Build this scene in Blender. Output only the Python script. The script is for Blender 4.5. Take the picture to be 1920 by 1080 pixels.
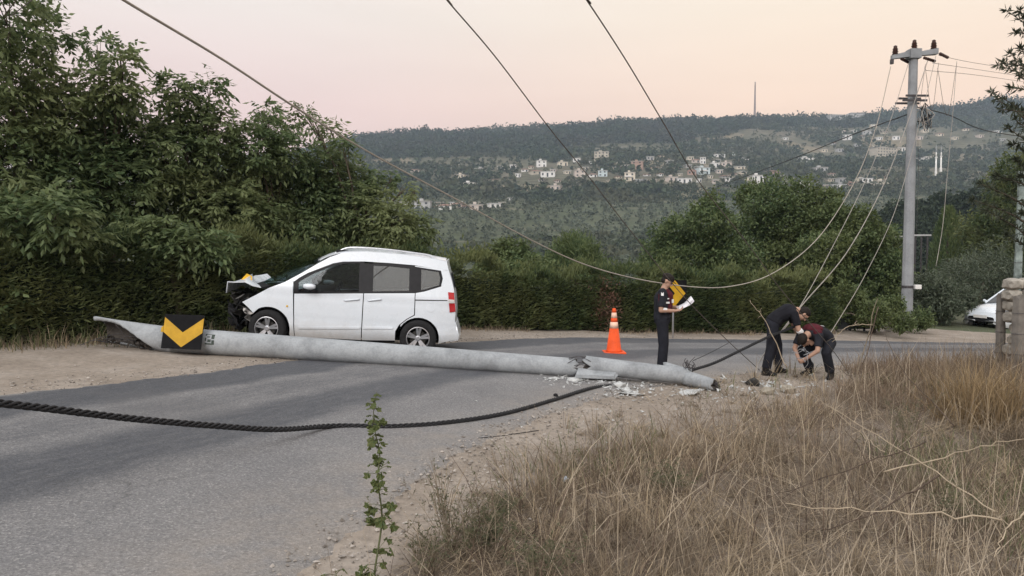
import bpy, bmesh, math, random
import numpy as np
from mathutils import Vector, Matrix, Euler

for o in list(bpy.data.objects):
    bpy.data.objects.remove(o, do_unlink=True)
scene = bpy.context.scene
COL = scene.collection
R = math.radians

# ------------------------------------------------------------------ camera
CAM_Z = 1.6
FPX = 1387.0            # focal length in photo pixels (1920 wide)
PITCH = math.atan(60.0 / FPX)
cam_data = bpy.data.cameras.new('camera')
cam_data.sensor_width = 36.0
cam_data.lens = 36.0 * FPX / 1920.0
cam_data.clip_start = 0.05
cam_data.clip_end = 9000.0
cam = bpy.data.objects.new('camera', cam_data)
COL.objects.link(cam)
cam.location = (0, 0, CAM_Z)
cam.rotation_euler = (math.pi / 2 - PITCH, 0, 0)
scene.camera = cam

# ------------------------------------------------------------------ world: dusk sky
SUN_ELEV, SUN_AZ = R(14), R(200)      # low glow behind the camera (azimuth from +Y, clockwise)
world = bpy.data.worlds.new('World')
scene.world = world
world.use_nodes = True
wn, wl = world.node_tree.nodes, world.node_tree.links
wn.clear()
w_out = wn.new('ShaderNodeOutputWorld')
w_bg = wn.new('ShaderNodeBackground')
w_bg.inputs['Strength'].default_value = 0.12
w_sky = wn.new('ShaderNodeTexSky')
w_sky.sky_type = 'NISHITA'
w_sky.sun_disc = False
w_sky.sun_elevation = R(3)
w_sky.sun_rotation = SUN_AZ
w_sky.air_density = 1.6
w_sky.dust_density = 3.0
w_sky.ozone_density = 2.0
w_tc = wn.new('ShaderNodeTexCoord')
w_sep = wn.new('ShaderNodeSeparateXYZ')
wl.new(w_tc.outputs['Generated'], w_sep.inputs[0])
def sky_ramp(stops):
    r = wn.new('ShaderNodeValToRGB')
    el = r.color_ramp.elements
    el[0].position, el[0].color = stops[0][0], (*stops[0][1], 1)
    el[1].position, el[1].color = stops[-1][0], (*stops[-1][1], 1)
    for p, c in stops[1:-1]:
        e = el.new(p); e.color = (*c, 1)
    wl.new(w_sep.outputs['Z'], r.inputs['Fac'])
    return r
ramp_cool = sky_ramp([(0.0, (.54, .405, .415)), (.12, (.575, .425, .43)), (.19, (.60, .475, .485)), (.30, (.59, .56, .56)),
                      (.50, (.66, .66, .67)), (1.0, (.66, .72, .82))])
ramp_warm = sky_ramp([(0.0, (.64, .44, .35)), (.12, (.685, .485, .385)), (.19, (.69, .535, .43)), (.30, (.655, .585, .50)),
                      (.50, (.68, .67, .65)), (1.0, (.66, .72, .82))])
w_az = wn.new('ShaderNodeMapRange')
w_az.interpolation_type = 'SMOOTHSTEP'
w_az.inputs['From Min'].default_value = -.45
w_az.inputs['From Max'].default_value = .45
wl.new(w_sep.outputs['X'], w_az.inputs['Value'])
w_mixaz = wn.new('ShaderNodeMix'); w_mixaz.data_type = 'RGBA'
wl.new(w_az.outputs[0], w_mixaz.inputs['Factor'])
wl.new(ramp_cool.outputs[0], w_mixaz.inputs['A'])
wl.new(ramp_warm.outputs[0], w_mixaz.inputs['B'])
w_scale = wn.new('ShaderNodeMix'); w_scale.data_type = 'RGBA'; w_scale.blend_type = 'MULTIPLY'
w_scale.inputs['Factor'].default_value = 1
wl.new(w_mixaz.outputs['Result'], w_scale.inputs['A'])
w_scale.inputs['B'].default_value = (10.5, 9.85, 9.2, 1)
w_mix = wn.new('ShaderNodeMix'); w_mix.data_type = 'RGBA'
w_mix.inputs['Factor'].default_value = .92
wl.new(w_sky.outputs[0], w_mix.inputs['A'])
wl.new(w_scale.outputs['Result'], w_mix.inputs['B'])
w_n = wn.new('ShaderNodeTexNoise'); w_map = wn.new('ShaderNodeMapping')      # faint high haze streaks
w_map.inputs['Scale'].default_value = (1.2, 1.2, 7.0)
wl.new(w_tc.outputs['Generated'], w_map.inputs[0]); wl.new(w_map.outputs[0], w_n.inputs['Vector'])
w_n.inputs['Scale'].default_value = 2.2; w_n.inputs['Detail'].default_value = 5.0
w_nr = wn.new('ShaderNodeMapRange'); wl.new(w_n.outputs['Fac'], w_nr.inputs['Value'])
w_nr.inputs['From Min'].default_value = .3; w_nr.inputs['From Max'].default_value = .7
w_nr.inputs['To Min'].default_value = .965; w_nr.inputs['To Max'].default_value = 1.035
w_cl = wn.new('ShaderNodeMix'); w_cl.data_type = 'RGBA'; w_cl.blend_type = 'MULTIPLY'; w_cl.inputs['Factor'].default_value = 1
wl.new(w_mix.outputs['Result'], w_cl.inputs['A']); wl.new(w_nr.outputs[0], w_cl.inputs['B'])
wl.new(w_cl.outputs['Result'], w_bg.inputs['Color'])
wl.new(w_bg.outputs[0], w_out.inputs['Surface'])

sun_data = bpy.data.lights.new('sun', 'SUN')
sun_data.energy = 1.5
sun_data.angle = R(30)
sun_data.color = (1.0, .97, .95)
sun = bpy.data.objects.new('sun', sun_data)
COL.objects.link(sun)
sd = Vector((math.sin(SUN_AZ) * math.cos(R(34)), math.cos(SUN_AZ) * math.cos(R(34)), math.sin(R(34))))
sun.rotation_euler = sd.to_track_quat('Z', 'Y').to_euler()
sun.location = (0, 0, 30)

scene.view_settings.view_transform = 'Standard'
scene.view_settings.look = 'None'
scene.view_settings.gamma = 1
scene.view_settings.exposure = 0.58
scene.cycles.use_denoising = True
scene.cycles.max_bounces = 5
scene.cycles.diffuse_bounces = 2
scene.cycles.glossy_bounces = 2
scene.cycles.transmission_bounces = 4
scene.cycles.transparent_max_bounces = 12
scene.cycles.volume_bounces = 0
scene.cycles.use_adaptive_sampling = True

# ------------------------------------------------------------------ geometry helpers
rng = np.random.default_rng(7)
rnd = random.Random(11)
CP, SP = math.cos(PITCH), math.sin(PITCH)

def at(px, py, d):
    """world point seen at photo pixel (px, py) at forward distance d"""
    u, v = (px - 960) / FPX, (540 - py) / FPX
    dy, dz = CP + SP * v, -SP + CP * v
    s = d / dy
    return Vector((u * s, d, CAM_Z + dz * s))

def smooth(a, b, t):
    t = np.clip((t - a) / (b - a), 0, 1)
    return t * t * (3 - 2 * t)

_py = np.array([0, 26, 40, 70, 120, 200, 300, 400, 500, 600, 700, 850, 1000, 1200, 1400, 2000, 6000.])
_pz = np.array([0, 0, -1.2, -4, -7.5, -5.0, 4.8, 17.5, 35.5, 55.5, 78, 113, 155, 212, 190, 120, 60.])
_rx = np.array([-2000, 300, 560, 640, 690, 800, 900, 1000, 1200, 1400, 1560, 1700, 1850, 1950, 2400, 5000.])
_rr = np.array([318, 310, 296, 272, 262, 255, 254, 247, 231, 226, 230, 217, 203, 200, 240, 320.])   # ridge rows

def vnoise(x, y, s, seed=0):
    """cheap smooth value noise from a few rotated sines, about -1..1"""
    r = np.random.default_rng(1000 + seed)
    out = 0
    for i in range(6):
        a, p = r.uniform(0, 6.28), r.uniform(0, 6.28)
        f = s * r.uniform(.6, 1.6)
        out = out + np.sin((x * np.cos(a) + y * np.sin(a)) * f + p)
    return out / 3.2

def H(x, y):
    """height of the land"""
    x = np.asarray(x, float); y = np.asarray(y, float)
    r = np.hypot(x, y)
    near = -.19 - .75 * np.tanh(x * .065 / .75)
    yy = np.where(y > 0, np.maximum(y, .75 * r), 0.0)
    far = np.interp(yy, _py, _pz)
    px = 960 + FPX * np.clip(x / np.maximum(y, 1), -3, 3)
    ridge = (480 - np.interp(px, _rx, _rr)) / FPX * 1200 + 1.6
    k = smooth(350, 1150, yy)
    far = np.where(yy > 0, far * (1 + (ridge / 212.0 - 1) * k), far)
    far = far + smooth(180, 420, yy) * (vnoise(x, y, .011, 1) * 4.0 + vnoise(x, y, .028, 2) * 2.0) * (1 - .6 * smooth(1000, 1200, yy))
    # wooded knoll on the right
    far = far + 17 * np.exp(-(((x - 118) / 48) ** 2 + ((y - 165) / 55) ** 2))
    near = near + .42 * np.exp(-(((x - 8.4) / 2.4) ** 2 + ((y - 10.3) / 2.6) ** 2))      # bank on the right-hand verge
    m = smooth(24, 60, yy)
    return near * (1 - m) + (far - .6) * m

def Hs(x, y):
    return float(H(x, y))

def hit(px, py, dmax=4000.0, d0=2.0):
    """where the ray through photo pixel (px, py) meets the land"""
    ds = d0 * (dmax / d0) ** (np.arange(4000) / 3999.0)
    u, v = (px - 960) / FPX, (540 - py) / FPX
    dy, dz = CP + SP * v, -SP + CP * v
    x = u * ds / dy; z = CAM_Z + dz * ds / dy
    below = z <= H(x, ds)
    i = int(np.argmax(below)) if below.any() else 3999
    return Vector((x[i], ds[i], float(H(x[i], ds[i]))))

def onground(px, py):
    """land point under a near pixel (d < 30)"""
    return hit(px, py, 40.0, 2.0)

def link(name, me, mat=None, parent=None):
    o = bpy.data.objects.new(name, me)
    COL.objects.link(o)
    if mat is not None:
        for m in (mat if isinstance(mat, (list, tuple)) else [mat]):
            me.materials.append(m)
    if parent is not None:
        o.parent = parent
    return o

def np_mesh(name, V, F, mat=None, parent=None, shade=False, mi=None):
    """V (n,3), F (m,k) int; or F a list of arrays of different k"""
    me = bpy.data.meshes.new(name)
    Fs = F if isinstance(F, list) else [F]
    Fs = [np.asarray(f, np.int32) for f in Fs if len(f)]
    V = np.asarray(V, np.float32)
    me.vertices.add(len(V)); me.vertices.foreach_set('co', V.ravel())
    nl = sum(f.size for f in Fs); nf = sum(len(f) for f in Fs)
    me.loops.add(nl)
    me.loops.foreach_set('vertex_index', np.concatenate([f.ravel() for f in Fs]))
    me.polygons.add(nf)
    tot = np.concatenate([np.full(len(f), f.shape[1], np.int32) for f in Fs])
    me.polygons.foreach_set('loop_start', np.concatenate([[0], np.cumsum(tot)[:-1]]).astype(np.int32))
    if shade:
        me.polygons.foreach_set('use_smooth', np.ones(nf, bool))
    else:
        me.polygons.foreach_set('use_smooth', np.zeros(nf, bool))
    if mi is not None:
        me.polygons.foreach_set('material_index', np.asarray(mi, np.int32))
    me.update(calc_edges=True)
    return link(name, me, mat, parent)

def tag(o, label=None, cat=None, group=None, kind=None):
    if label: o['label'] = label
    if cat: o['category'] = cat
    if group: o['group'] = group
    if kind: o['kind'] = kind
    return o

def empty(name, loc=(0, 0, 0), rz=0.0, rot=None):
    o = bpy.data.objects.new(name, None)
    COL.objects.link(o)
    o.location = loc
    o.rotation_euler = rot if rot is not None else (0, 0, rz)
    o.empty_display_size = .2
    return o

class MB:
    """collects simple shapes; build() links them as one mesh"""
    def __init__(s):
        s.v = []; s.f = []; s.m = []
    def add(s, vs, fs, m=0, M=None):
        b = len(s.v)
        s.v += [tuple(M @ Vector(p)) if M is not None else tuple(p) for p in vs]
        s.f += [tuple(i + b for i in f) for f in fs]
        s.m += [m] * len(fs)
        return s
    def box(s, x0, x1, y0, y1, z0, z1, m=0, M=None):
        vs = [(x0, y0, z0), (x1, y0, z0), (x1, y1, z0), (x0, y1, z0), (x0, y0, z1), (x1, y0, z1), (x1, y1, z1), (x0, y1, z1)]
        return s.add(vs, [(3, 2, 1, 0), (4, 5, 6, 7), (0, 1, 5, 4), (1, 2, 6, 5), (2, 3, 7, 6), (3, 0, 4, 7)], m, M)
    def tube(s, pts, rad, n=6, m=0, cap=True, M=None):
        pts = [Vector(p) for p in pts]
        rs = rad if isinstance(rad, (list, tuple, np.ndarray)) else [rad] * len(pts)
        vs, fs = [], []
        up = None
        for i, p in enumerate(pts):
            t = (pts[min(i + 1, len(pts) - 1)] - pts[max(i - 1, 0)])
            if t.length < 1e-9: t = Vector((0, 0, 1))
            t.normalize()
            if up is None:
                a = Vector((0, 0, 1)) if abs(t.z) < .9 else Vector((1, 0, 0))
                up = (a - t * a.dot(t)).normalized()
            else:
                up = (up - t * up.dot(t))
                up = up.normalized() if up.length > 1e-6 else t.orthogonal().normalized()
            sd_ = t.cross(up)
            for j in range(n):
                a = 2 * math.pi * j / n
                vs.append(tuple(p + (up * math.cos(a) + sd_ * math.sin(a)) * rs[i]))
        for i in range(len(pts) - 1):
            for j in range(n):
                k = (j + 1) % n
                fs.append((i * n + j, i * n + k, (i + 1) * n + k, (i + 1) * n + j))
        if cap:
            fs.append(tuple(range(n - 1, -1, -1)))
            b = (len(pts) - 1) * n
            fs.append(tuple(range(b, b + n)))
        return s.add(vs, fs, m, M)
    def lathe(s, prof, n=20, m=0, M=None, cap=True):
        """prof: (r, z) from bottom to top"""
        vs, fs = [], []
        for r, z in prof:
            for j in range(n):
                a = 2 * math.pi * j / n
                vs.append((r * math.cos(a), r * math.sin(a), z))
        for i in range(len(prof) - 1):
            for j in range(n):
                k = (j + 1) % n
                fs.append((i * n + j, i * n + k, (i + 1) * n + k, (i + 1) * n + j))
        if cap:
            fs.append(tuple(range(n - 1, -1, -1)))
            b = (len(prof) - 1) * n
            fs.append(tuple(range(b, b + n)))
        return s.add(vs, fs, m, M)
    def prism(s, poly, t0, t1, m=0, M=None):
        """poly of (x, z), extruded along y from t0 to t1"""
        n = len(poly)
        vs = [(x, t0, z) for x, z in poly] + [(x, t1, z) for x, z in poly]
        fs = [tuple(range(n)), tuple(range(2 * n - 1, n - 1, -1))]
        fs += [(i, i + n, (i + 1) % n + n, (i + 1) % n) for i in range(n)]
        return s.add(vs, fs, m, M)
    def build(s, name, mat=None, parent=None, smooth_=False, bevel=0, fix=True):
        me = bpy.data.meshes.new(name)
        me.from_pydata(s.v, [], s.f)
        me.polygons.foreach_set('material_index', s.m)
        if fix or bevel:
            bm = bmesh.new(); bm.from_mesh(me)
            if fix: bmesh.ops.recalc_face_normals(bm, faces=bm.faces)
            if bevel:
                bmesh.ops.bevel(bm, geom=list(bm.edges), offset=bevel, segments=2, profile=.6, affect='EDGES', clamp_overlap=True)
            bm.to_mesh(me); bm.free()
        if smooth_:
            me.polygons.foreach_set('use_smooth', [True] * len(me.polygons))
        me.update()
        return link(name, me, mat, parent)

def smooth_by_angle(o, deg=40):
    me = o.data
    bm = bmesh.new(); bm.from_mesh(me)
    for f in bm.faces: f.smooth = True
    for e in bm.edges:
        e.smooth = len(e.link_faces) == 2 and e.calc_face_angle(0) < R(deg)
    bm.to_mesh(me); bm.free()
    return o

def spline(pts, n):
    """Catmull-Rom through pts, n samples"""
    P = [Vector(p) for p in pts]
    P = [P[0] * 2 - P[1]] + P + [P[-1] * 2 - P[-2]]
    out = []
    segs = len(P) - 3
    for i in range(n):
        t = i / (n - 1) * segs
        k = min(int(t), segs - 1); t -= k
        a, b, c, d = P[k:k + 4]
        out.append(.5 * ((2 * b) + (c - a) * t + (2 * a - 5 * b + 4 * c - d) * t * t + (3 * b - a - 3 * c + d) * t ** 3))
    return out

# ------------------------------------------------------------------ material helpers
class NT:
    def __init__(s, name):
        s.m = bpy.data.materials.new(name)
        s.m.use_nodes = True
        s.n = s.m.node_tree.nodes; s.l = s.m.node_tree.links
        s.n.clear()
        s.out = s.n.new('ShaderNodeOutputMaterial')
    def new(s, t, **kw):
        n = s.n.new('ShaderNode' + t)
        for k, v in kw.items():
            setattr(n, k, v)
        return n
    def set(s, node, **kw):
        for k, v in kw.items():
            node.inputs[k.replace('_', ' ')].default_value = v
        return node
    def coord(s, which='Object'):
        return s.new('TexCoord').outputs[which]
    def noise(s, vec, scale, detail=4, rough=.55, dist=0):
        n = s.new('TexNoise')
        if vec is not None: s.l.new(vec, n.inputs['Vector'])
        s.set(n, Scale=scale, Detail=detail, Roughness=rough, Distortion=dist)
        return n.outputs['Fac']
    def ramp(s, fac, stops):
        r = s.new('ValToRGB'); el = r.color_ramp.elements
        def c4(c): return (c, c, c, 1) if isinstance(c, (int, float)) else (*c, 1)
        el[0].position, el[0].color = stops[0][0], c4(stops[0][1])
        el[1].position, el[1].color = stops[-1][0], c4(stops[-1][1])
        for p, c in stops[1:-1]:
            e = el.new(p); e.color = c4(c)
        s.l.new(fac, r.inputs['Fac'])
        return r.outputs['Color']
    def mix(s, fac, a, b, mode='MIX'):
        m = s.new('Mix', data_type='RGBA', blend_type=mode)
        for sock, v in (('Factor', fac), ('A', a), ('B', b)):
            if isinstance(v, (int, float)): m.inputs[sock].default_value = v if sock == 'Factor' else (v, v, v, 1)
            elif isinstance(v, tuple): m.inputs[sock].default_value = (*v, 1)
            else: s.l.new(v, m.inputs[sock])
        return m.outputs['Result']
    def math(s, op, a, b=None, clamp=False):
        m = s.new('Math', operation=op); m.use_clamp = clamp
        for i, v in enumerate((a, b)):
            if v is None: continue
            if isinstance(v, (int, float)): m.inputs[i].default_value = v
            else: s.l.new(v, m.inputs[i])
        return m.outputs[0]
    def bump(s, h, strength=.3, dist=.01):
        b = s.new('Bump'); s.set(b, Strength=strength, Distance=dist)
        s.l.new(h, b.inputs['Height'])
        return b.outputs[0]
    def pbr(s, color, rough=.7, metal=0.0, normal=None, spec=.3, **kw):
        p = s.new('BsdfPrincipled')
        for sock, v in (('Base Color', color), ('Roughness', rough), ('Metallic', metal), ('Specular IOR Level', spec)):
            if isinstance(v, (int, float)): p.inputs[sock].default_value = v
            elif isinstance(v, tuple): p.inputs[sock].default_value = (*v, 1)
            else: s.l.new(v, p.inputs[sock])
        for k, v in kw.items():
            p.inputs[k.replace('_', ' ')].default_value = v
        if normal is not None: s.l.new(normal, p.inputs['Normal'])
        s.l.new(p.outputs[0], s.out.inputs['Surface'])
        return p

def m_simple(name, c, rough=.7, var=.12, scale=8.0, metal=0.0, bump=0.0, bscale=60.0, spec=.15, **kw):
    t = NT(name); co = t.coord()
    dark = tuple(max(0, x * (1 - var)) for x in c); lite = tuple(min(1, x * (1 + var)) for x in c)
    col = t.ramp(t.noise(co, scale, 5), [(.3, dark), (.7, lite)])
    nrm = t.bump(t.noise(co, bscale, 3), bump, .004) if bump else None
    t.pbr(col, rough, metal, nrm, spec, **kw)
    return t.m

def m_leaf(name, c1, c2, trans=.3, rough=.55, patch=None, pscale=.6):
    """foliage: colour varies from leaf to leaf and in drifts over the plant"""
    t = NT(name)
    geo = t.new('NewGeometry')
    col = t.ramp(geo.outputs['Random Per Island'], [(0, c1), (1, c2)])
    if patch:
        co = t.coord()
        col = t.mix(t.ramp(t.noise(co, pscale, 3), [(.42, 0.0), (.62, 1.0)]), col, t.mix(.75, col, patch))
    d = t.new('BsdfPrincipled'); t.l.new(col, d.inputs['Base Color'])
    t.set(d, Roughness=rough); d.inputs['Specular IOR Level'].default_value = .25
    tr = t.new('BsdfTranslucent'); t.l.new(col, tr.inputs['Color'])
    ms = t.new('MixShader'); ms.inputs[0].default_value = trans
    t.l.new(d.outputs[0], ms.inputs[1]); t.l.new(tr.outputs[0], ms.inputs[2])
    t.l.new(ms.outputs[0], t.out.inputs['Surface'])
    return t.m
# ------------------------------------------------------------------ land
def pt2(p): return Vector((p[0], p[1], 0))
FAR_EDGE = [(-13, -4), (-10.2, 0), (-8.0, 4.0), (-6.0, 7.1), (-4.3, 9.6), (-2.9, 12.2), (-1.1, 14.9), (1.4, 17.2), (5, 18.7), (9, 20.0), (14, 20.6), (24, 23)]
NEAR_EDGE = [(-4.6, -6), (-2.9, -2), (-1.75, 1.6), (-.95, 4.1), (-.5, 6.1), (.22, 7.8), (1.5, 9.9), (3.9, 12.5), (7.2, 14.8), (10.6, 16.3), (15, 17.6), (25, 19.8)]
NU, NV = 420, 44
_f = np.array([p[:2] for p in spline([pt2(p) for p in FAR_EDGE], NU)])
_n = np.array([p[:2] for p in spline([pt2(p) for p in NEAR_EDGE], NU)])
_i = np.arange(NU)
_w = (np.sin(_i * .31) * .03 + np.sin(_i * .83 + 1) * .025 + np.sin(_i * 1.9 + 2) * .02)[:, None]
_dir = (_n - _f) / np.linalg.norm(_n - _f, axis=1)[:, None]
_f = _f - _dir * _w; _n = _n + _dir * (_w[::-1] + .5 * _w)
ROAD_MID = (_f + _n) / 2; ROAD_HALF = np.linalg.norm(_n - _f, axis=1) / 2

def road_depth(x, y):
    """how far inside the road (x, y) lies, metres; negative outside"""
    x = np.atleast_1d(np.asarray(x, float)); y = np.atleast_1d(np.asarray(y, float))
    best = np.full(x.shape, -1e9)
    for a, h in zip(ROAD_MID[::4], ROAD_HALF[::4]):
        best = np.maximum(best, h - np.hypot(x - a[0], y - a[1]))
    return best

def near_bumps(x, y):
    return vnoise(x, y, 2.2, 5) * .012 + vnoise(x, y, 7.0, 6) * .006

ang_in = np.arange(-46, 46.01, .35)
ang = R(1) * np.concatenate([np.arange(-180, -46, 4.0), ang_in, np.arange(50, 180, 4.0)])
def ring_grid(rs):
    A, Rr = np.meshgrid(ang, rs)
    x = Rr * np.sin(A); y = Rr * np.cos(A)
    return x, y
def ring_faces(nr, na, off=0):
    i, j = np.meshgrid(np.arange(nr - 1), np.arange(na), indexing='ij')
    k = (j + 1) % na
    return np.stack([i * na + j, i * na + k, (i + 1) * na + k, (i + 1) * na + j], -1).reshape(-1, 4) + off
r_near = np.concatenate([[.02], np.arange(.4, 28.2, .2)])
x, y = ring_grid(r_near)
rd = road_depth(x.ravel(), y.ravel()).reshape(x.shape)
z = H(x, y) + near_bumps(x, y) * (1 - smooth(-.4, 0, rd)) - .035 * smooth(.25, .7, rd)
Vn = np.stack([x, y, z], -1).reshape(-1, 3)
rf = 28.0 * (6000 / 28.0) ** (np.arange(150) / 149.0)
rf[0] = r_near[-1]
x2, y2 = ring_grid(rf)
z2 = H(x2, y2); z2[0] = z[-1]

# dusty verge soil
t = NT('verge_soil'); co = t.coord()
n1 = t.noise(co, 1.3, 6, .6); n2 = t.noise(co, 14, 5, .7); n3 = t.noise(co, 70, 3, .7)
c = t.ramp(n1, [(.3, (.235, .20, .165)), (.5, (.29, .25, .21)), (.7, (.35, .31, .27))])
c = t.mix(.55, c, t.ramp(n2, [(.3, (.55, .55, .55)), (.7, (1.35, 1.32, 1.3))]), 'MULTIPLY')
vor = t.new('TexVoronoi'); t.l.new(co, vor.inputs['Vector']); t.set(vor, Scale=38.0)
peb = t.ramp(vor.outputs['Distance'], [(.0, 1.0), (.16, 1.0), (.24, 0.0)])
pick = t.new('SeparateColor'); t.l.new(vor.outputs['Color'], pick.inputs[0])
peb = t.math('MULTIPLY', peb, t.ramp(pick.outputs[0], [(.72, 0.0), (.76, 1.0)]))
c = t.mix(peb, c, t.ramp(pick.outputs[1], [(0, (.2, .18, .16)), (1, (.55, .51, .47))]))
hh = t.math('ADD', t.math('MULTIPLY', n3, .5), t.math('ADD', n2, peb))
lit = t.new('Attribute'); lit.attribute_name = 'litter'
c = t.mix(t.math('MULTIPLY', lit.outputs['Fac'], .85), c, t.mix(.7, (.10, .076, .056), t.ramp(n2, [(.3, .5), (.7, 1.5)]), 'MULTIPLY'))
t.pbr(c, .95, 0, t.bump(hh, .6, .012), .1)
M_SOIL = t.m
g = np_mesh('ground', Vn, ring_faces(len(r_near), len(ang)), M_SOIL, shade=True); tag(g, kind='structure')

# hillside soil and scrub
t = NT('hillside_soil'); co = t.coord()
n1 = t.noise(co, .012, 6, .6); n2 = t.noise(co, .12, 5, .65); n3 = t.noise(co, .6, 4, .7)
vor = t.new('TexVoronoi'); t.l.new(co, vor.inputs['Vector']); t.set(vor, Scale=.014)
vs = t.new('SeparateColor'); t.l.new(vor.outputs['Color'], vs.inputs[0])
c = t.ramp(n1, [(.3, (.07, .072, .046)), (.5, (.105, .10, .068)), (.68, (.165, .142, .105))])
c = t.mix(t.ramp(vs.outputs[0], [(.80, 0.0), (.86, .8)]), c, (.20, .165, .11))
c = t.mix(.8, c, t.ramp(n2, [(.3, .45), (.7, 1.5)]), 'MULTIPLY')
c = t.mix(t.ramp(n3, [(.60, 0.0), (.72, .6)]), c, (.17, .145, .105))
sy = t.new('SeparateXYZ'); t.l.new(co, sy.inputs[0])      # the olive terraces below are grassed
mr = t.new('MapRange', interpolation_type='SMOOTHSTEP'); t.l.new(sy.outputs['Y'], mr.inputs['Value']); t.set(mr, From_Min=500.0, From_Max=640.0, To_Min=.75, To_Max=0.0)
c = t.mix(mr.outputs[0], c, t.mix(.6, (.068, .086, .048), t.ramp(n2, [(.3, .6), (.7, 1.4)]), 'MULTIPLY'))
tw = t.new('TexWave', wave_type='BANDS', bands_direction='Z'); t.l.new(co, tw.inputs['Vector']); t.set(tw, Scale=.09, Distortion=6.0, Detail=4.0, Detail_Scale=.6)
c = t.mix(t.math('MULTIPLY', t.ramp(tw.outputs['Fac'], [(.80, 0.0), (.92, .55)]), t.ramp(t.noise(co, .02, 3), [(.45, 0.0), (.6, 1.0)])), c, (.21, .185, .14))
t.pbr(c, .95, 0, t.bump(n3, .5, .5), .1)
hs = np_mesh('hillside', np.stack([x2, y2, z2], -1).reshape(-1, 3), ring_faces(len(rf), len(ang)), t.m, shade=True)
tag(hs, kind='structure')

# ------------------------------------------------------------------ road
vv = np.linspace(0, 1, NV)
P = _f[:, None, :] * (1 - vv)[None, :, None] + _n[:, None, :] * vv[None, :, None]
zz = H(P[..., 0], P[..., 1]) + .006 - .05 * (np.maximum(np.abs(vv - .5) - .47, 0) / .03)[None, :]
zz += .012 * np.sin(np.pi * vv)[None, :] + vnoise(P[..., 0], P[..., 1], 1.1, 9) * .004
Vr = np.concatenate([P, zz[..., None]], -1).reshape(-1, 3)
i, j = np.meshgrid(np.arange(NU - 1), np.arange(NV - 1), indexing='ij')
Fr = np.stack([i * NV + j, i * NV + j + 1, (i + 1) * NV + j + 1, (i + 1) * NV + j], -1).reshape(-1, 4)
t = NT('worn_asphalt'); co = t.coord()
uvn = t.new('UVMap'); suv = t.new('SeparateXYZ'); t.l.new(uvn.outputs[0], suv.inputs[0])
V_ = suv.outputs['Y']; U_ = suv.outputs['X']
wob = t.noise(co, .7, 4, .6)
vw = t.math('ADD', V_, t.math('MULTIPLY', t.math('SUBTRACT', wob, .5), .16))
fine = t.noise(co, 120, 2, .8); mid = t.noise(co, 45, 3, .75); big = t.noise(co, .9, 5, .6)
c = t.ramp(big, [(.3, (.165, .164, .168)), (.7, (.215, .212, .212))])
# chips of pale and dark stone in the surface dressing
vor = t.new('TexVoronoi'); t.l.new(co, vor.inputs['Vector']); t.set(vor, Scale=95.0)
vs = t.new('SeparateColor'); t.l.new(vor.outputs['Color'], vs.inputs[0])
c = t.mix(.5, c, t.ramp(vs.outputs[0], [(0, (.42, .42, .43)), (.5, (.95, .95, .95)), (.82, (1.2, 1.18, 1.15)), (1, (2.1, 2.05, 1.95))]), 'MULTIPLY')
c = t.mix(.5, c, t.ramp(mid, [(.3, .6), (.7, 1.4)]), 'MULTIPLY')
# bitumen bled up along the wheel paths
str_ = t.new('CombineXYZ'); t.l.new(t.math('MULTIPLY', U_, 3.0), str_.inputs[0]); t.l.new(t.math('MULTIPLY', V_, 60.0), str_.inputs[1])
streak = t.noise(str_.outputs[0], 1.0, 4, .7)
def band(center, half, soft):
    d = t.math('ABSOLUTE', t.math('SUBTRACT', vw, center))
    mr = t.new('MapRange', interpolation_type='SMOOTHSTEP'); t.l.new(d, mr.inputs['Value'])
    t.set(mr, From_Min=half, From_Max=half + soft, To_Min=1.0, To_Max=0.0)
    return mr.outputs[0]
b1 = t.math('MULTIPLY', band(.13, .07, .06), t.ramp(streak, [(.25, .65), (.6, 1.0)]))
b2 = t.math('MULTIPLY', band(.52, .05, .09), t.ramp(streak, [(.25, .6), (.6, 1.0)]))
b3 = t.math('MULTIPLY', band(.33, .02, .08), t.ramp(streak, [(.35, .1), (.65, .6)]))
tar = t.math('MAXIMUM', t.math('MAXIMUM', b1, b2), b3, True)
c = t.mix(t.math('MULTIPLY', tar, .92), c, t.mix(.4, (.066, .070, .080), t.ramp(vs.outputs[0], [(0, .3), (1, 1.6)]), 'MULTIPLY'))
# hairline cracks and a few old patches
ck = t.new('TexVoronoi', feature='DISTANCE_TO_EDGE'); wv = t.new('VectorMath', operation='ADD')
nz = t.new('TexNoise'); t.l.new(co, nz.inputs['Vector']); t.set(nz, Scale=2.2, Detail=5.0)
t.l.new(co, wv.inputs[0]); t.l.new(nz.outputs['Color'], wv.inputs[1]); t.l.new(wv.outputs[0], ck.inputs['Vector']); t.set(ck, Scale=.42)
crack = t.math('MULTIPLY', t.ramp(ck.outputs['Distance'], [(.0, 1.0), (.006, .8), (.012, 0.0)]), t.ramp(t.noise(co, .5, 3), [(.5, 0.0), (.62, .35)]))
c = t.mix(crack, c, (.06, .058, .056))
c = t.mix(t.ramp(t.noise(co, .33, 3, .4), [(.60, 0.0), (.64, .35)]), c, (.12, .118, .12))
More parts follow.
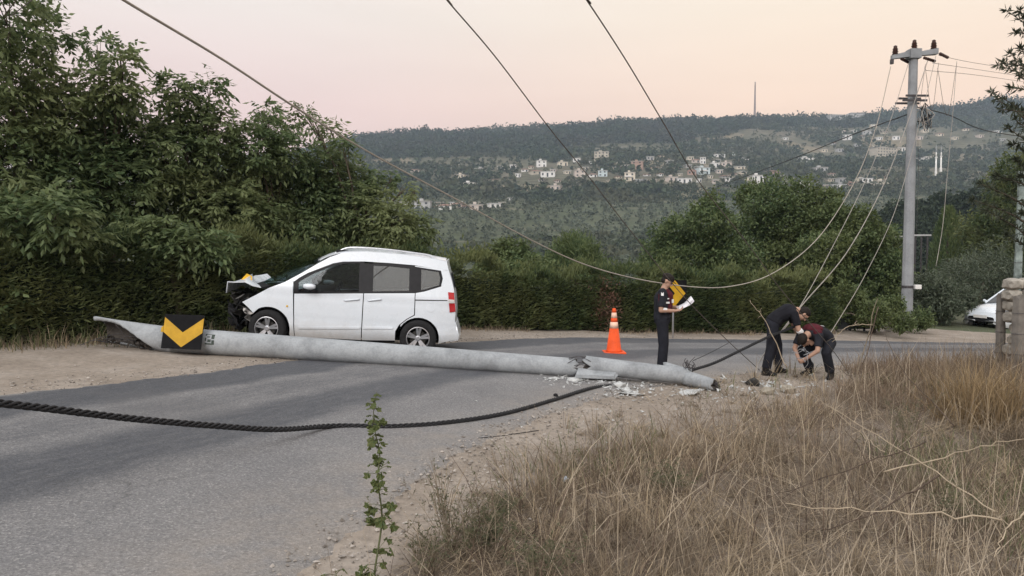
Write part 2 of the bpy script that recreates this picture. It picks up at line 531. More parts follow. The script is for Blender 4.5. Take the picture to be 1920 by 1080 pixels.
# dust drifted over both edges
e1 = t.new('MapRange', interpolation_type='SMOOTHSTEP'); t.l.new(vw, e1.inputs['Value']); t.set(e1, From_Min=-.01, From_Max=.045, To_Min=1.0, To_Max=0.0)
e2 = t.new('MapRange', interpolation_type='SMOOTHSTEP'); t.l.new(vw, e2.inputs['Value']); t.set(e2, From_Min=.72, From_Max=1.0, To_Min=0.0, To_Max=1.0)
e2 = t.math('MULTIPLY', e2.outputs[0], t.ramp(t.noise(co, 3.0, 5, .7), [(.38, .25), (.6, 1.0)]))
dust = t.math('MAXIMUM', e1.outputs[0], e2, True)
c = t.mix(t.math('MULTIPLY', dust, .8), c, t.mix(.6, (.27, .24, .21), t.ramp(mid, [(.3, .6), (.7, 1.4)]), 'MULTIPLY'))
hgt = t.math('ADD', vor.outputs['Distance'], t.math('MULTIPLY', fine, .4))
rough = t.math('SUBTRACT', .92, t.math('MULTIPLY', tar, .25))
t.pbr(c, rough, 0, t.bump(hgt, .55, .006), .25)
road = np_mesh('road', Vr, Fr, t.m, shade=True); tag(road, kind='structure')
uv = road.data.uv_layers.new(name='UVMap')
ulen = np.concatenate([[0], np.cumsum(np.linalg.norm(np.diff(ROAD_MID, axis=0), axis=1))])
UVv = np.stack(np.broadcast_arrays(ulen[:, None], vv[None, :]), -1).reshape(-1, 2)
uv.data.foreach_set('uv', UVv[Fr.ravel()].astype(np.float32).ravel())
# ------------------------------------------------------------------ far vegetation
def clump_trees(name, pts, hgt, wid, nq, mat, shape='round', qs=.34, seed=0, label=None, cat='trees'):
    """one mass of far trees: each a ragged bundle of leaf-clump faces filling a crown volume"""
    r = np.random.default_rng(seed)
    n = len(pts)
    pts = np.asarray(pts); hgt = np.asarray(hgt); wid = np.asarray(wid)
    d = r.normal(size=(n, nq, 3)); d /= np.linalg.norm(d, axis=2, keepdims=True)
    rad = r.uniform(.35, 1, (n, nq, 1)) ** .5
    off = d * rad
    if shape == 'cone':
        zt = r.uniform(0, 1, (n, nq)) ** 1.3
        a = r.uniform(0, 6.283, (n, nq)); w = (1 - zt * .9) * r.uniform(.5, 1, (n, nq))
        off = np.stack([np.cos(a) * w, np.sin(a) * w, zt * 2 - 1], -1)
    c = pts[:, None, :] + np.stack([off[..., 0] * wid[:, None] / 2, off[..., 1] * wid[:, None] / 2,
                                    (off[..., 2] * .5 + .55) * hgt[:, None]], -1)
    a = r.normal(size=(n, nq, 3)); a /= np.linalg.norm(a, axis=2, keepdims=True)
    b = np.cross(a, r.normal(size=(n, nq, 3))); b /= np.linalg.norm(b, axis=2, keepdims=True)
    s = (wid[:, None] * qs * r.uniform(.6, 1.3, (n, nq)))[..., None]
    q = np.stack([c - a * s * .6, c - b * s * .42, c + a * s * .6, c + b * s * .42], 2)
    V = q.reshape(-1, 3); F = np.arange(len(V)).reshape(-1, 4)
    o = np_mesh(name, V, F, mat)
    return tag(o, label, cat, kind='stuff')

M_PINE = m_leaf('far_pine_green', (.020, .034, .020), (.048, .066, .036), .1, .8, (.05, .045, .035), .02)
M_WOOD = m_leaf('far_wood_green', (.022, .036, .02), (.06, .08, .042), .1, .8, (.085, .085, .05), .02)
M_OLIVE = m_leaf('far_olive_green', (.062, .078, .052), (.125, .142, .10), .1, .8, (.065, .075, .045), .01)
M_KNOLL = m_leaf('knoll_pine_green', (.012, .022, .012), (.034, .048, .024), .1, .8)

def land_pts(x, y):
    return np.stack([x, y, H(x, y)], -1)
def wedge(n, d0, d1, p0, p1, r, power=1.0):
    """random land points between two distances and two bearings (photo columns at the camera)"""
    d = np.sqrt(r.uniform(d0 ** 2, d1 ** 2, n)) if power else r.uniform(d0, d1, n)
    px = r.uniform(p0, p1, n)
    return (px - 960) / FPX * d, d, px

r_ = np.random.default_rng(21)
# pine forest along the ridge
x, y, px = wedge(17000, 900, 1235, 380, 2080, r_)
low = np.interp(px, [380, 700, 1000, 1250, 1450, 1700, 1950, 2080], [840, 860, 930, 955, 1060, 1095, 1120, 1120])
k = (y > low + vnoise(x, y, .02, 31) * 45) & ~((vnoise(x, y, .03, 32) > .75) & (px > 1300))
x, y = x[k], y[k]; n = len(x)
clump_trees('ridge_forest', land_pts(x, y) - [0, 0, .5], (7 + 8 * r_.uniform(0, 1, n) ** 2) * (1 + .35 * vnoise(x, y, .05, 39)), r_.uniform(6, 11, n), 14, M_PINE, seed=1,
            label='dark pine forest covering the far ridge under the pink sky', cat='forest')
# mixed trees round the village
x, y, px = wedge(17000, 540, 1140, 420, 2080, r_)
k = vnoise(x, y, .022, 33) + .6 * vnoise(x, y, .06, 34) > -.15 - .3 * (y < 800)
k |= r_.uniform(0, 1, len(x)) < .13
x, y = x[k], y[k]; n = len(x)
_sz = 2.6 + 6.5 * r_.uniform(0, 1, n) ** 2.5
V_TREES = (land_pts(x, y) - [0, 0, .4], _sz * r_.uniform(.8, 1.2, n), _sz * r_.uniform(.9, 1.5, n))
# scrub and hedgerow patches on the lower slope
x, y, px = wedge(7000, 250, 620, 420, 2080, r_)
k = vnoise(x, y, .03, 35) > .45
x, y = x[k], y[k]; n = len(x)
clump_trees('hillside_scrub', land_pts(x, y) - [0, 0, .3], r_.uniform(2, 5, n), r_.uniform(3, 7, n), 14, M_WOOD, seed=3,
            label='dark green scrub patches on the slope below the village', cat='scrub')
# olive grove in loose rows
gx, gy = np.meshgrid(np.arange(-260, 440, 7.5), np.arange(235, 600, 7.0))
gx = gx.ravel() + gy.ravel() * .15 + r_.normal(0, 2.3, gx.size); gy = gy.ravel() + r_.normal(0, 2.3, gy.size)
k = (np.abs(gx / gy) < .8) & (vnoise(gx, gy, .03, 35) < .42) & (vnoise(gx, gy, .017, 36) > -.75)
gx, gy = gx[k], gy[k]; n = len(gx)
clump_trees('olive_grove', land_pts(gx, gy) - [0, 0, .2], r_.uniform(2.6, 4.2, n), r_.uniform(3.2, 5.2, n), 16, M_OLIVE, seed=4,
            label='pale grey green olive grove spread across the valley slope', cat='olive trees')
# valley floor trees
x, y, px = wedge(1500, 62, 240, 350, 1720, r_)
k = vnoise(x, y, .05, 37) > -.2
x, y = x[k], y[k]; n = len(x)
clump_trees('valley_scrub', land_pts(x, y) - [0, 0, .2], r_.uniform(1.5, 4.0, n), r_.uniform(2, 5, n), 50, M_WOOD, qs=.2, seed=5,
            label='scrubby trees on the valley floor beyond the hedge', cat='scrub')
# pine knoll on the right
x, y, px = wedge(420, 95, 250, 1600, 2120, r_)
k = np.interp(px, [1600, 1700, 1750], [.15, .7, 1]) > r_.uniform(0, 1, len(px))
x, y = x[k], y[k]; n = len(x)
clump_trees('pine_wood', land_pts(x, y) - [0, 0, .5], r_.uniform(5, 10, n), r_.uniform(4.5, 8, n), 420, M_KNOLL, qs=.11, seed=6,
            label='dark pine wood on the knoll behind the standing pole', cat='wood')

# ------------------------------------------------------------------ village
def wallmat(name, c): return m_simple(name, c, .85, .1, .35, bump=.0)
MW = {
 'white': wallmat('wall_white', (.72, .71, .69)), 'cream': wallmat('wall_cream', (.62, .56, .46)), 'beige': wallmat('wall_beige', (.46, .42, .35)),
 'grey': wallmat('wall_grey', (.42, .42, .42)), 'pink': wallmat('wall_pink', (.56, .49, .44)), 'brick': wallmat('wall_brick', (.36, .25, .20)),
 'blue': wallmat('wall_blue', (.52, .60, .62)), 'concrete': wallmat('wall_concrete', (.36, .35, .33)),
}
M_TILE = m_simple('roof_terracotta', (.27, .17, .135), .9, .25, .8)
M_SLAB = m_simple('roof_slab', (.50, .48, .46), .9, .15, .5)
M_DARKPANE = m_simple('house_window_dark', (.03, .035, .04), .25, .2, 1, spec=.5)
M_SHEET = m_simple('roof_sheet_pale', (.62, .63, .64), .5, .1, .5)

def house(px, py, w, h, wall, roof, label, rz=None, floors=None):
    b = hit(px, py, 2500, 250)
    d = b.y
    W, Hh = w * d / FPX, h * d / FPX
    D = min(max(W * .75, 6), 14)
    rz = rnd.uniform(-.35, .35) if rz is None else rz
    root = empty('village_house', (b.x, b.y + D * .4, b.z), rz)
    tag(root, label, 'house', 'houses of the hillside village')
    rh = 0.0
    if roof == 'hip': rh = Hh * .28
    bh = Hh - rh
    m = MB().box(-W / 2, W / 2, -D / 2, D / 2, -4, bh)
    m.build('wall', MW[wall], root)
    m = MB(); e = .5
    if roof == 'hip':
        x0, x1, y0, y1 = -W / 2 - e, W / 2 + e, -D / 2 - e, D / 2 + e
        q = max(W / 2 - D / 2, W * .12)
        m.add([(x0, y0, bh), (x1, y0, bh), (x1, y1, bh), (x0, y1, bh), (-q, 0, bh + rh), (q, 0, bh + rh),
               (x0, y0, bh - .25), (x1, y0, bh - .25), (x1, y1, bh - .25), (x0, y1, bh - .25)],
              [(0, 1, 5, 4), (1, 2, 5), (2, 3, 4, 5), (3, 0, 4), (6, 7, 1, 0), (7, 8, 2, 1), (8, 9, 3, 2), (9, 6, 0, 3), (9, 8, 7, 6)])
        m.build('roof', M_TILE, root)
    else:
        m.box(-W / 2 - e, W / 2 + e, -D / 2 - e, D / 2 + e, bh, bh + .3)
        m.build('roof', M_SHEET if roof == 'sheet' else M_SLAB, root)
        if w > 16 and roof == 'flat':
            MB().box(-W * .2, W * .02, -1.2, 1.6, bh + .3, bh + 2.0).build('stair_head', MW[wall], root)
    fl = floors or max(1, int(round(bh / 3.3)))
    fh = bh / fl
    nw = max(2, int(W / 3.6))
    for f in range(fl):
        for k in range(nw):
            xc = -W / 2 + W * (k + .5) / nw + rnd.uniform(-.2, .2)
            ww = min(.75, W / nw * .24); z0 = f * fh + fh * .32; z1 = f * fh + fh * .76
            if f == 0 and k == nw // 2: z0 = .05
            o = MB().box(xc - ww, xc + ww, -D / 2 - .06, -D / 2 + .2, z0, z1).build('door' if z0 < .1 else 'window', M_DARKPANE, root)
    if fl > 1 and wall in ('white', 'cream', 'pink', 'blue') and rnd.random() < .7:
        for f in range(1, fl):
            MB().box(-W * .46, W * .2, -D / 2 - 1.3, -D / 2 - .07, f * fh - .2, f * fh + .75).build('balcony', MW['white' if wall != 'white' else 'grey'], root)
    return root
HOUSES = [
 (760, 392, 26, 14, 'white', 'flat', 'white house at the left end of the lowest village row, beside the tree crown'),
 (792, 393, 34, 17, 'grey', 'flat', 'wide grey white two-storey house in the lowest village row'),
 (834, 393, 27, 12, 'white', 'hip', 'white house third from the left in the lowest village row'),
 (857, 389, 22, 10, 'pink', 'hip', 'pinkish house with red roof in the middle of the lowest row'),
 (892, 394, 28, 11, 'pink', 'flat', 'low wide pinkish house near the right end of the lowest row'),
 (926, 389, 24, 8, 'white', 'sheet', 'low white shed with pale roof at the right end of the lowest row'),
 (879, 350, 28, 8, 'white', 'flat', 'long low white house alone in the trees above the lowest row'),
 (902, 324, 24, 9, 'concrete', 'flat', 'bare concrete house with dark openings at the village\'s left edge'),
 (962, 317, 13, 9, 'white', 'flat', 'small white cube house right of the bare concrete house'),
 (1015, 313, 20, 13, 'white', 'flat', 'tall white house topping the left village cluster'),
 (1004, 327, 24, 10, 'beige', 'hip', 'beige house just below the tall white house of the left cluster'),
 (1028, 332, 30, 11, 'white', 'sheet', 'wide white house at the bottom of the left village cluster'),
 (1055, 311, 20, 8, 'cream', 'flat', 'low cream house right of the tall white house in the left cluster'),
 (956, 376, 10, 5, 'white', 'flat', 'tiny white hut standing alone right of the lowest row'),
 (1043, 359, 22, 12, 'pink', 'flat', 'peach coloured house alone on the bare bank below the left cluster'),
 (776, 323, 22, 7, 'pink', 'hip', 'low red-roofed house beside terraced fields under the pine forest'),
 (864, 333, 20, 6, 'cream', 'flat', 'low pale house between the terraced fields and the concrete house'),
 (1129, 301, 30, 18, 'beige', 'flat', 'large beige block highest in the village, under the forest edge'),
 (1082, 304, 15, 8, 'white', 'flat', 'small white house left of the large beige block'),
 (1087, 332, 22, 14, 'pink', 'flat', 'pinkish three-storey house left of the pale blue house'),
 (1111, 332, 17, 8, 'white', 'hip', 'small white house with brown roof next to the pale blue house'),
 (1131, 331, 19, 12, 'blue', 'flat', 'pale blue house below the large beige block'),
 (1182, 339, 22, 17, 'cream', 'flat', 'tall cream house at the front of the village centre'),
 (1196, 319, 24, 18, 'brick', 'flat', 'unfinished red brick house above the tall cream house'),
 (1174, 317, 14, 8, 'white', 'flat', 'low white house just left of the unfinished brick house'),
 (1203, 344, 24, 8, 'grey', 'sheet', 'low grey building attached right of the tall cream house'),
 (1256, 307, 14, 7, 'grey', 'flat', 'small grey house alone right of the brick house'),
 (1218, 300, 16, 7, 'grey', 'flat', 'small grey house among trees above the brick house'),
 (1260, 341, 22, 10, 'pink', 'flat', 'pinkish house left of the long white building in the front row'),
 (1284, 343, 30, 9, 'white', 'sheet', 'long low white building in the front row of the village centre'),
 (1298, 328, 18, 12, 'brick', 'hip', 'red roofed house behind the long low white building'),
 (1319, 327, 25, 14, 'blue', 'flat', 'blue and white banded house in the dense right cluster'),
 (1319, 307, 11, 13, 'white', 'flat', 'narrow white tower-like house above the banded house'),
 (1306, 305, 18, 8, 'pink', 'hip', 'brown roofed house left of the narrow white house'),
 (1341, 314, 20, 9, 'white', 'flat', 'white house right of the banded house'),
 (1350, 295, 22, 6, 'white', 'sheet', 'long white roofed house at the top of the dense right cluster'),
 (1372, 291, 11, 6, 'blue', 'flat', 'small pale blue house at the top right of the dense cluster'),
 (1396, 301, 17, 5, 'white', 'sheet', 'low white shed right of the dense cluster'),
 (1364, 312, 20, 8, 'pink', 'flat', 'pinkish house on the right side of the dense cluster'),
 (1388, 317, 19, 5, 'cream', 'sheet', 'low cream shed below the low white shed'),
 (1379, 331, 24, 7, 'pink', 'hip', 'red roofed house left of the tall white house by the treetops'),
 (1368, 341, 15, 8, 'white', 'flat', 'small white house at the bottom of the dense cluster'),
 (1421, 347, 23, 20, 'white', 'flat', 'tall white three-storey house just above the green treetops'),
 (1450, 326, 26, 8, 'brick', 'hip', 'red roofed house up the slope from the tall white house'),
 (1514, 304, 33, 9, 'white', 'flat', 'long white house with a row of dark windows on the slope'),
 (1540, 323, 27, 10, 'grey', 'flat', 'grey house below the long white house with dark windows'),
 (1590, 262, 18, 10, 'white', 'flat', 'white house high on the slope beside the sloping track'),
 (1507, 351, 23, 8, 'white', 'flat', 'white house alone at the bottom of the slope above the treetops'),
 (1578, 345, 14, 12, 'grey', 'flat', 'grey house rising behind the right-hand row'),
 (1573, 352, 28, 6, 'white', 'sheet', 'low white shed in front of the right-hand row'),
 (1597, 348, 18, 9, 'brick', 'hip', 'red roofed house in the middle of the right-hand row'),
 (1627, 342, 21, 8, 'white', 'sheet', 'white house with pale roof at the end of the right-hand row'),
 (1655, 345, 25, 6, 'cream', 'flat', 'low cream building between the right-hand row and the standing pole'),
 (1670, 335, 13, 8, 'brick', 'hip', 'small red roofed house close left of the standing pole'),
 (1664, 293, 62, 17, 'beige', 'flat', 'wide beige block left of the standing pole, high on the slope'),
 (1691, 284, 14, 8, 'white', 'flat', 'small white house above the wide beige block'),
 (1606, 248, 15, 5, 'white', 'flat', 'tiny white house below the ridge left of the standing pole'),
 (1473, 262, 11, 4, 'white', 'sheet', 'tiny white shed alone in the wood below the ridge'),
 (1630, 251, 22, 5, 'grey', 'flat', 'low grey house just left of the pole under the ridge'),
 (1724, 262, 14, 7, 'pink', 'flat', 'pinkish house immediately right of the standing pole'),
 (1727, 305, 16, 9, 'white', 'flat', 'white house right of the standing pole, left of the minarets'),
 (1872, 249, 14, 4, 'white', 'sheet', 'tiny white shed on the far right slope'),
 (1880, 264, 12, 4, 'grey', 'sheet', 'tiny grey shed on the far right slope below the white one'),
]
TINY = {
 'left': ('half hidden by trees in the left village cluster', [(985, 322), (997, 316), (1040, 322), (1064, 326), (972, 332), (1018, 340), (1047, 342), (940, 318), (930, 340)]),
 'centre': ('half hidden by trees in the village centre', [(1098, 318), (1108, 308), (1150, 318), (1158, 334), (1162, 309), (1212, 330), (1226, 318), (1228, 342), (1240, 330), (1146, 344), (1118, 346), (1240, 296)]),
 'right': ('half hidden by trees in the dense right cluster', [(1278, 330), (1290, 315), (1330, 296), (1332, 334), (1350, 325), (1347, 304), (1308, 318), (1328, 316), (1272, 318), (1382, 304), (1394, 326), (1356, 334), (1340, 344), (1312, 342), (1402, 338), (1296, 300)]),
 'slope': ('half hidden by trees on the slope past the dense cluster', [(1440, 340), (1466, 334), (1480, 318), (1470, 346), (1490, 340), (1556, 340), (1548, 352), (1610, 340), (1640, 350), (1560, 330), (1530, 346), (1500, 318), (1610, 275), (1650, 262), (1575, 285), (1640, 275)]),
 'upper': ('half hidden by trees high on the right slope', [(1545, 285), (1562, 272), (1585, 250), (1618, 258), (1640, 240), (1660, 250), (1680, 262), (1735, 248), (1762, 255), (1790, 262), (1812, 245), (1838, 258), (1742, 300), (1778, 310), (1625, 300)]),
 'low': ('half hidden by trees along the lowest village row', [(776, 388), (815, 391), (845, 384), (873, 391), (908, 392), (940, 386), (900, 384), (868, 384), (824, 386)]),
}
rt = random.Random(4)
ORD = ['leftmost', 'second', 'third', 'fourth', 'fifth', 'sixth', 'seventh', 'eighth', 'ninth', 'tenth', 'eleventh', 'twelfth', 'thirteenth', 'fourteenth', 'fifteenth', 'sixteenth']
for key, (lab, pts_) in TINY.items():
    for q, (px_, py_) in enumerate(sorted(pts_)):
        wl_ = rt.choice(['white', 'cream', 'cream', 'grey', 'pink', 'concrete']); rf_ = rt.choice(['flat', 'sheet', 'hip', 'flat'])
        place = lab.split('half hidden by trees ')[1]
        HOUSES.append((px_ + rt.uniform(-2, 2), py_, rt.uniform(8, 15), rt.uniform(4.5, 7.5), wl_, rf_,
                       'tiny %s house half hidden %s, %s' % (wl_, place, 'leftmost' if q == 0 else ORD[q] + ' from left')))
HPOS = []
for hrow in HOUSES:
    hrow = (hrow[0], hrow[1], hrow[2] * .88, hrow[3] * .9) + tuple(hrow[4:])
    ro = house(*hrow)
    HPOS.append((ro.location.x, ro.location.y, hrow[2]))
# clear the trees that stand on or in front of the houses
vp, vh, vw_ = V_TREES
keep = np.ones(len(vp), bool)
for hx, hy, w in HPOS:
    rad = w * hy / FPX * .5 + 5
    ax = np.abs(vp[:, 0] * (hy / vp[:, 1]) - hx) < rad * .85
    dy = hy - vp[:, 1]
    keep &= ~(ax & (dy > -10) & (dy < (30 if w > 14 else 16)))
clump_trees('village_trees', vp[keep], vh[keep], vw_[keep], 20, M_WOOD, seed=2,
            label='green trees scattered between the village houses', cat='trees')

# two minarets
M_MIN = m_simple('minaret_white', (.78, .77, .74), .7, .08, .3)
M_LEAD = m_simple('minaret_cap_grey', (.35, .37, .4), .5, .1, .3)
for px, py0, py1, lab in ((1754.5, 330, 272, 'taller white minaret right of the standing pole'), (1764, 322, 274, 'slimmer white minaret, the right one of the pair')):
    b = hit(px, py0, 2500, 350); hgt = (py0 - py1) * b.y / FPX; rr = 1.4 * b.y / FPX
    root = empty('minaret', b); tag(root, lab, 'minaret', 'minarets of the village mosque')
    MB().lathe([(rr * 1.5, -6), (rr * 1.5, hgt * .12), (rr, hgt * .2), (rr * .92, hgt * .55)], 14).build('shaft', M_MIN, root, True)
    MB().lathe([(rr * .95, hgt * .55), (rr * 1.5, hgt * .58), (rr * 1.5, hgt * .61)], 14).build('balcony', M_MIN, root)
    MB().lathe([(rr * .72, hgt * .611), (rr * .68, hgt * .76)], 12).build('upper_shaft', M_MIN, root, True)
    MB().lathe([(rr * .9, hgt * .761), (rr * .45, hgt * .87), (.05, hgt)], 12).build('spire', M_LEAD, root, True)

# lattice mast on the ridge
b = at(1415, 222, 1190); b.z = Hs(b.x, b.y)
s = b.y / FPX; hh = 74 * s
root = empty('lattice_mast', (b.x, b.y, b.z - 2)); tag(root, 'thin lattice radio mast standing on the ridge', 'mast')
M_MAST = m_simple('mast_steel', (.30, .25, .25), .5, .1, .2, metal=.3)
wb, wt = 3.0 * s, .9 * s
def mast_c(k, z):
    w = wb + (wt - wb) * z / hh
    return ((1, 1), (1, -1), (-1, -1), (-1, 1))[k % 4][0] * w / 2, ((1, 1), (1, -1), (-1, -1), (-1, 1))[k % 4][1] * w / 2, z
for k in range(4):
    MB().tube([mast_c(k, 0), mast_c(k, hh)], .34, 4).build('leg', M_MAST, root)
nb = 12
for i in range(nb):
    m = MB()
    for k in range(4):
        z0, z1 = hh * i / nb, hh * (i + 1) / nb
        m.tube([mast_c(k, z0), mast_c(k + 1, z1)], .2, 3).tube([mast_c(k + 1, z0), mast_c(k, z1)], .2, 3).tube([mast_c(k, z1), mast_c(k + 1, z1)], .2, 3)
    m.build('bracing', M_MAST, root)
# long pale building on the ridge
b = at(1585, 222, 1170); b.z = Hs(b.x, b.y) + 6
s = b.y / FPX
root = empty('ridge_building', (b.x, b.y, b.z), .1); tag(root, 'long pale building along the skyline left of the standing pole', 'building')
MB().box(-34 * s, 6 * s, -6, 6, -4, 6 * s).box(6.05 * s, 34 * s, -6, 6, -4, 10 * s).build('wall', MW['grey'], root)
MB().box(-34.5 * s, 5.9 * s, -7, 7, 6.01 * s, 6.6 * s).box(5.95 * s, 34.5 * s, -7, 7, 10.01 * s, 10.6 * s).build('roof', M_SLAB, root)
for k in range(9):
    MB().box((-31 + 4 * k) * s, (-29 + 4 * k) * s, -6.06, -5.8, 2.2 * s, 4.4 * s).build('window', M_DARKPANE, root)
# ------------------------------------------------------------------ near trees
M_BARK = m_simple('bark_grey_brown', (.11, .09, .07), .9, .3, 6, bump=.6, bscale=30)
M_ASH = m_leaf('ash_leaf', (.055, .092, .040), (.19, .245, .11), .45, .5, (.25, .28, .13), .5)
M_BUSH = m_leaf('broadleaf_green', (.050, .088, .036), (.155, .20, .085), .3, .55, (.11, .13, .045), .35)
M_HEDGE = m_leaf('cypress_green', (.036, .064, .027), (.125, .158, .062), .38, .6, (.18, .195, .08), .7)
M_SILVER = m_leaf('olive_leaf', (.055, .075, .045), (.125, .145, .10), .25, .5)
M_DEAD = m_leaf('dead_brown_leaf', (.11, .06, .04), (.20, .12, .085), .2, .8)

def unit(a):
    return a / np.maximum(np.linalg.norm(a, axis=-1, keepdims=True), 1e-9)

def leaf_quads(c, ax, nrm, L, W):
    """folded diamond leaves: base c, direction ax, about-normal nrm"""
    side = unit(np.cross(ax, nrm)); up = unit(np.cross(side, ax))
    L = L[..., None]; W = W[..., None]
    tip = c + ax * L
    m = c + ax * L * .45 - up * L * .06
    q = np.stack([c, m + side * W * .5, tip, m - side * W * .5], -2)
    V = q.reshape(-1, 3)
    return V, np.arange(len(V)).reshape(-1, 4)

def lobe_points(lobes, n, r, shell=.45):
    """points in a union of ellipsoids (centre, rx, ry, rz), thickest near their skin; with outward direction"""
    vol = np.array([l[1] * l[2] + l[1] * l[3] for l in lobes]); pick = r.choice(len(lobes), n, p=vol / vol.sum())
    C = np.array([list(l[0]) for l in lobes])[pick]; S = np.array([l[1:4] for l in lobes])[pick]
    d = unit(r.normal(size=(n, 3)))
    lump = 1 + .22 * np.sin(d[:, 0] * 5 + pick) * np.sin(d[:, 1] * 4.3 + pick * 2) + .18 * np.sin(d[:, 2] * 6 + pick * 1.7)
    rad = (shell + (1 - shell) * r.uniform(0, 1, n) ** .6) * lump
    return C + d * S * rad[:, None], d

def px_lobes(rows, d, depth=.9, r=None):
    """crown lobes given as (column, row, radius) at distance d, each lobe with its own depth"""
    out = []
    for i, (px, py, rp) in enumerate(rows):
        dd = d + rnd.uniform(-.5, .5) * depth
        R_ = rp * dd / FPX
        out.append((at(px, py, dd), R_, R_ * 1.05, R_))
    return out

def limbs(base, lobes, r0):
    """trunk with limbs that reach into the lobes"""
    tops = sorted([l[0] for l in lobes], key=lambda p: p.z)
    mean = sum((l[0] for l in lobes), Vector()) / len(lobes)
    fork = Vector((base.x * .6 + mean.x * .4, base.y * .6 + mean.y * .4, base.z + (mean.z - base.z) * .5))
    m = MB()
    tr = spline([base - Vector((0, 0, .3)), base + (fork - base) * .5 + Vector((.06, .05, 0)), fork], 7)
    m.tube(tr, [r0 * (1.25 - .65 * i / 6) for i in range(7)], 8)
    for l in lobes:
        p = l[0]
        mid = fork + (p - fork) * .5 + Vector((rnd.uniform(-.1, .1), rnd.uniform(-.1, .1), .12 * (p - fork).length))
        m.tube(spline([fork, mid, p], 5), [r0 * .5, r0 * .4, r0 * .28, r0 * .18, r0 * .1], 5)
        for _ in range(4):
            e = p + Vector((rnd.gauss(0, 1), rnd.gauss(0, 1), rnd.gauss(0, 1) + .4)).normalized() * l[1] * .95
            s = mid + (p - mid) * rnd.uniform(.3, 1)
            m.tube(spline([s, s + (e - s) * .5 + Vector((0, 0, .05)), e], 4), [r0 * .14, r0 * .1, r0 * .07, r0 * .04], 4)
    return m

def pinnate_tree(name, label, rows, d, n, seed, base=None, scale=1.0, mat=None):
    r = np.random.default_rng(seed)
    lobes = px_lobes(rows, d, 1.6)
    mean = sum((l[0] for l in lobes), Vector()) / len(lobes)
    bx, by = base if base else (mean.x, mean.y)
    b = Vector((bx, by, Hs(bx, by)))
    root = empty(name, b); tag(root, label, 'tree', 'leafy trees behind the left hedge')
    o = limbs(b, lobes, .09).build('trunk', M_BARK, root, True); o.matrix_parent_inverse = Matrix.Translation(-b)
    c, dirv = lobe_points(lobes, n, r)
    # a rachis that arches out and droops, leaflets in pairs along it
    ax = unit(dirv * .7 + r.normal(size=c.shape) * .55 + np.array([0, 0, .06]))
    Lr = r.uniform(.20, .34, n) * scale
    vs, fs, off = [], [], 0
    down = np.array([0, 0, -1.0])
    side = unit(np.cross(ax, down + r.normal(size=c.shape) * .25))
    for k in range(7):
        tt = (k // 2 + .6) / 3.6 if k < 6 else 1.0
        p = c + ax * (Lr * tt)[:, None] + down * (Lr * .36 * tt * tt)[:, None]
        sgn = 0 if k == 6 else (1 if k % 2 else -1)
        la = unit(ax * .55 + side * sgn * .9 + down * (.15 + .75 * r.uniform(0, 1, (n, 1)) ** 1.2))
        V, F = leaf_quads(p, la, np.array([0, 0, 1.0]) + r.normal(size=c.shape) * .45, r.uniform(.10, .20, n) * scale, r.uniform(.048, .082, n) * scale)
        vs.append(V); fs.append(F + off); off += len(V)
    o = np_mesh('crown', np.concatenate(vs), np.concatenate(fs), mat or M_ASH, root); o.matrix_parent_inverse = Matrix.Translation(-b)
    return root

pinnate_tree('ash_tree', 'tallest leafy green tree, cut by the left edge of the picture',
    [(10, 15, 75), (75, 55, 45), (40, 130, 75), (-40, 190, 110), (70, 230, 80), (20, 330, 110), (-60, 380, 110), (90, 400, 85), (20, 470, 80)], 13.4, 2900, 41)
pinnate_tree('ash_sapling', 'drooping leafy sapling overhanging the hedge at the left edge',
    [(20, 420, 55), (75, 440, 45), (-30, 480, 60), (40, 510, 45), (110, 400, 40), (150, 440, 35), (0, 560, 35)], 11.6, 1100, 40)
pinnate_tree('ash_sapling', 'second leafy sapling pushing through the hedge top left of the wrecked car',
    [(300, 440, 32), (345, 455, 28), (250, 445, 28), (400, 460, 24)], 13.6, 420, 39)
pinnate_tree('ash_tree', 'leafy green tree with twin tips, second from the left edge',
    [(182, 85, 25), (232, 110, 26), (225, 165, 34), (185, 170, 40), (165, 240, 70), (240, 255, 65), (140, 330, 85), (230, 350, 85), (180, 430, 80)], 14.8, 2400, 42)
pinnate_tree('ash_tree', 'leafy green tree with a forked crown above the front of the hedge, third from left',
    [(328, 165, 26), (395, 170, 22), (345, 220, 48), (395, 240, 42), (320, 300, 70), (400, 310, 65), (330, 390, 80), (420, 400, 75)], 16.0, 2400, 43)
pinnate_tree('ash_tree', 'leafy green tree above the wrecked car\'s bonnet, fourth from left',
    [(495, 205, 16), (515, 235, 28), (480, 280, 48), (540, 290, 42), (470, 360, 70), (555, 370, 65), (480, 440, 70), (560, 450, 60)], 17.0, 2400, 44)
pinnate_tree('ash_tree', 'shorter leafy tree over the car roof with thin sprays against the hill',
    [(568, 208, 10), (585, 228, 10), (618, 242, 13), (640, 268, 16), (610, 320, 46), (655, 345, 45), (690, 345, 26), (620, 410, 60), (690, 410, 55), (745, 425, 45), (785, 430, 24),
     (735, 335, 12), (765, 350, 11), (778, 365, 8), (650, 465, 50), (725, 470, 45)], 18.2, 2500, 45, scale=.95)

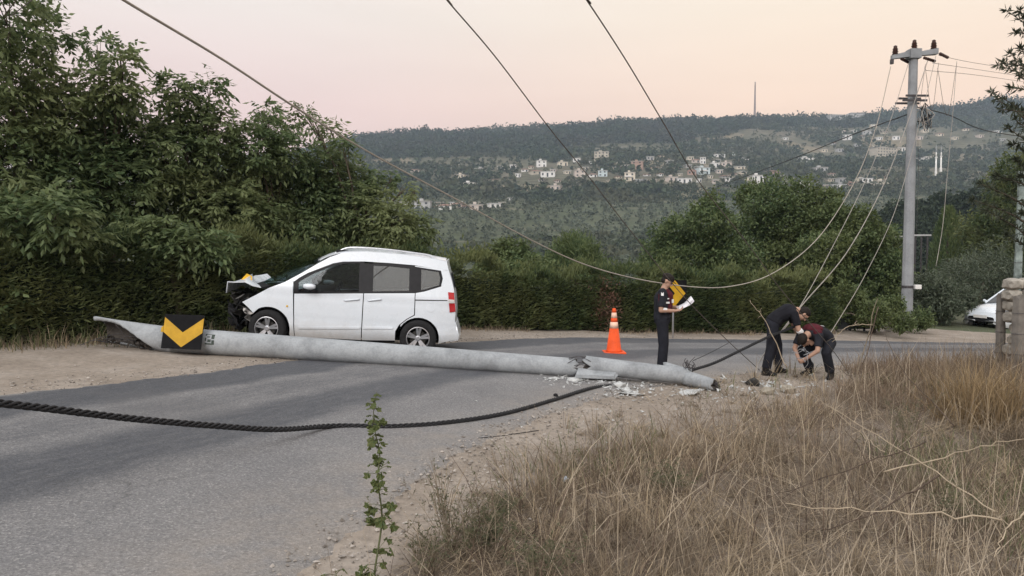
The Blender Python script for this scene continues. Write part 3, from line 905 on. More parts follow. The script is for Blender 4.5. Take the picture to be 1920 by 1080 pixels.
def leafy_bush(name, label, rows, d, n, seed, mat, cat='tree', group=None, L=(.12, .2), aspect=.5, depth=3.0, trunk=.08, droop=.2, shell=.5, part='crown', base=None):
    r = np.random.default_rng(seed)
    lobes = px_lobes(rows, d, depth)
    lobes = [(l[0], l[1], l[2] * 1.2, l[3]) for l in lobes]
    mean = sum((l[0] for l in lobes), Vector()) / len(lobes)
    bx, by = base if base else (mean.x, mean.y)
    b = Vector((bx, by, Hs(bx, by)))
    root = empty(name, b); tag(root, label, cat, group)
    o = limbs(b, lobes, trunk).build('trunk', M_BARK, root, True); o.matrix_parent_inverse = Matrix.Translation(-b)
    c, dirv = lobe_points(lobes, n, r, shell)
    # small sprigs of five leaves
    vs, fs, off = [], [], 0
    ax0 = unit(dirv * .6 + r.normal(size=c.shape) * .6)
    for k in range(5):
        ax = unit(ax0 + r.normal(size=c.shape) * .6 + np.array([0, 0, -droop]))
        Lk = r.uniform(L[0], L[1], n)
        V, F = leaf_quads(c + r.normal(size=c.shape) * L[1] * .45, ax, np.array([0, 0, 1.0]) + r.normal(size=c.shape) * .6, Lk, Lk * aspect * r.uniform(.8, 1.2, n))
        vs.append(V); fs.append(F + off); off += len(V)
    o = np_mesh(part, np.concatenate(vs), np.concatenate(fs), mat, root); o.matrix_parent_inverse = Matrix.Translation(-b)
    return root

G_R = 'broadleaf trees behind the right hedge'
leafy_bush('broadleaf_tree', 'bushy green tree behind the hedge, between the standing officer and the bending men',
    [(1270, 440, 40), (1330, 415, 45), (1240, 490, 40), (1300, 500, 55), (1360, 490, 55), (1220, 525, 25), (1370, 545, 50), (1300, 545, 40)], 31, 6500, 51, M_BUSH, 'tree', G_R)
leafy_bush('broadleaf_tree', 'tallest bushy green tree above the two bending men',
    [(1410, 368, 30), (1445, 380, 40), (1500, 372, 36), (1545, 385, 34), (1460, 430, 55), (1410, 450, 45), (1520, 430, 42), (1470, 500, 60), (1440, 550, 50), (1510, 540, 50)], 33, 7000, 52, M_BUSH, 'tree', G_R)
leafy_bush('broadleaf_tree', 'bushy green tree close to the left of the standing pole',
    [(1565, 415, 40), (1610, 440, 45), (1650, 465, 38), (1550, 480, 50), (1620, 505, 50), (1670, 505, 30), (1575, 555, 48), (1650, 555, 38)], 30, 6200, 53, M_BUSH, 'tree', G_R)
leafy_bush('roadside_bush', 'round green bush rising over the hedge just right of the car',
    [(945, 470, 22), (970, 490, 34), (920, 500, 28), (1000, 505, 28), (960, 520, 30)], 26, 2300, 54, M_BUSH, 'bush', 'bushes over the hedge', droop=.6)
leafy_bush('roadside_bush', 'feathery green bush over the hedge behind the traffic cone',
    [(1075, 465, 26), (1050, 495, 28), (1095, 490, 32), (1115, 510, 26), (1060, 520, 24)], 26.5, 1900, 55, M_BUSH, 'bush', 'bushes over the hedge', L=(.16, .28), aspect=.16, droop=-.4)
leafy_bush('roadside_bush', 'pale grey green bush right of the standing pole\'s foot',
    [(1740, 545, 32), (1765, 570, 30), (1745, 590, 28), (1800, 560, 28)], 27, 1900, 56, M_SILVER, 'bush', 'bushes around the standing pole', aspect=.3)
leafy_bush('roadside_bush', 'wide grey green bush behind the parked white car',
    [(1810, 510, 42), (1860, 500, 45), (1840, 545, 40), (1900, 530, 45), (1780, 520, 28)], 36, 2600, 57, M_SILVER, 'bush', 'bushes around the standing pole', aspect=.3)
leafy_bush('roadside_bush', 'dark low shrub at the right end of the hedge by the grey panel',
    [(1545, 590, 26), (1600, 592, 20), (1640, 590, 26), (1672, 575, 22), (1590, 560, 28), (1725, 600, 20), (1690, 605, 18)], 22.3, 2600, 58, M_BUSH, 'bush', 'bushes around the standing pole', L=(.07, .12))
leafy_bush('dark_tree', 'dark leafy tree mass at the right edge above the parked car',
    [(1880, 430, 55), (1920, 380, 60), (1860, 470, 40), (1930, 460, 60), (1830, 440, 30), (1900, 330, 40)], 45, 3800, 59, M_HEDGE, 'tree', L=(.2, .34), aspect=.35)
# column cypress
b = at(1775, 520, 52); b.z = Hs(b.x, b.y)
r = np.random.default_rng(60); n = 5200
top = at(1775, 392, 52).z; zt = r.uniform(0, 1, n); a = r.uniform(0, 6.283, n)
wr = 1.15 * np.sin(np.pi * np.clip(zt * .82 + .16, 0, 1)) ** .7 * r.uniform(.6, 1.05, n)
c = np.stack([b.x + np.cos(a) * wr, b.y + np.sin(a) * wr, b.z + zt * (top - b.z)], -1)
ax = unit(np.stack([np.cos(a) * .4, np.sin(a) * .4, np.ones(n)], -1) + r.normal(size=(n, 3)) * .25)
V, F = leaf_quads(c, ax, np.stack([np.cos(a), np.sin(a), np.zeros(n)], -1) + r.normal(size=(n, 3)) * .4, r.uniform(.2, .42, n), r.uniform(.06, .12, n))
root = empty('cypress_tree', b); tag(root, 'tall column-shaped cypress right of the standing pole', 'tree')
o = np_mesh('crown', V, F, M_BUSH, root); o.matrix_parent_inverse = Matrix.Translation(-b)
o = MB().tube([b, Vector((b.x, b.y, top - .6))], [.16, .03], 7).build('trunk', M_BARK, root); o.matrix_parent_inverse = Matrix.Translation(-b)

# olive tree hanging in from the right edge, trunk outside the frame
def olive():
    r = np.random.default_rng(61)
    base = Vector((6.55, 8.2, Hs(6.55, 8.2)))
    root = empty('olive_tree', base); tag(root, 'olive branches with narrow leaves hanging in at the right edge', 'tree')
    m = MB()
    fork = base + Vector((.05, .1, 2.0))
    m.tube(spline([base - Vector((0, 0, .2)), base + Vector((-.08, 0, 1)), fork], 6), [.2, .17, .15, .14, .13, .12], 8)
    ends = [(1888, 20), (1902, 60), (1880, 118), (1872, 122), (1896, 165), (1860, 172), (1880, 205), (1905, 225), (1868, 185), (1900, 270), (1915, 330), (1905, 300), (1895, 100), (1910, 140),
            (1890, 240), (1918, 400), (1870, 330), (1840, 345), (1850, 395), (1825, 375), (1890, 440), (1912, 20), (1915, 90), (1900, 200)]
    cs, axs = [], []
    for i, (px, py) in enumerate(ends):
        d = 8.1 + rnd.uniform(-.5, .5)
        e = at(px, py, d); s = at(1985 + rnd.uniform(-10, 20), py + rnd.uniform(40, 130), d + .2)
        pts = spline([fork, s, s + (e - s) * .5 + Vector((0, 0, .08)), e], 14)
        m.tube(pts, [.03 * (1 - k / 14) ** 1.6 + .003 for k in range(14)], 5)
        k0 = 7
        for k in range(k0, 14):
            for q in range(13 if py < 260 else 20):
                p = pts[k] if k == 13 else pts[k] + (pts[k + 1] - pts[k]) * rnd.random()
                tdir = (pts[min(k + 1, 13)] - pts[max(k - 1, 0)]).normalized()
                cs.append(p); axs.append(tdir * .7 + Vector((rnd.gauss(0, .8), rnd.gauss(0, .8), rnd.gauss(.1, .8))))
    c = np.array([list(p) for p in cs]); ax = unit(np.array([list(p) for p in axs])); n = len(c)
    V, F = leaf_quads(c, ax, r.normal(size=(n, 3)) + [0, 0, .6], r.uniform(.055, .10, n), r.uniform(.014, .022, n))
    o = m.build('trunk', M_BARK, root, True); o.matrix_parent_inverse = Matrix.Translation(-base)
    o = np_mesh('crown', V, F, m_leaf('near_olive_leaf', (.035, .045, .03), (.09, .105, .07), .25, .5), root); o.matrix_parent_inverse = Matrix.Translation(-base)
olive()

# ------------------------------------------------------------------ clipped cypress hedge
HEDGE = [(-13.5, 6.0), (-10.6, 8.8), (-8.2, 11.2), (-6.2, 13.4), (-4.2, 15.6), (-1.8, 17.4), (.8, 18.8), (4.2, 20.2), (7.0, 21.4), (9.4, 22.4)]
def hedge():
    r = np.random.default_rng(70)
    S = np.array([list(p) for p in spline([(p[0], p[1], 0) for p in HEDGE], 400)])
    T = unit(np.gradient(S, axis=0)); Nn = np.stack([T[:, 1], -T[:, 0], T[:, 2]], -1)    # towards the road
    L = np.concatenate([[0], np.cumsum(np.linalg.norm(np.diff(S, axis=0), axis=1))])
    Lt = L[-1]
    hgt = np.interp(S[:, 0], [-13, -9, -6, -3, 0, 9], [1.5, 1.5, 1.62, 1.5, 1.42, 1.45]) + vnoise(L, L * 0, 1.5, 8) * .10 + vnoise(L, L * 0, 4.5, 9) * .05
    base = Vector((S[200][0], S[200][1], Hs(S[200][0], S[200][1])))
    root = empty('cypress_hedge', base); tag(root, 'long dark green clipped cypress hedge behind the car along the bend', 'hedge')
    # dark core added inside the foliage to block light
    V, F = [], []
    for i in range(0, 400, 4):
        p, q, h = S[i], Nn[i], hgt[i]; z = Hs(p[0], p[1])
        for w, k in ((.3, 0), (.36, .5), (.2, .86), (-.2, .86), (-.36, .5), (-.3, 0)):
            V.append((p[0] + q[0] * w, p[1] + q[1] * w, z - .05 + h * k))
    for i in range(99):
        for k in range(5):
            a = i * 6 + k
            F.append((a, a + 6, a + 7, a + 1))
    o = np_mesh('light_block_core', np.array(V), np.array(F), m_simple('hedge_light_block', (.014, .02, .01), .95, .3, 3), root); o.matrix_parent_inverse = Matrix.Translation(-base)
    n = 62000
    s = r.uniform(0, Lt, n); idx = np.interp(s, L, np.arange(400)).astype(int)
    p, q, tt, h = S[idx], Nn[idx], T[idx], hgt[idx]
    # position round the section: mostly the road face, then the top
    u = r.uniform(0, 1, n)
    face = u < .66
    k = np.where(face, r.uniform(.02, .97, n) , 1.0)
    w = np.where(face, .42 + .05 * np.sin(k * 3) , r.uniform(-.45, .42, n))
    lump = vnoise(s, k * h * 1.4, 3.0, 71) * .10 + vnoise(s, k * h, 9.0, 72) * .06
    w = w + np.where(face, lump, 0); zz = k * h + np.where(face, 0, lump * 1.6 + r.exponential(.075, n))
    c = p + q * w[:, None]; z = H(c[:, 0], c[:, 1]); c[:, 2] = z + zz
    out = np.where(face[:, None], q, np.array([0, 0, 1.0]))
    ax = unit(out * .75 + tt * r.normal(0, .75, (n, 1)) + np.array([0, 0, .30]) + r.normal(size=(n, 3)) * .22)
    V, F = leaf_quads(c, ax, r.normal(size=(n, 3)) * .5 + [0, 0, 1.0], r.uniform(.09, .20, n), r.uniform(.022, .055, n))
    o = np_mesh('foliage', V, F, M_HEDGE, root); o.matrix_parent_inverse = Matrix.Translation(-base)
    # a browned patch
    bp = at(1128, 570, 19.0); n = 1500
    c = np.array(list(bp)) + r.normal(size=(n, 3)) * [.22, .12, .28]
    V, F = leaf_quads(c, unit(r.normal(size=(n, 3)) + [0, -.5, .4]), r.normal(size=(n, 3)) + [0, 0, 1.0], r.uniform(.06, .13, n), r.uniform(.02, .04, n))
    o = np_mesh('dead_patch', V, F, M_DEAD, root); o.matrix_parent_inverse = Matrix.Translation(-base)
    o['label'] = 'browned dead patch in the hedge'
hedge()
# ------------------------------------------------------------------ dry grass and weeds
M_STRAW = m_leaf('dry_straw', (.09, .068, .048), (.58, .47, .325), .3, .8, (.19, .15, .11), 1.2)
M_STRAW2 = m_leaf('red_brown_straw', (.12, .085, .06), (.34, .255, .175), .25, .8, (.16, .12, .09), .9)
M_GREENGRASS = m_leaf('sparse_green_grass', (.075, .095, .04), (.21, .22, .11), .3, .7)

def blades(name, x, y, h, w, mat, seed, lean=.5, kind='stuff', label=None, cat='grass', curl=.35, ang=None, tilt=None):
    r = np.random.default_rng(seed); n = len(x)
    b = np.stack([x, y, H(x, y) + near_bumps(x, y) - .01], -1)
    a = 2.6 * vnoise(x, y, 2.4, seed + 300) + r.normal(0, 1.5, n); ln = np.abs(r.normal(.15, lean, n)) + .08
    if ang is not None: a = ang
    if tilt is not None: ln = tilt
    dirh = np.stack([np.cos(a), np.sin(a), np.zeros(n)], -1)
    side = np.stack([-np.sin(a + r.normal(0, .9, n)), np.cos(a), np.zeros(n)], -1)
    up = np.array([0, 0, 1.0])
    ct, st = np.cos(np.minimum(ln, 1.45))[:, None], np.sin(np.minimum(ln, 1.45))[:, None]
    d1 = up * ct + dirh * st
    ln2 = np.minimum(ln + curl * r.uniform(0, 2.2, n), 1.9)[:, None]
    d2 = up * np.cos(ln2) + dirh * np.sin(ln2)
    h = h[:, None]; w = w[:, None]
    m = b + d1 * h * .55; tip = m + d2 * h * .5
    V = np.stack([b - side * w, b + side * w, m + side * w * .8, m - side * w * .8, tip], 1).reshape(-1, 3)
    o = np.arange(n)[:, None] * 5
    F4 = o + np.array([[0, 1, 2, 3]]); F3 = o + np.array([[3, 2, 4]])
    ob = np_mesh(name, V, [F4, F3], mat)
    return tag(ob, label, cat, kind=kind)

def verge(x, y):
    """how grassy the near verge is, 0..1: bare along the road edge, thick towards the right and the camera"""
    # signed distance from the near road edge to the right
    best = np.full(x.shape, 1e9)
    for a in _n[::3]:
        best = np.minimum(best, np.hypot(x - a[0], y - a[1]))
    inside = road_depth(x, y) > -.05
    left = x < np.interp(y, _n[:, 1], _n[:, 0])
    d = np.where(inside | left, -1, best)
    edge = np.interp(y, [2, 4, 6, 8, 10, 12, 14, 18], [.15, .3, .9, 1.9, 2.6, 2.2, 2.2, 1.6])
    return smooth(0, 1, (d - edge * .34) / (edge * .6 + .25)) * (d > 0), d

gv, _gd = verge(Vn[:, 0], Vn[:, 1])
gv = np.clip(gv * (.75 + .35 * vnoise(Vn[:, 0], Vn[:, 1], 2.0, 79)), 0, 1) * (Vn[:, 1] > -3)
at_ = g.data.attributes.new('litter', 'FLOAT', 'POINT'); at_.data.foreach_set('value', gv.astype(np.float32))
r = np.random.default_rng(80)
def sample(n, y0, y1, x0, x1, power):
    # more near the camera
    yy = y0 + (y1 - y0) * r.uniform(0, 1, n) ** power
    xx = r.uniform(x0, 1, n) * 0 + r.uniform(-.25, .95, n) * yy + r.uniform(0, .8, n) * (yy < 6)
    return xx, yy
def tussocks(n):
    cx, cy = sample(n, 2.6, 17, 0, 0, 1.35)
    g_, d_ = verge(cx, cy)
    k = r.uniform(0, 1, n) < np.maximum(g_ * (.18 + .9 * smooth(-.5, .5, vnoise(cx, cy, 1.6, 81))), (.05 + .16 * smooth(.1, .6, vnoise(cx, cy, 2.3, 84))) * (d_ > .08))
    cx, cy = cx[k], cy[k]
    cnt = r.integers(10, 42, len(cx)); i = np.repeat(np.arange(len(cx)), cnt)
    big = (.55 + .9 * r.uniform(0, 1, len(cx)) ** 2)[i]
    a = r.uniform(0, 6.283, len(i)); rad = np.abs(r.normal(0, .05, len(i))) * big
    lay = r.uniform(0, 6.283, len(cx))[i]; flat = (r.uniform(0, 1, len(cx)) < .66)[i]
    a = np.where(flat, lay + r.normal(0, .55, len(i)), a)
    return cx[i] + np.cos(a) * rad, cy[i] + np.sin(a) * rad, a, big, flat
x, y, aa_, big, flat = tussocks(7600)
n = len(x)
rise = 1 + 1.3 * smooth(3.0, 6.5, x) * smooth(5, 9, y)
blades('dry_grass', x, y, (.09 + .25 * r.uniform(0, 1, n) ** 1.4) * big * rise, r.uniform(.0012, .003, n) * (.7 + y * .09), M_STRAW, 83, 1.0,
       label='tangled pale dry grass covering the right-hand verge', ang=aa_, tilt=np.where(flat, r.uniform(.7, 1.5, n), np.abs(r.normal(.1, .55, n))))
x, y = sample(30000, 2.6, 17, 0, 0, 1.4)
g_, d_ = verge(x, y)
k = r.uniform(0, 1, len(x)) < g_ * smooth(.1, .6, vnoise(x, y, 1.1, 85))
x, y = x[k], y[k]; n = len(x)
blades('brown_weeds', x, y, .12 + .35 * r.uniform(0, 1, n) ** 1.6, r.uniform(.0012, .0024, n) * (.7 + y * .09), M_STRAW2, 86, .8,
       label='reddish brown dead weeds standing among the dry grass', cat='weeds')
x, y = sample(30000, 2.6, 17, 0, 0, 1.4)
g_, d_ = verge(x, y)
k = r.uniform(0, 1, len(x)) < (g_ * .9 + .1 * (d_ > .2)) * smooth(-.05, .5, vnoise(x, y, 1.3, 87))
x, y = x[k], y[k]; n = len(x)
blades('green_grass', x, y, .08 + .22 * r.uniform(0, 1, n), r.uniform(.0018, .0036, n) * (.7 + y * .09), M_GREENGRASS, 88, .45,
       label='sparse green grass tufts low in the verge')
# long crossing stems with seed heads
x, y = sample(9000, 2.8, 15, 0, 0, 1.3)
g_, d_ = verge(x, y)
k = r.uniform(0, 1, len(x)) < g_ ** 2 * (.25 + .75 * smooth(-.2, .7, vnoise(x, y, .8, 95)))
x, y = x[k], y[k]; n = len(x)
blades('long_dry_stems', x, y, (.35 + .5 * r.uniform(0, 1, n) ** 1.5) * (1 + .35 * smooth(2.5, 6, x)), r.uniform(.0012, .0026, n) * (.7 + y * .09), m_leaf('pale_stem', (.22, .175, .125), (.58, .49, .37), .25, .8), 96, 1.15,
       label='long pale dry stems crossing over the verge grass', curl=.25)
# dark dead twigs tangled through it
x, y = sample(9000, 2.8, 14, 0, 0, 1.2)
g_, d_ = verge(x, y)
k = r.uniform(0, 1, len(x)) < g_ * smooth(-.1, .6, vnoise(x, y, 1.2, 98))
x, y = x[k], y[k]; n = len(x)
blades('dead_twigs', x, y, .15 + .6 * r.uniform(0, 1, n) ** 1.8, r.uniform(.0012, .003, n) * (.7 + y * .09), m_leaf('dead_twig', (.045, .032, .025), (.15, .105, .08), .05, .85), 99, 1.1,
       label='dark dead twigs tangled through the verge grass', cat='twigs', curl=.2)
# matted litter lying flat
x, y = sample(70000, 2.6, 15, 0, 0, 1.5)
g_, d_ = verge(x, y)
k = r.uniform(0, 1, len(x)) < np.maximum(g_, .30 * (d_ > .15))
x, y = x[k], y[k]; n = len(x)
blades('grass_litter', x, y, .08 + .25 * r.uniform(0, 1, n), r.uniform(.0012, .0026, n) * (.7 + y * .09), M_STRAW, 89, .25,
       label='broken straw lying flat on the verge soil', cat='straw', curl=.1)
o = bpy.data.objects['grass_litter']
# lay it down: squash heights towards the soil
co = np.empty(len(o.data.vertices) * 3, np.float32); o.data.vertices.foreach_get('co', co); co = co.reshape(-1, 3)
bb = co.reshape(-1, 5, 3); base = bb[:, :1, :].copy(); rel = bb - base
zr = rel[..., 2].copy(); aa = r.uniform(0, 6.283, len(bb))[:, None]
rel[..., 0] += np.cos(aa) * zr * .9; rel[..., 1] += np.sin(aa) * zr * .9; rel[..., 2] = zr * r.uniform(.05, .55, len(bb))[:, None]
o.data.vertices.foreach_set('co', (base + rel).astype(np.float32).ravel())
# dry fringe under the hedge and beyond the road
def fringe(name, n, seed, mat, label, x0, x1, hmin, hmax):
    r = np.random.default_rng(seed)
    S = np.array([list(p) for p in spline([(p[0], p[1], 0) for p in HEDGE], 400)]); T = unit(np.gradient(S, axis=0)); Nn = np.stack([T[:, 1], -T[:, 0]], -1)
    i = r.integers(0, 400, n); w = .42 + np.abs(r.normal(0, .22, n)) + .5 * (S[i, 0] < -5) * r.uniform(0, 1, n) ** 2
    x = S[i, 0] + Nn[i, 0] * w; y = S[i, 1] + Nn[i, 1] * w
    k = (x > x0) & (x < x1) & (vnoise(x, y, 1.5, seed) > -.35); x, y = x[k], y[k]; m = len(x)
    blades(name, x, y, hmin + (hmax - hmin) * r.uniform(0, 1, m) ** 2, r.uniform(.003, .007, m), mat, seed, .4, label=label, cat='grass')
fringe('verge_grass', 7000, 91, M_STRAW, 'dry grass fringe along the foot of the hedge', -14, 10, .04, .22)
fringe('hedge_weeds', 4200, 92, M_GREENGRASS, 'green weeds at the foot of the hedge on the left', -14, -3.5, .08, .60)
fringe('hedge_straw', 5000, 97, M_STRAW, 'tall dry straw at the foot of the hedge on the left', -14, -4.5, .08, .45)
# brown brush right of the standing pole, in front of the parked car
n = 7500
px = r.uniform(1575, 1960, n); d = r.uniform(9.5, 14.5, n)
x = (px - 960) / FPX * d; y = d
k = (road_depth(x, y) < -.3) & (vnoise(x, y, .9, 93) > -.45) & ((x > 5.9) | (y < 11.6)); x, y = x[k], y[k]; n = len(x)
blades('brown_brush', x, y, .15 + .5 * r.uniform(0, 1, n) ** 1.7 * smooth(5.0, 7.5, x) + .1, r.uniform(.0022, .005, n), M_STRAW2, 94, .6, label='rusty brown dead brush in front of the parked white car', cat='brush')

# loose gravel along both road edges
def gravel(n, seed):
    r = np.random.default_rng(seed)
    i = r.integers(0, NU, n); near = r.uniform(0, 1, n) < .68
    e = np.where(near[:, None], _n[i], _f[i]); dv = _dir[i] * np.where(near, 1, -1)[:, None]
    off = np.where(near, np.abs(r.normal(0, .8, n)) - .35, np.abs(r.normal(0, .5, n)) - .2)
    p = e + dv * off[:, None] + r.normal(0, .05, (n, 2))
    k = (p[:, 1] > 2.2) & (p[:, 1] < 19) & (np.abs(p[:, 0]) < p[:, 1] * .95 + 1)
    p = p[k]; n = len(p)
    s = .004 + .016 * r.uniform(0, 1, n) ** 3
    oct_ = np.array([[1, 0, 0], [-1, 0, 0], [0, 1, 0], [0, -1, 0], [0, 0, 1], [0, 0, -1.0]])
    V = oct_[None] * s[:, None, None] * r.uniform(.6, 1.35, (n, 6, 1)) + r.normal(0, .15, (n, 6, 3)) * s[:, None, None]
    V[..., 2] *= .7
    z = H(p[:, 0], p[:, 1]) + np.where(road_depth(p[:, 0], p[:, 1]) > .1, .012, .004)
    V += np.concatenate([p, z[:, None]], 1)[:, None, :]
    f = np.array([[0, 2, 4], [2, 1, 4], [1, 3, 4], [3, 0, 4], [2, 0, 5], [1, 2, 5], [3, 1, 5], [0, 3, 5]])
    F = (np.arange(n)[:, None, None] * 6 + f[None]).reshape(-1, 3)
    o = np_mesh('gravel', V.reshape(-1, 3), F, m_leaf('loose_gravel', (.13, .115, .10), (.44, .40, .36), .0, .9))
    tag(o, 'loose gravel scattered along both road edges', 'gravel', kind='stuff')
gravel(15000, 120)
# ------------------------------------------------------------------ crashed white car
def m_paint(name, c):
    t = NT(name); co = t.coord()
    col = t.mix(t.ramp(t.noise(co, 2.2, 6, .65), [(.5, 0.0), (.8, .12)]), c, (.5, .46, .41))
    sep = t.new('SeparateXYZ'); t.l.new(co, sep.inputs[0])          # road grime thrown up along the sills
    gr = t.new('MapRange'); t.l.new(t.math('ADD', sep.outputs['Z'], t.math('MULTIPLY', t.noise(co, 6, 6, .7), -.35)), gr.inputs['Value']); t.set(gr, From_Min=.02, From_Max=.34, To_Min=.55, To_Max=0.0)
    col = t.mix(gr.outputs[0], col, (.36, .32, .275))
    t.pbr(col, t.ramp(t.noise(co, 5, 4), [(.3, .22), (.7, .34)]), 0, None, .5, Coat_Weight=.5, Coat_Roughness=.08)
    return t.m
M_WHITE = m_paint('white_car_paint', (.70, .75, .80))
M_TRIM = m_simple('black_plastic_trim', (.02, .02, .022), .45, .2, 12)
M_SEAL = m_simple('panel_gap_black', (.012, .012, .012), .8, .1, 5)
M_TYRE = m_simple('tyre_rubber', (.022, .022, .023), .85, .2, 20, bump=.3)
M_ALLOY = m_simple('alloy_rim', (.55, .56, .58), .32, .12, 9, metal=.85)
M_CHROME = m_simple('rail_silver', (.60, .61, .63), .28, .08, 5, metal=.8)
M_RED = m_simple('tail_lamp_red', (.42, .015, .02), .15, .15, 10, spec=.6)
M_LAMPW = m_simple('lamp_clear', (.62, .60, .58), .12, .1, 10, spec=.6)
M_DARKMETAL = m_simple('engine_dark_metal', (.05, .048, .045), .55, .5, 14, metal=.4, bump=.5)
M_GREYPL = m_simple('torn_grey_plastic', (.16, .155, .15), .6, .35, 10, bump=.4)
M_SEAT = m_simple('seat_dark_cloth', (.035, .035, .038), .9, .2, 12)
M_SEATL = m_simple('seat_back_grey', (.20, .20, .20), .9, .15, 12)
M_YEL = m_simple('yellow_reflector', (.72, .42, .03), .4, .15, 10)
def m_glass(name, tint, refl=.10, rough=.02):
    t = NT(name)
    tr = t.new('BsdfTransparent'); tr.inputs[0].default_value = (*tint, 1)
    gl = t.new('BsdfGlossy'); t.set(gl, Roughness=rough); gl.inputs[0].default_value = (.95, .97, 1, 1)
    fr = t.new('LayerWeight'); t.set(fr, Blend=.12)
    f = t.math('ADD', t.math('MULTIPLY', fr.outputs['Facing'], .35), refl, True)
    ms = t.new('MixShader'); t.l.new(f, ms.inputs[0]); t.l.new(tr.outputs[0], ms.inputs[1]); t.l.new(gl.outputs[0], ms.inputs[2])
    t.l.new(ms.outputs[0], t.out.inputs['Surface'])
    return t.m
M_GLASS = m_glass('car_side_glass', (.66, .69, .69), .012)
M_GLASS2 = m_glass('car_rear_tinted_glass', (.6, .63, .63), .15)
M_WIND = m_glass('car_windscreen_glass', (.7, .78, .78), .07)

_TC, _TS = math.cos(.0672), math.sin(.0672)
def T(zx_, zy_):
    """side-view drawing of the car (drawing units) -> (x along the car from the front axle, z above ground), metres"""
    rx, ry = zx_ - 412, zy_ - 700
    return ((rx * _TC + ry * _TS) / 449.0, .31 + (rx * _TS - ry * _TC) / 449.0)
def TT(*pts): return [T(*p) for p in pts]
def cw(x, z):
    """half width of the body at (x, z)"""
    w = .875
    if z > .98: w -= (z - .98) * .27
    if z > .60 and z < .98: w -= (abs(z - .78) < .0) * 0
    if z < .42: w -= (.42 - z) ** 2 * 1.4
    w -= .012 * math.exp(-((z - .50) / .03) ** 2)           # side moulding crease
    w -= .010 * math.exp(-((z - .905) / .05) ** 2)          # shoulder hollow
    if x < .25: w -= (.25 - x) ** 2 * .14
    if x > 2.55: w -= (x - 2.55) ** 2 * .17
    return w

def side_panel(name, poly, mat, parent, side, inset=0.0, thick=.02, step=.07, holes=()):
    """a panel cut from the body side: poly in (x, z), laid on the curved side"""
    bm = bmesh.new()
    vs = [bm.verts.new((x, 0, z)) for x, z in poly]
    bm.faces.new(vs)
    xs = [p[0] for p in poly]; zs = [p[1] for p in poly]
    for axis, lo, hi in ((0, min(xs), max(xs)), (2, min(zs), max(zs))):
        k = math.ceil(lo / step) * step
        while k < hi:
            co = [0, 0, 0]; co[axis] = k; no = [0, 0, 0]; no[axis] = 1
            bmesh.ops.bisect_plane(bm, geom=bm.verts[:] + bm.edges[:] + bm.faces[:], plane_co=co, plane_no=no, dist=1e-5)
            k += step
    for v in bm.verts:
        v.co.y = side * (cw(v.co.x, v.co.z) - inset)
    fs = bm.faces[:]
    ret = bmesh.ops.extrude_face_region(bm, geom=fs)
    for v in ret['geom']:
        if isinstance(v, bmesh.types.BMVert): v.co.y -= side * thick
    bmesh.ops.recalc_face_normals(bm, faces=bm.faces)
    me = bpy.data.meshes.new(name); bm.to_mesh(me); bm.free()
    o = link(name, me, mat, parent)
    return smooth_by_angle(o, 35)

def loft(name, rows, mat, parent, thick=.02, deg=35):
    n = len(rows[0]); V = [p for r_ in rows for p in r_]
    F = [(i * n + j, i * n + j + 1, (i + 1) * n + j + 1, (i + 1) * n + j) for i in range(len(rows) - 1) for j in range(n - 1)]
    me = bpy.data.meshes.new(name); me.from_pydata(V, [], F)
    bm = bmesh.new(); bm.from_mesh(me)
    bmesh.ops.recalc_face_normals(bm, faces=bm.faces)
    bm.to_mesh(me); bm.free()
    o = link(name, me, mat, parent)
    if thick:
        md = o.modifiers.new('s', 'SOLIDIFY'); md.thickness = thick; md.offset = 0
    return smooth_by_angle(o, deg)

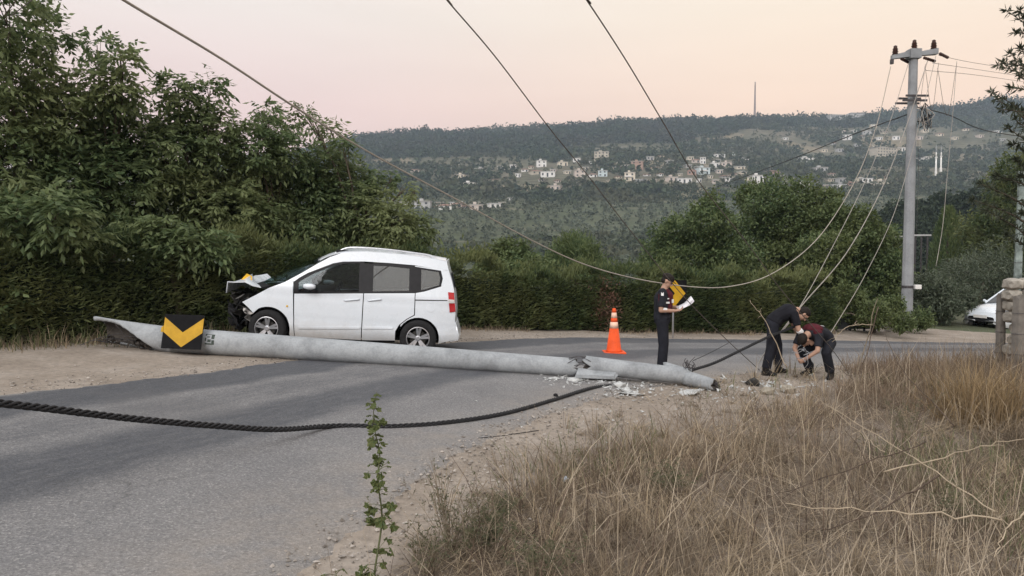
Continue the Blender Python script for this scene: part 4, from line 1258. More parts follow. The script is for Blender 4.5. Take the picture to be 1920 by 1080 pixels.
def crashed_car():
    fw = at(503, 615, 12.30); rw = at(781, 633.5, 12.50)
    ex = (rw - fw).normalized(); up = (Vector((0, 0, 1)) - ex * ex.z).normalized(); ey = up.cross(ex)
    M = Matrix((ex, ey, up)).transposed().to_4x4()
    # origin: front axle line, car centre, at ground
    org = fw + ey * .80 - up * .31
    root = empty('crashed_car'); root.matrix_world = Matrix.Translation(org) @ M
    tag(root, 'white family van with smashed front beside the fallen pole', 'car')
    sill_b = TT((572, 768), (800, 779), (1100, 792), (1352, 792))
    def arch(c, rr, a0, a1, n=14):
        return [(c[0] + rr * math.cos(a0 + (a1 - a0) * i / n), c[1] + rr * math.sin(a0 + (a1 - a0) * i / n)) for i in range(n + 1)]
    FWC, RWC = T(412, 700), T(1527, 775)
    for side in (-1, 1):
        far = side == 1
        # front wing (its nose torn back)
        wing = TT((600, 436), (603, 768), (574, 768)) + arch(FWC, .362, R(-12), R(118)) + TT((308, 585), (270, 545), (224, 505), (330, 450), (425, 398), (520, 372), (600, 350))
        if far: wing = TT((600, 436), (603, 768), (574, 768)) + arch(FWC, .362, R(-12), R(105)) + TT((330, 500), (425, 400), (520, 372), (600, 350))
        side_panel('front_wing', wing, M_WHITE, root, side)
        # doors
        fd = TT((610, 440), (608, 766), (1097, 790), (1117, 436))
        d = side_panel('front_door', fd, M_WHITE, root, side)
        rdp = TT((1124, 436), (1104, 791), (1352, 793), (1356, 720), (1385, 672), (1440, 628), (1497, 596), (1502, 433))
        d2 = side_panel('sliding_door', rdp, M_WHITE, root, side)
        for dd, (hx0, hx1) in ((d, (975, 1090)), (d2, (1150, 1255))):
            p0, p1 = T(hx0, 489), T(hx1, 482)
            y = side * (cw(p0[0], p0[1]) + .018)
            MB().tube([(p0[0], y - side * .02, p0[1]), (p0[0] + .03, y, p0[1] + .002), (p1[0] - .03, y, p1[1] + .002), (p1[0], y - side * .02, p1[1])], .012, 6).build('handle', M_WHITE, dd, True)
            mo = TT((640 if dd is d else 1118, 690), (1095 if dd is d else 1340, 690), (1093 if dd is d else 1338, 703), (640 if dd is d else 1117, 703))
            side_panel('moulding', mo, M_WHITE, dd, side, inset=-.012, thick=.02)
        # rear quarter
        q = TT((1508, 432), (1575, 420), (1700, 382), (1712, 320), (1697, 262), (1500, 232), (1500, 226), (1752, 262), (1790, 400), (1806, 560), (1801, 640), (1828, 745), (1825, 785), (1690, 815)) \
            + arch(RWC, .352, R(-14), R(150)) + TT((1395, 672), (1445, 632), (1504, 600))
        side_panel('rear_quarter', q, M_WHITE, root, side)
        # roof side rail of the body: pillars and cantrail
        cant = TT((612, 345), (430, 396), (535, 356), (655, 288), (775, 214), (860, 166), (960, 129), (1130, 122), (1400, 142), (1600, 168), (1735, 192), (1752, 258), (1697, 256), (1500, 222), (1300, 206), (1120, 196), (960, 198), (885, 212), (705, 284), (640, 322))
        side_panel('cantrail', cant, M_WHITE, root, side)
        # black window surround set a little in, with glass set in it
        dlo = TT((604, 438), (604, 350), (640, 325), (705, 287), (885, 215), (960, 201), (1120, 199), (1300, 209), (1500, 227), (1694, 260), (1708, 315), (1699, 379), (1575, 417), (1503, 430), (1120, 432))
        gl = [TT((640, 425), (640, 352), (720, 302), (892, 228), (960, 214), (1083, 211), (1083, 425)),
              TT((1188, 420), (1188, 226), (1300, 230), (1458, 247), (1458, 416)),
              TT((1548, 408), (1548, 252), (1680, 272), (1692, 315), (1684, 372), (1575, 405))]
        # surround as bars between the panes
        gaps = [TT((604, 438), (604, 350), (640, 325), (640, 438)), TT((640, 352), (640, 325), (705, 287), (885, 215), (960, 201), (1120, 199), (1120, 211), (1083, 211), (960, 214), (892, 228), (720, 302)),
                TT((1083, 437), (1083, 211), (1188, 211), (1188, 437)), TT((1188, 226), (1188, 205), (1300, 209), (1458, 223), (1458, 247), (1300, 230)), TT((1458, 432), (1458, 222), (1548, 233), (1548, 426)),
                TT((1548, 252), (1548, 233), (1694, 260), (1708, 315), (1699, 379), (1575, 417), (1548, 424), (1548, 408), (1575, 405), (1684, 372), (1692, 315), (1680, 272)),
                TT((640, 438), (640, 425), (1083, 425), (1083, 437)), TT((1188, 436), (1188, 420), (1458, 416), (1458, 432))]
        for gp in gaps:
            side_panel('window_surround', gp, M_TRIM, root, side, inset=.006, thick=.015)
        for k, gp in enumerate(gl):
            o = side_panel(('front_window', 'rear_window', 'quarter_window')[k], gp, M_GLASS if k == 0 else M_GLASS2, root, side, inset=.012, thick=.006)
        side_panel('sill', TT((575, 766), (1100, 790), (1352, 792), (1345, 812), (1100, 815), (700, 790), (590, 780)), M_TRIM, root, side, inset=.03, thick=.05)
        # sliding door track
        side_panel('door_track', TT((1506, 480), (1748, 484), (1748, 490), (1506, 488)), M_SEAL, root, side, inset=-.002, thick=.01)
        # inner backing so the panel gaps read dark
        back = TT((616, 442), (616, 755), (1340, 780), (1360, 700), (1450, 620), (1500, 590), (1700, 585), (1780, 600), (1780, 500), (1690, 400), (1500, 440))
        side_panel('inner_side', back, M_SEAL, root, side, inset=.05, thick=.01, step=.2)
        # fuel flap
        if side == -1:
            c = T(1622, 540); m = MB()
            ring = [(c[0] + .075 * math.cos(a), c[1] + .08 * math.sin(a)) for a in np.linspace(0, 6.283, 20, endpoint=False)]
            side_panel('fuel_flap', ring, M_WHITE, root, side, inset=-.004, thick=.01, step=.1)
            c = T(558, 533)
            MB().lathe([(.018, 0), (.014, .01)], 8, M=Matrix.Translation((c[0], -cw(*c) - .002, c[1])) @ Matrix.Rotation(R(90), 4, 'X')).build('side_repeater', M_YEL, root)
        # tail lamp
        tl = TT((1752, 424), (1797, 428), (1810, 572), (1765, 577))
        lo_ = side_panel('tail_lamp', tl, M_RED, root, side, inset=-.012, thick=.05)
        side_panel('reversing_lens', TT((1757, 478), (1800, 482), (1803, 508), (1759, 508)), M_LAMPW, lo_, side, inset=-.018, thick=.02)
        # arch liner
        for c, nm in ((FWC, 'front'), (RWC, 'rear')):
            m = MB()
            A = arch(c, .35, R(-5), R(185), 16)
            vs = [(x, side * (cw(x, z) - .03), z) for x, z in A] + [(x, side * .45, z) for x, z in A]
            m.add(vs, [(i, i + 1, i + 18, i + 17) for i in range(16)])
            vs2 = [(c[0], side * .45, c[1])] + [(x, side * .45, z) for x, z in A]
            m.add(vs2, [(0, i, i + 1) for i in range(1, 17)])
            m.build('wheel_arch_liner', M_SEAL, root, fix=False)
        # roof rail
        rail = [T(*p) for p in ((870, 150), (930, 128), (1000, 106), (1130, 107), (1300, 120), (1450, 138), (1600, 160), (1690, 184))]
        pts = [(x, side * .60, z + (.03 if 0 < i < 7 else -.005)) for i, (x, z) in enumerate(rail)]
        rr = MB().tube(spline(pts, 24), .017, 6).build('roof_rail', M_CHROME, root, True)
        for (za, zb) in (((900, 150), (990, 118)), ((1370, 152), (1425, 140)), ((1585, 176), (1660, 178))):
            a, b = T(*za), T(*zb)
            MB().box(a[0], b[0], side * .60 - .02, side * .60 + .02, min(a[1], b[1]) - .03, max(a[1], b[1]) + .012).build('rail_foot', M_TRIM, rr)
    # roof, windscreen, tailgate spanning the width
    top = TT((778, 194), (850, 156), (960, 128), (1130, 122), (1400, 142), (1600, 168), (1735, 192))
    NY = 11
    def across(x, z, crown, bow=0.0, zf=None):
        w = cw(x, z) - .004
        return [(x - bow * (1 - (2 * k / (NY - 1) - 1) ** 2), w * (2 * k / (NY - 1) - 1), z + crown * (1 - (2 * k / (NY - 1) - 1) ** 2)) for k in range(NY)]
    roof_pts = spline([(x, 0, z) for x, z in top], 18)
    loft('roof', [across(p[0], p[2], .05, .05 if i == 0 else .05 * max(0, 1 - i / 5)) for i, p in enumerate(roof_pts)], M_WHITE, root)
    wb, wt = T(428, 388), T(775, 196)
    loft('windscreen', [across(wb[0] + (wt[0] - wb[0]) * k / 8, wb[1] + (wt[1] - wb[1]) * k / 8 + .03 * math.sin(math.pi * k / 8), .03 + .03 * k / 8, .30 - .20 * k / 8) for k in range(9)], M_WIND, root, .006)
    loft('windscreen_header', [across(wt[0] - .05, wt[1] - .04, .055, .11), across(wt[0] + .03, wt[1] + .02, .056, .06)], M_TRIM, root, .012)
    loft('scuttle', [across(wb[0] - .10, wb[1] - .03, .01, .30), across(wb[0] + .02, wb[1] + .008, .025, .30)], M_TRIM, root, .03)
    rear = TT((1735, 192), (1752, 262), (1790, 400), (1806, 560), (1801, 640), (1815, 690))
    rp = spline([(x, 0, z) for x, z in rear], 16)
    loft('tailgate', [across(p[0], p[2], .05 if i == 0 else .01, -.04) for i, p in enumerate(rp)], M_WHITE, root)
    rg = TT((1760, 275), (1788, 390))
    loft('rear_screen', [[(x + .052, (cw(x, z) - .16) * (2 * k / 8 - 1), z) for k in range(9)] for x, z in rg], M_TRIM, root, .01)
    bp = TT((1808, 660), (1832, 750), (1826, 790), (1770, 800))
    loft('rear_bumper', [across(x, z, 0, -.05) for x, z in bp], M_WHITE, root)
    # floor, bulkhead, cabin
    MB().box(T(330, 0)[0], T(1790, 0)[0], -.72, .72, .24, .29).build('floor_pan', M_SEAL, root)
    MB().box(.42, .50, -.72, .72, .29, .98).build('bulkhead', M_SEAL, root)
    MB().box(.5, .85, -.70, .70, .78, 1.02).build('dashboard', M_TRIM, root, bevel=.03)
    sw = MB().tube([(1.02 + .06 * math.sin(a), -.34 + .18 * math.cos(a), .98 + .17 * math.sin(a)) for a in np.linspace(0, 6.283, 18)], .014, 5).build('steering_wheel', M_TRIM, root, True)
    for x0, lean, hgt in ((1.35, .18, 1.0), (2.25, .2, .95)):
        for yy in (-.36, .36):
            m = MB()
            m.box(x0 - .45, x0 + .02, yy - .24, yy + .24, .42, .58)
            st = m.build('seat', M_SEAT, root, bevel=.04)
            Mx = Matrix.Translation((x0, 0, .55)) @ Matrix.Rotation(lean, 4, 'Y')
            MB().box(-.02, .11, yy - .23, yy + .23, 0, .62, M=Mx).build('backrest', M_SEAT, st, bevel=.04)
            MB().box(.0, .09, yy - .13, yy + .13, .67, .85, M=Mx).build('headrest', M_SEAT, st, bevel=.03)
    # mirrors
    for side in (-1, 1):
        c = T(727, 385)
        mm = MB()
        prof = [(-.5, .3), (-.4, .75), (-.1, 1), (.25, .92), (.5, .6)]
        rows = []
        for xx, s in prof:
            rows.append([(c[0] + xx * .20, side * (.96 + .085 * s * math.cos(a)), c[1] + .055 * s * math.sin(a) * (1.0 if math.sin(a) > 0 else .85)) for a in np.linspace(0, 6.283, 13)[:-1]])
        V = [p for r_ in rows for p in r_]; n = 12
        F = [(i * n + j, i * n + (j + 1) % n, (i + 1) * n + (j + 1) % n, (i + 1) * n + j) for i in range(4) for j in range(n)] + [tuple(range(n - 1, -1, -1)), tuple(range(4 * n, 5 * n))]
        mm.add(V, F)
        mi = mm.build('door_mirror', M_WHITE, root, True)
        MB().tube([(c[0] + .02, side * .84, c[1] - .05), (c[0], side * .93, c[1] - .035)], .025, 6).build('mirror_arm', M_TRIM, mi)
    # wheels
    def wheel(x, z, side, turn=0):
        r0 = empty('wheel', (x, side * .80, z)); r0.parent = root
        r0.rotation_euler = (0, 0, turn)
        My = Matrix.Rotation(R(90) * (1 if side < 0 else -1), 4, 'X')   # hub axis outwards
        MB().lathe([(.195, -.095), (.24, -.103), (.285, -.098), (.305, -.08), (.31, -.04), (.31, .04), (.305, .08), (.285, .098), (.24, .103), (.195, .095), (.195, -.095)], 36, M=My, cap=False).build('tyre', M_TYRE, r0, True)
        m = MB().lathe([(.198, -.09), (.198, .096), (.187, .098), (.18, .07), (.18, -.09), (.198, -.09)], 32, M=My, cap=False)
        for k in range(5):
            Rk = My @ Matrix.Rotation(2 * math.pi * k / 5 + .3, 4, 'Z')
            for off in (-.16, .16):
                Ro = Rk @ Matrix.Rotation(off, 4, 'Z')
                m.add([(.03, -.016, .062), (.03, .016, .062), (.185, .02, .082), (.185, -.02, .082), (.03, -.016, .04), (.03, .016, .04), (.185, .02, .05), (.185, -.02, .05)],
                      [(0, 1, 2, 3), (7, 6, 5, 4), (0, 4, 5, 1), (1, 5, 6, 2), (2, 6, 7, 3), (3, 7, 4, 0)], M=Ro)
        m.lathe([(.045, .03), (.045, .075), (.03, .085)], 16, M=My)
        m.build('rim', M_ALLOY, r0, False)
        MB().lathe([(.135, .01), (.135, .03)], 24, M=My).build('brake_disc', M_DARKMETAL, r0)
        MB().lathe([(.179, -.05), (.179, -.04)], 24, M=My).build('wheel_back', M_SEAL, r0)
    wheel(FWC[0], FWC[1], -1, R(-6)); wheel(FWC[0], FWC[1], 1, R(-6)); wheel(RWC[0], RWC[1], -1); wheel(RWC[0], RWC[1], 1)

    # ---- the smashed front
    r = np.random.default_rng(5)
    # bonnet buckled up into a peak
    prof = TT((98, 418), (125, 372), (185, 352), (240, 335), (275, 372), (330, 398), (400, 402), (440, 386))
    rows = []
    for i, (x, z) in enumerate(prof):
        row = []
        for k in range(NY):
            s = 2 * k / (NY - 1) - 1
            w = min(.76, cw(x, .8) - .05)
            fold = (.05 * math.sin(s * 5 + i * 1.1) + .03 * math.sin(s * 11 + i)) * min(1, (7 - i) / 4)
            row.append((x - .20 * (1 - s * s) * (i / 7) + .05 * math.sin(3 * s + i), w * s, z + fold * .6 + .03 * (1 - s * s) - (.10 if i == 0 else 0) * abs(s)))
        rows.append(row)
    bn = loft('bonnet', rows, M_WHITE, root, .018, 25)
    bn['label'] = 'buckled white bonnet folded up into a peak'
    # torn yellow reflector lying on it
    p = T(225, 342)
    MB().add([(p[0] - .07, -.62, p[1] - .005), (p[0] + .10, -.58, p[1] - .03), (p[0] + .05, -.40, p[1] + .06), (p[0] - .03, -.44, p[1] + .10), (p[0] + .01, -.5, p[1] + .02)], [(0, 1, 4), (1, 2, 4), (2, 3, 4), (3, 0, 4)]).build('torn_yellow_strip', M_YEL, root)
    # engine and radiator pushed back
    m = MB()
    m.box(-.30, .30, -.5, .45, .36, .78); m.box(-.2, .2, -.42, .1, .78, .88); m.box(-.1, .35, .15, .5, .78, .86)
    m.build('engine', M_DARKMETAL, root, bevel=.03)
    m = MB()
    for k in range(9):
        y0 = -.60 + k * .13
        m.box(-.44 + .05 * math.sin(k * 2.1), -.40 + .05 * math.sin(k * 2.1), y0, y0 + .12, .32 + .03 * math.sin(k), .76 + .03 * math.cos(k * 1.7))
    m.build('radiator', M_DARKMETAL, root)
    def crumple(name, x0, x1, y0, y1, z0, z1, mat, amp, seed, nx=9, nz=8):
        rr = np.random.default_rng(seed); rows = []
        for i in range(nz):
            row = []
            for k in range(nx):
                a, b = k / (nx - 1), i / (nz - 1)
                row.append((x0 + (x1 - x0) * b + rr.normal(0, amp), y0 + (y1 - y0) * a, z0 + (z1 - z0) * b + rr.normal(0, amp * .5)))
            rows.append(row)
        return loft(name, rows, mat, root, .012, 20)
    crumple('bumper_skin', -.52, -.60, -.80, .78, .24, .52, M_TRIM, .05, 1, 14, 6)
    crumple('front_panel', -.50, -.62, -.78, .70, .50, .86, M_DARKMETAL, .06, 2, 14, 7)
    crumple('torn_liner', -.22, -.38, -.86, -.62, .28, .62, M_GREYPL, .03, 3, 6, 7)
    crumple('hanging_trim', -.60, -.72, -.70, -.30, .30, .66, M_TRIM, .06, 4, 6, 6)
    crumple('bent_crossmember', -.55, -.50, -.75, .7, .74, .82, M_GREYPL, .03, 6, 12, 3)
    for k in range(9):
        y = r.uniform(-.75, .2); p0 = Vector((-.35 + r.uniform(-.1, .1), y, r.uniform(.4, .85)))
        MB().tube(spline([p0, p0 + Vector((-.15, r.uniform(-.1, .1), r.uniform(-.1, .12))), p0 + Vector((-.3, r.uniform(-.15, .1), r.uniform(-.35, .05)))], 6), r.uniform(.006, .016), 5).build('hose', M_TRIM, root, True)
    # headlamp pushed out under the wing
    hl = TT((232, 548), (285, 580), (305, 590), (280, 600), (240, 588), (226, 565))
    side_panel('headlamp', hl, M_LAMPW, root, -1, inset=.02, thick=.10)
crashed_car()
# ------------------------------------------------------------------ fallen concrete pole
def m_concrete(name, c, scale=3.0):
    t = NT(name); co = t.coord()
    n1 = t.noise(co, scale, 6, .65); n2 = t.noise(co, 35, 4, .7)
    col = t.ramp(n1, [(.28, tuple(x * .58 for x in c)), (.55, c), (.75, tuple(min(1, x * 1.12) for x in c))])
    col = t.mix(.45, col, t.ramp(n2, [(.3, .7), (.7, 1.25)]), 'MULTIPLY')
    v = t.new('TexVoronoi'); t.l.new(co, v.inputs['Vector']); t.set(v, Scale=55.0)
    pit = t.ramp(v.outputs['Distance'], [(.03, 1.0), (.08, 0.0)])
    col = t.mix(t.math('MULTIPLY', pit, .35), col, (.16, .155, .15))
    t.pbr(col, .85, 0, t.bump(t.math('SUBTRACT', n2, pit), .35, .006), .25)
    return t.m
M_CONC = m_concrete('pole_concrete', (.34, .36, .375))
M_CONC2 = m_concrete('standing_pole_concrete', (.29, .305, .32), 1.2)
M_CONCIN = m_concrete('broken_concrete_core', (.075, .066, .058), 9)
M_STEEL = m_simple('rebar_steel', (.09, .085, .09), .5, .4, 30, metal=.6)
M_CABLE = m_simple('black_cable', (.028, .028, .03), .55, .25, 40, bump=.2)
M_WIRE = m_simple('bare_conductor', (.13, .115, .105), .45, .2, 4, metal=.5)
M_WIREP = m_simple('bright_conductor', (.33, .305, .275), .4, .2, 4, metal=.5)
M_BLACKS = m_simple('sign_black', (.010, .010, .011), .6, .25, 9, spec=.06)
M_YELS = m_simple('sign_yellow', (.50, .29, .02), .45, .14, 9)

def shell_tube(name, pts, rads, mat, parent, jag0=0, jag1=0, mask=None, n=22, rings=40, seed=0, thick=.05, inner=None):
    """hollow concrete length with ragged ends; mask(t, angle) -> keep"""
    rr = np.random.default_rng(seed)
    P = spline(pts, rings); ax = (P[-1] - P[0]).normalized()
    u = Vector((0, 0, 1)); u = (u - ax * u.dot(ax)).normalized(); w = ax.cross(u)
    j0 = rr.normal(0, 1, n) * jag0; j1 = rr.normal(0, 1, n) * jag1
    j0 = (j0 + np.roll(j0, 1)) * .7; j1 = (j1 + np.roll(j1, 1)) * .7
    V = []
    for i, p in enumerate(P):
        t_ = i / (rings - 1); r_ = rads[0] + (rads[1] - rads[0]) * t_
        for k in range(n):
            a = 2 * math.pi * k / n
            sh = j0[k] * max(0, 1 - t_ * 6) + j1[k] * max(0, 1 - (1 - t_) * 6)
            V.append(p + (u * math.cos(a) + w * math.sin(a)) * r_ + ax * sh)
    F = []
    for i in range(rings - 1):
        for k in range(n):
            a = 2 * math.pi * (k + .5) / n
            if mask is None or mask((i + .5) / (rings - 1), a):
                F.append((i * n + k, i * n + (k + 1) % n, (i + 1) * n + (k + 1) % n, (i + 1) * n + k))
    me = bpy.data.meshes.new(name); me.from_pydata([tuple(v) for v in V], [], F)
    bm = bmesh.new(); bm.from_mesh(me)
    bmesh.ops.delete(bm, geom=[v for v in bm.verts if not v.link_faces], context='VERTS')
    bmesh.ops.recalc_face_normals(bm, faces=bm.faces)
    c = sum((f.normal.dot(f.calc_center_median() - min(P, key=lambda q: (q - f.calc_center_median()).length)) for f in bm.faces))
    if c < 0:
        for f in bm.faces: f.normal_flip()
    bm.to_mesh(me); bm.free()
    me.polygons.foreach_set('use_smooth', [True] * len(me.polygons))
    o = link(name, me, [mat, inner or mat], parent)
    md = o.modifiers.new('s', 'SOLIDIFY'); md.thickness = thick; md.offset = -1; md.material_offset = 1; md.material_offset_rim = 1
    return o

def pole_axis(px, pyb, d, r):
    """axis point of a lying pole whose underside touches the land seen at (px, pyb)"""
    p = at(px, pyb, d); z = Hs(p.x, p.y)
    return Vector((p.x, p.y, z + r))
def fallen_pole():
    root = empty('fallen_pole'); tag(root, 'broken concrete utility pole lying across the road in front of the car', 'utility pole')
    a0 = pole_axis(188, 648, 11.35, .205); a1 = pole_axis(1078, 706, 11.25, .145)
    ax = (a1 - a0).normalized(); u = Vector((0, 0, 1)); w = ax.cross(u)
    SGN = 1 if w.y < 0 else -1
    aj = a0 + (a1 - a0) * .15; rj = .205 - .06 * .15
    shell_tube('shaft', [aj, (aj + a1) / 2 + Vector((0, 0, .005)), a1], (rj, .145), M_CONC, root, .0, .03, None, 26, 100, 1, .055, M_CONCIN)
    # butt: the near lower side is broken away along a slant, the hollow core shows
    rr = np.random.default_rng(8); V = []; NA, NR = 40, 34
    edge = np.cumsum(rr.normal(0, .10, NR)); edge -= np.linspace(edge[0], edge[-1], NR)
    for i in range(NR):
        t_ = i / (NR - 1)
        p = a0 + (aj - a0) * t_ + Vector((0, 0, .03 * (1 - t_)))
        amax = R(24) + R(30) * t_ + R(134) * max(0, (t_ - .25) / .75) ** 1.8 + edge[i] * (1 - t_) * .8
        r_ = .25 + (rj - .25) * t_ ** .6
        for k in range(NA):
            amin = -math.pi + R(50) * (1 - t_); a = amin + (amax - amin) * k / (NA - 1)
            sh = (rr.normal(0, .012) - .05 * math.cos(a * 1.5)) if i == 0 else 0
            V.append(tuple(p + (u * math.cos(a) + w * SGN * math.sin(a)) * (r_ + (.012 * math.sin(a * 5) * (1 - t_))) + ax * sh))
    F = [(i * NA + k, i * NA + k + 1, (i + 1) * NA + k + 1, (i + 1) * NA + k) for i in range(NR - 1) for k in range(NA - 1)]
    if SGN < 0: F = [f[::-1] for f in F]
    me = bpy.data.meshes.new('butt_shell'); me.from_pydata(V, [], F)
    me.polygons.foreach_set('use_smooth', [True] * len(F))
    o = link('butt_shell', me, [M_CONC, M_CONCIN], root)
    md = o.modifiers.new('s', 'SOLIDIFY'); md.thickness = .05; md.offset = -1; md.material_offset = 1; md.material_offset_rim = 0
    m = MB()
    for k in range(46):
        t_ = rr.uniform(.02, .9); q = a0 + (aj - a0) * t_ + Vector((0, rr.normal(.02, .05), -.12 + abs(rr.normal(0, .05)))); s_ = rr.uniform(.015, .045)
        vs = [tuple(q + Vector((rr.normal(0, s_), rr.normal(0, s_), rr.normal(0, s_)))) for _ in range(5)]
        m.add(vs, [(0, 1, 2), (0, 2, 3), (0, 3, 1), (1, 2, 4), (2, 3, 4), (3, 1, 4)])
    m.build('core_rubble', M_CONCIN, root)['kind'] = 'stuff'
    for k in range(7):
        q = a0 + (aj - a0) * rr.uniform(.05, .7) + Vector((0, rr.normal(-.03, .06), rr.normal(0, .08)))
        MB().tube(spline([q, q + Vector((-.15, rr.normal(0, .05), rr.normal(0, .06))), q + Vector((-.32, rr.normal(-.05, .08), rr.normal(-.02, .09)))], 6), .005, 4).build('rebar', M_STEEL, root)
    # second length, kinked up at the break and resting on the first rubble
    b0 = pole_axis(1098, 704, 11.2, .14) + Vector((0, 0, .07)); b1 = pole_axis(1292, 724, 11.1, .12) + Vector((0, 0, .02))
    shell_tube('upper_shaft', [b0, (b0 + b1) / 2, b1], (.138, .122), M_CONC, root, .035, .03, None, 20, 30, 2, .05, M_CONCIN)
    c0 = pole_axis(1290, 724, 11.05, .10) + Vector((0, 0, .02)); c1 = pole_axis(1338, 742, 10.75, .09)
    shell_tube('tip_section', [c0, (c0 + c1) / 2, c1], (.112, .088), M_CONC, root, .03, .035, None, 16, 12, 3, .04, M_CONCIN)
    e0 = pole_axis(1246, 696, 11.75, .07) + Vector((0, 0, .12)); e1 = pole_axis(1296, 706, 11.35, .06) + Vector((0, 0, .10))
    shell_tube('split_piece', [e0, (e0 + e1) / 2, e1], (.07, .06), M_CONC, root, .02, .02, None, 12, 8, 4, .03, M_CONCIN)
    # bare rebar across the breaks
    r = np.random.default_rng(9)
    for k in range(16):
        a = 2 * math.pi * k / 16
        off = Vector((0, math.cos(a), math.sin(a))) * .10
        p0 = a1 - ax * .18 + off; p1 = b0 + (b1 - b0).normalized() * .14 + off * .95
        mid = (p0 + p1) / 2 + Vector((r.normal(0, .05), r.normal(0, .05), r.normal(0, .05)))
        MB().tube(spline([p0, mid, p1], 8), .0055, 5).build('rebar', M_STEEL, root, True)
    for k in range(18):
        p0 = b1 + Vector((r.normal(-.02, .03), r.normal(0, .06), r.normal(.04, .06)))
        p1 = p0 + Vector((r.normal(.05, .06), r.normal(0, .08), r.normal(.09, .09))) + (c0 - b1)
        MB().tube(spline([p0, (p0 + p1) / 2 + Vector((r.normal(0, .05), 0, r.normal(.03, .05))), p1], 6), .005, 5).build('rebar', M_STEEL, root, True)
    for k in range(12):
        p0 = c1 + Vector((r.normal(0, .02), r.normal(0, .05), r.normal(0, .04))); p1 = p0 + Vector((abs(r.normal(.06, .04)), r.normal(-.02, .06), r.normal(-.03, .04)))
        MB().tube([p0, p1], .006, 5).build('rebar', M_STEEL, root)
    # cracked slab of the wall between the two lengths
    s0 = pole_axis(1108, 708, 11.0, .03)
    MB().add([s0 + Vector(v) for v in ((-.25, -.02, .02), (.35, -.05, .0), (.42, .05, .05), (-.2, .10, .10), (-.22, -.02, .07), (.33, -.05, .05), (.38, .05, .09), (-.18, .10, .15))],
             [(0, 1, 2, 3), (7, 6, 5, 4), (0, 4, 5, 1), (1, 5, 6, 2), (2, 6, 7, 3), (3, 7, 4, 0)]).build('wall_fragment', M_CONC, root)
    # stencilled lettering worn down to a dark block, laid on the curved shaft
    m = MB(); t_st = (400 - 188) / (1078 - 188)
    def on_shaft(t_, ang, lift=.003):
        p = a0 + (a1 - a0) * t_; rr_ = .205 + (.145 - .205) * t_ + lift
        return p + (u * math.cos(ang) + w * SGN * math.sin(ang)) * rr_
    L = (a1 - a0).length
    for (x0, x1, g0, g1) in ((-.14, -.125, .75, .95), (-.12, -.10, .8, 1.2), (-.14, -.11, 1.05, 1.12), (-.04, .10, .75, .80), (.055, .10, .80, 1.15), (-.04, -.02, .8, 1.6), (-.01, .03, .95, 1.05), (.0, .05, 1.2, 1.42), (-.03, .07, 1.5, 1.62), (.06, .10, 1.25, 1.6)):
        for k in range(2):
            ga, gb = g0 + (g1 - g0) * k / 2, g0 + (g1 - g0) * (k + 1) / 2
            m.add([on_shaft(t_st + x0 / L, ga), on_shaft(t_st + x1 / L, ga), on_shaft(t_st + x1 / L, gb), on_shaft(t_st + x0 / L, gb)], [(0, 1, 2, 3)])
    m.build('stencil_mark', m_simple('stencil_ink', (.06, .075, .065), .8, .4, 30), root)
    return a0, a1, b1, c1
PA0, PA1, PB1, PC1 = fallen_pole()

def chevron_plate(root, Mx, W, Hh, rot):
    """black plate with a yellow chevron; plate in local XZ, facing -Y"""
    MB().box(-W / 2, W / 2, 0, .006, -Hh / 2, Hh / 2, M=Mx).build('plate', M_BLACKS, root)
    pts = [(-.5, -.5), (-.5, -.5)]
    # chevron pointing to +X in unit box, then turned
    poly = [(-.42, .5), (.02, .5), (.46, 0), (.02, -.5), (-.42, -.5), (.02, 0)]
    c, s = math.cos(rot), math.sin(rot)
    q = []
    for x, z in poly:
        xx, zz = x * c - z * s, x * s + z * c
        q.append((xx * W * .98, zz * Hh * .98))
    n = len(q)
    m = MB()
    top, bot = [0, 1, 2, 5], [5, 2, 3, 4]
    for y0, y1 in ((-.004, -.0005),):
        vs = [(x, y0, z) for x, z in q] + [(x, y1, z) for x, z in q]
        m.add(vs, [tuple(top), tuple(bot), tuple(i + 6 for i in reversed(top)), tuple(i + 6 for i in reversed(bot))] + [(i, (i + 1) % 6, (i + 1) % 6 + 6, i + 6) for i in range(6)], M=Mx)
    m.build('chevron', M_YELS, root)
# plate still strapped to the fallen pole
p = at(343, 622, 11.08)
root = empty('chevron_sign', p); tag(root, 'black and yellow chevron plate lying against the fallen pole', 'road sign', 'chevron signs')
chevron_plate(root, Matrix.Rotation(R(2), 4, 'Y') @ Matrix.Rotation(R(-14), 4, 'X'), .60, .52, R(-90))
for dx in (-.2, .2):
    m = MB(); ring = []
    ctr = Vector((dx, .235, -.06))
    for k in range(15):
        a = R(-60 + 18 * k)
        ring.append(ctr + Vector((0, .225 * math.cos(a + R(0)), .225 * math.sin(a))))
    m.tube(ring, .006, 4).build('strap', M_STEEL, root)
MB().add([(-.38, .10, -.01), (-.22, .08, -.02), (-.25, .13, .09), (-.33, .15, .11), (-.40, .16, .05)], [(0, 1, 2, 3, 4)]).build('bent_corner', M_YELS, root)
# standing chevron behind the officer
g0 = at(1262, 620, 18.3); g0.z = Hs(g0.x, g0.y)
root = empty('chevron_sign', g0); tag(root, 'black and yellow chevron sign on a thin post behind the officer', 'road sign', 'chevron signs')
sc = g0.y / FPX
zc = at(1265, 550, g0.y).z - g0.z
MB().tube([(0, 0.02, -.1), (0, 0.02, zc + .25)], .025, 8).build('post', M_CHROME, root, True)
chevron_plate(root, Matrix.Translation((.02, -.02, zc)), 46 * sc, 50 * sc, 0)

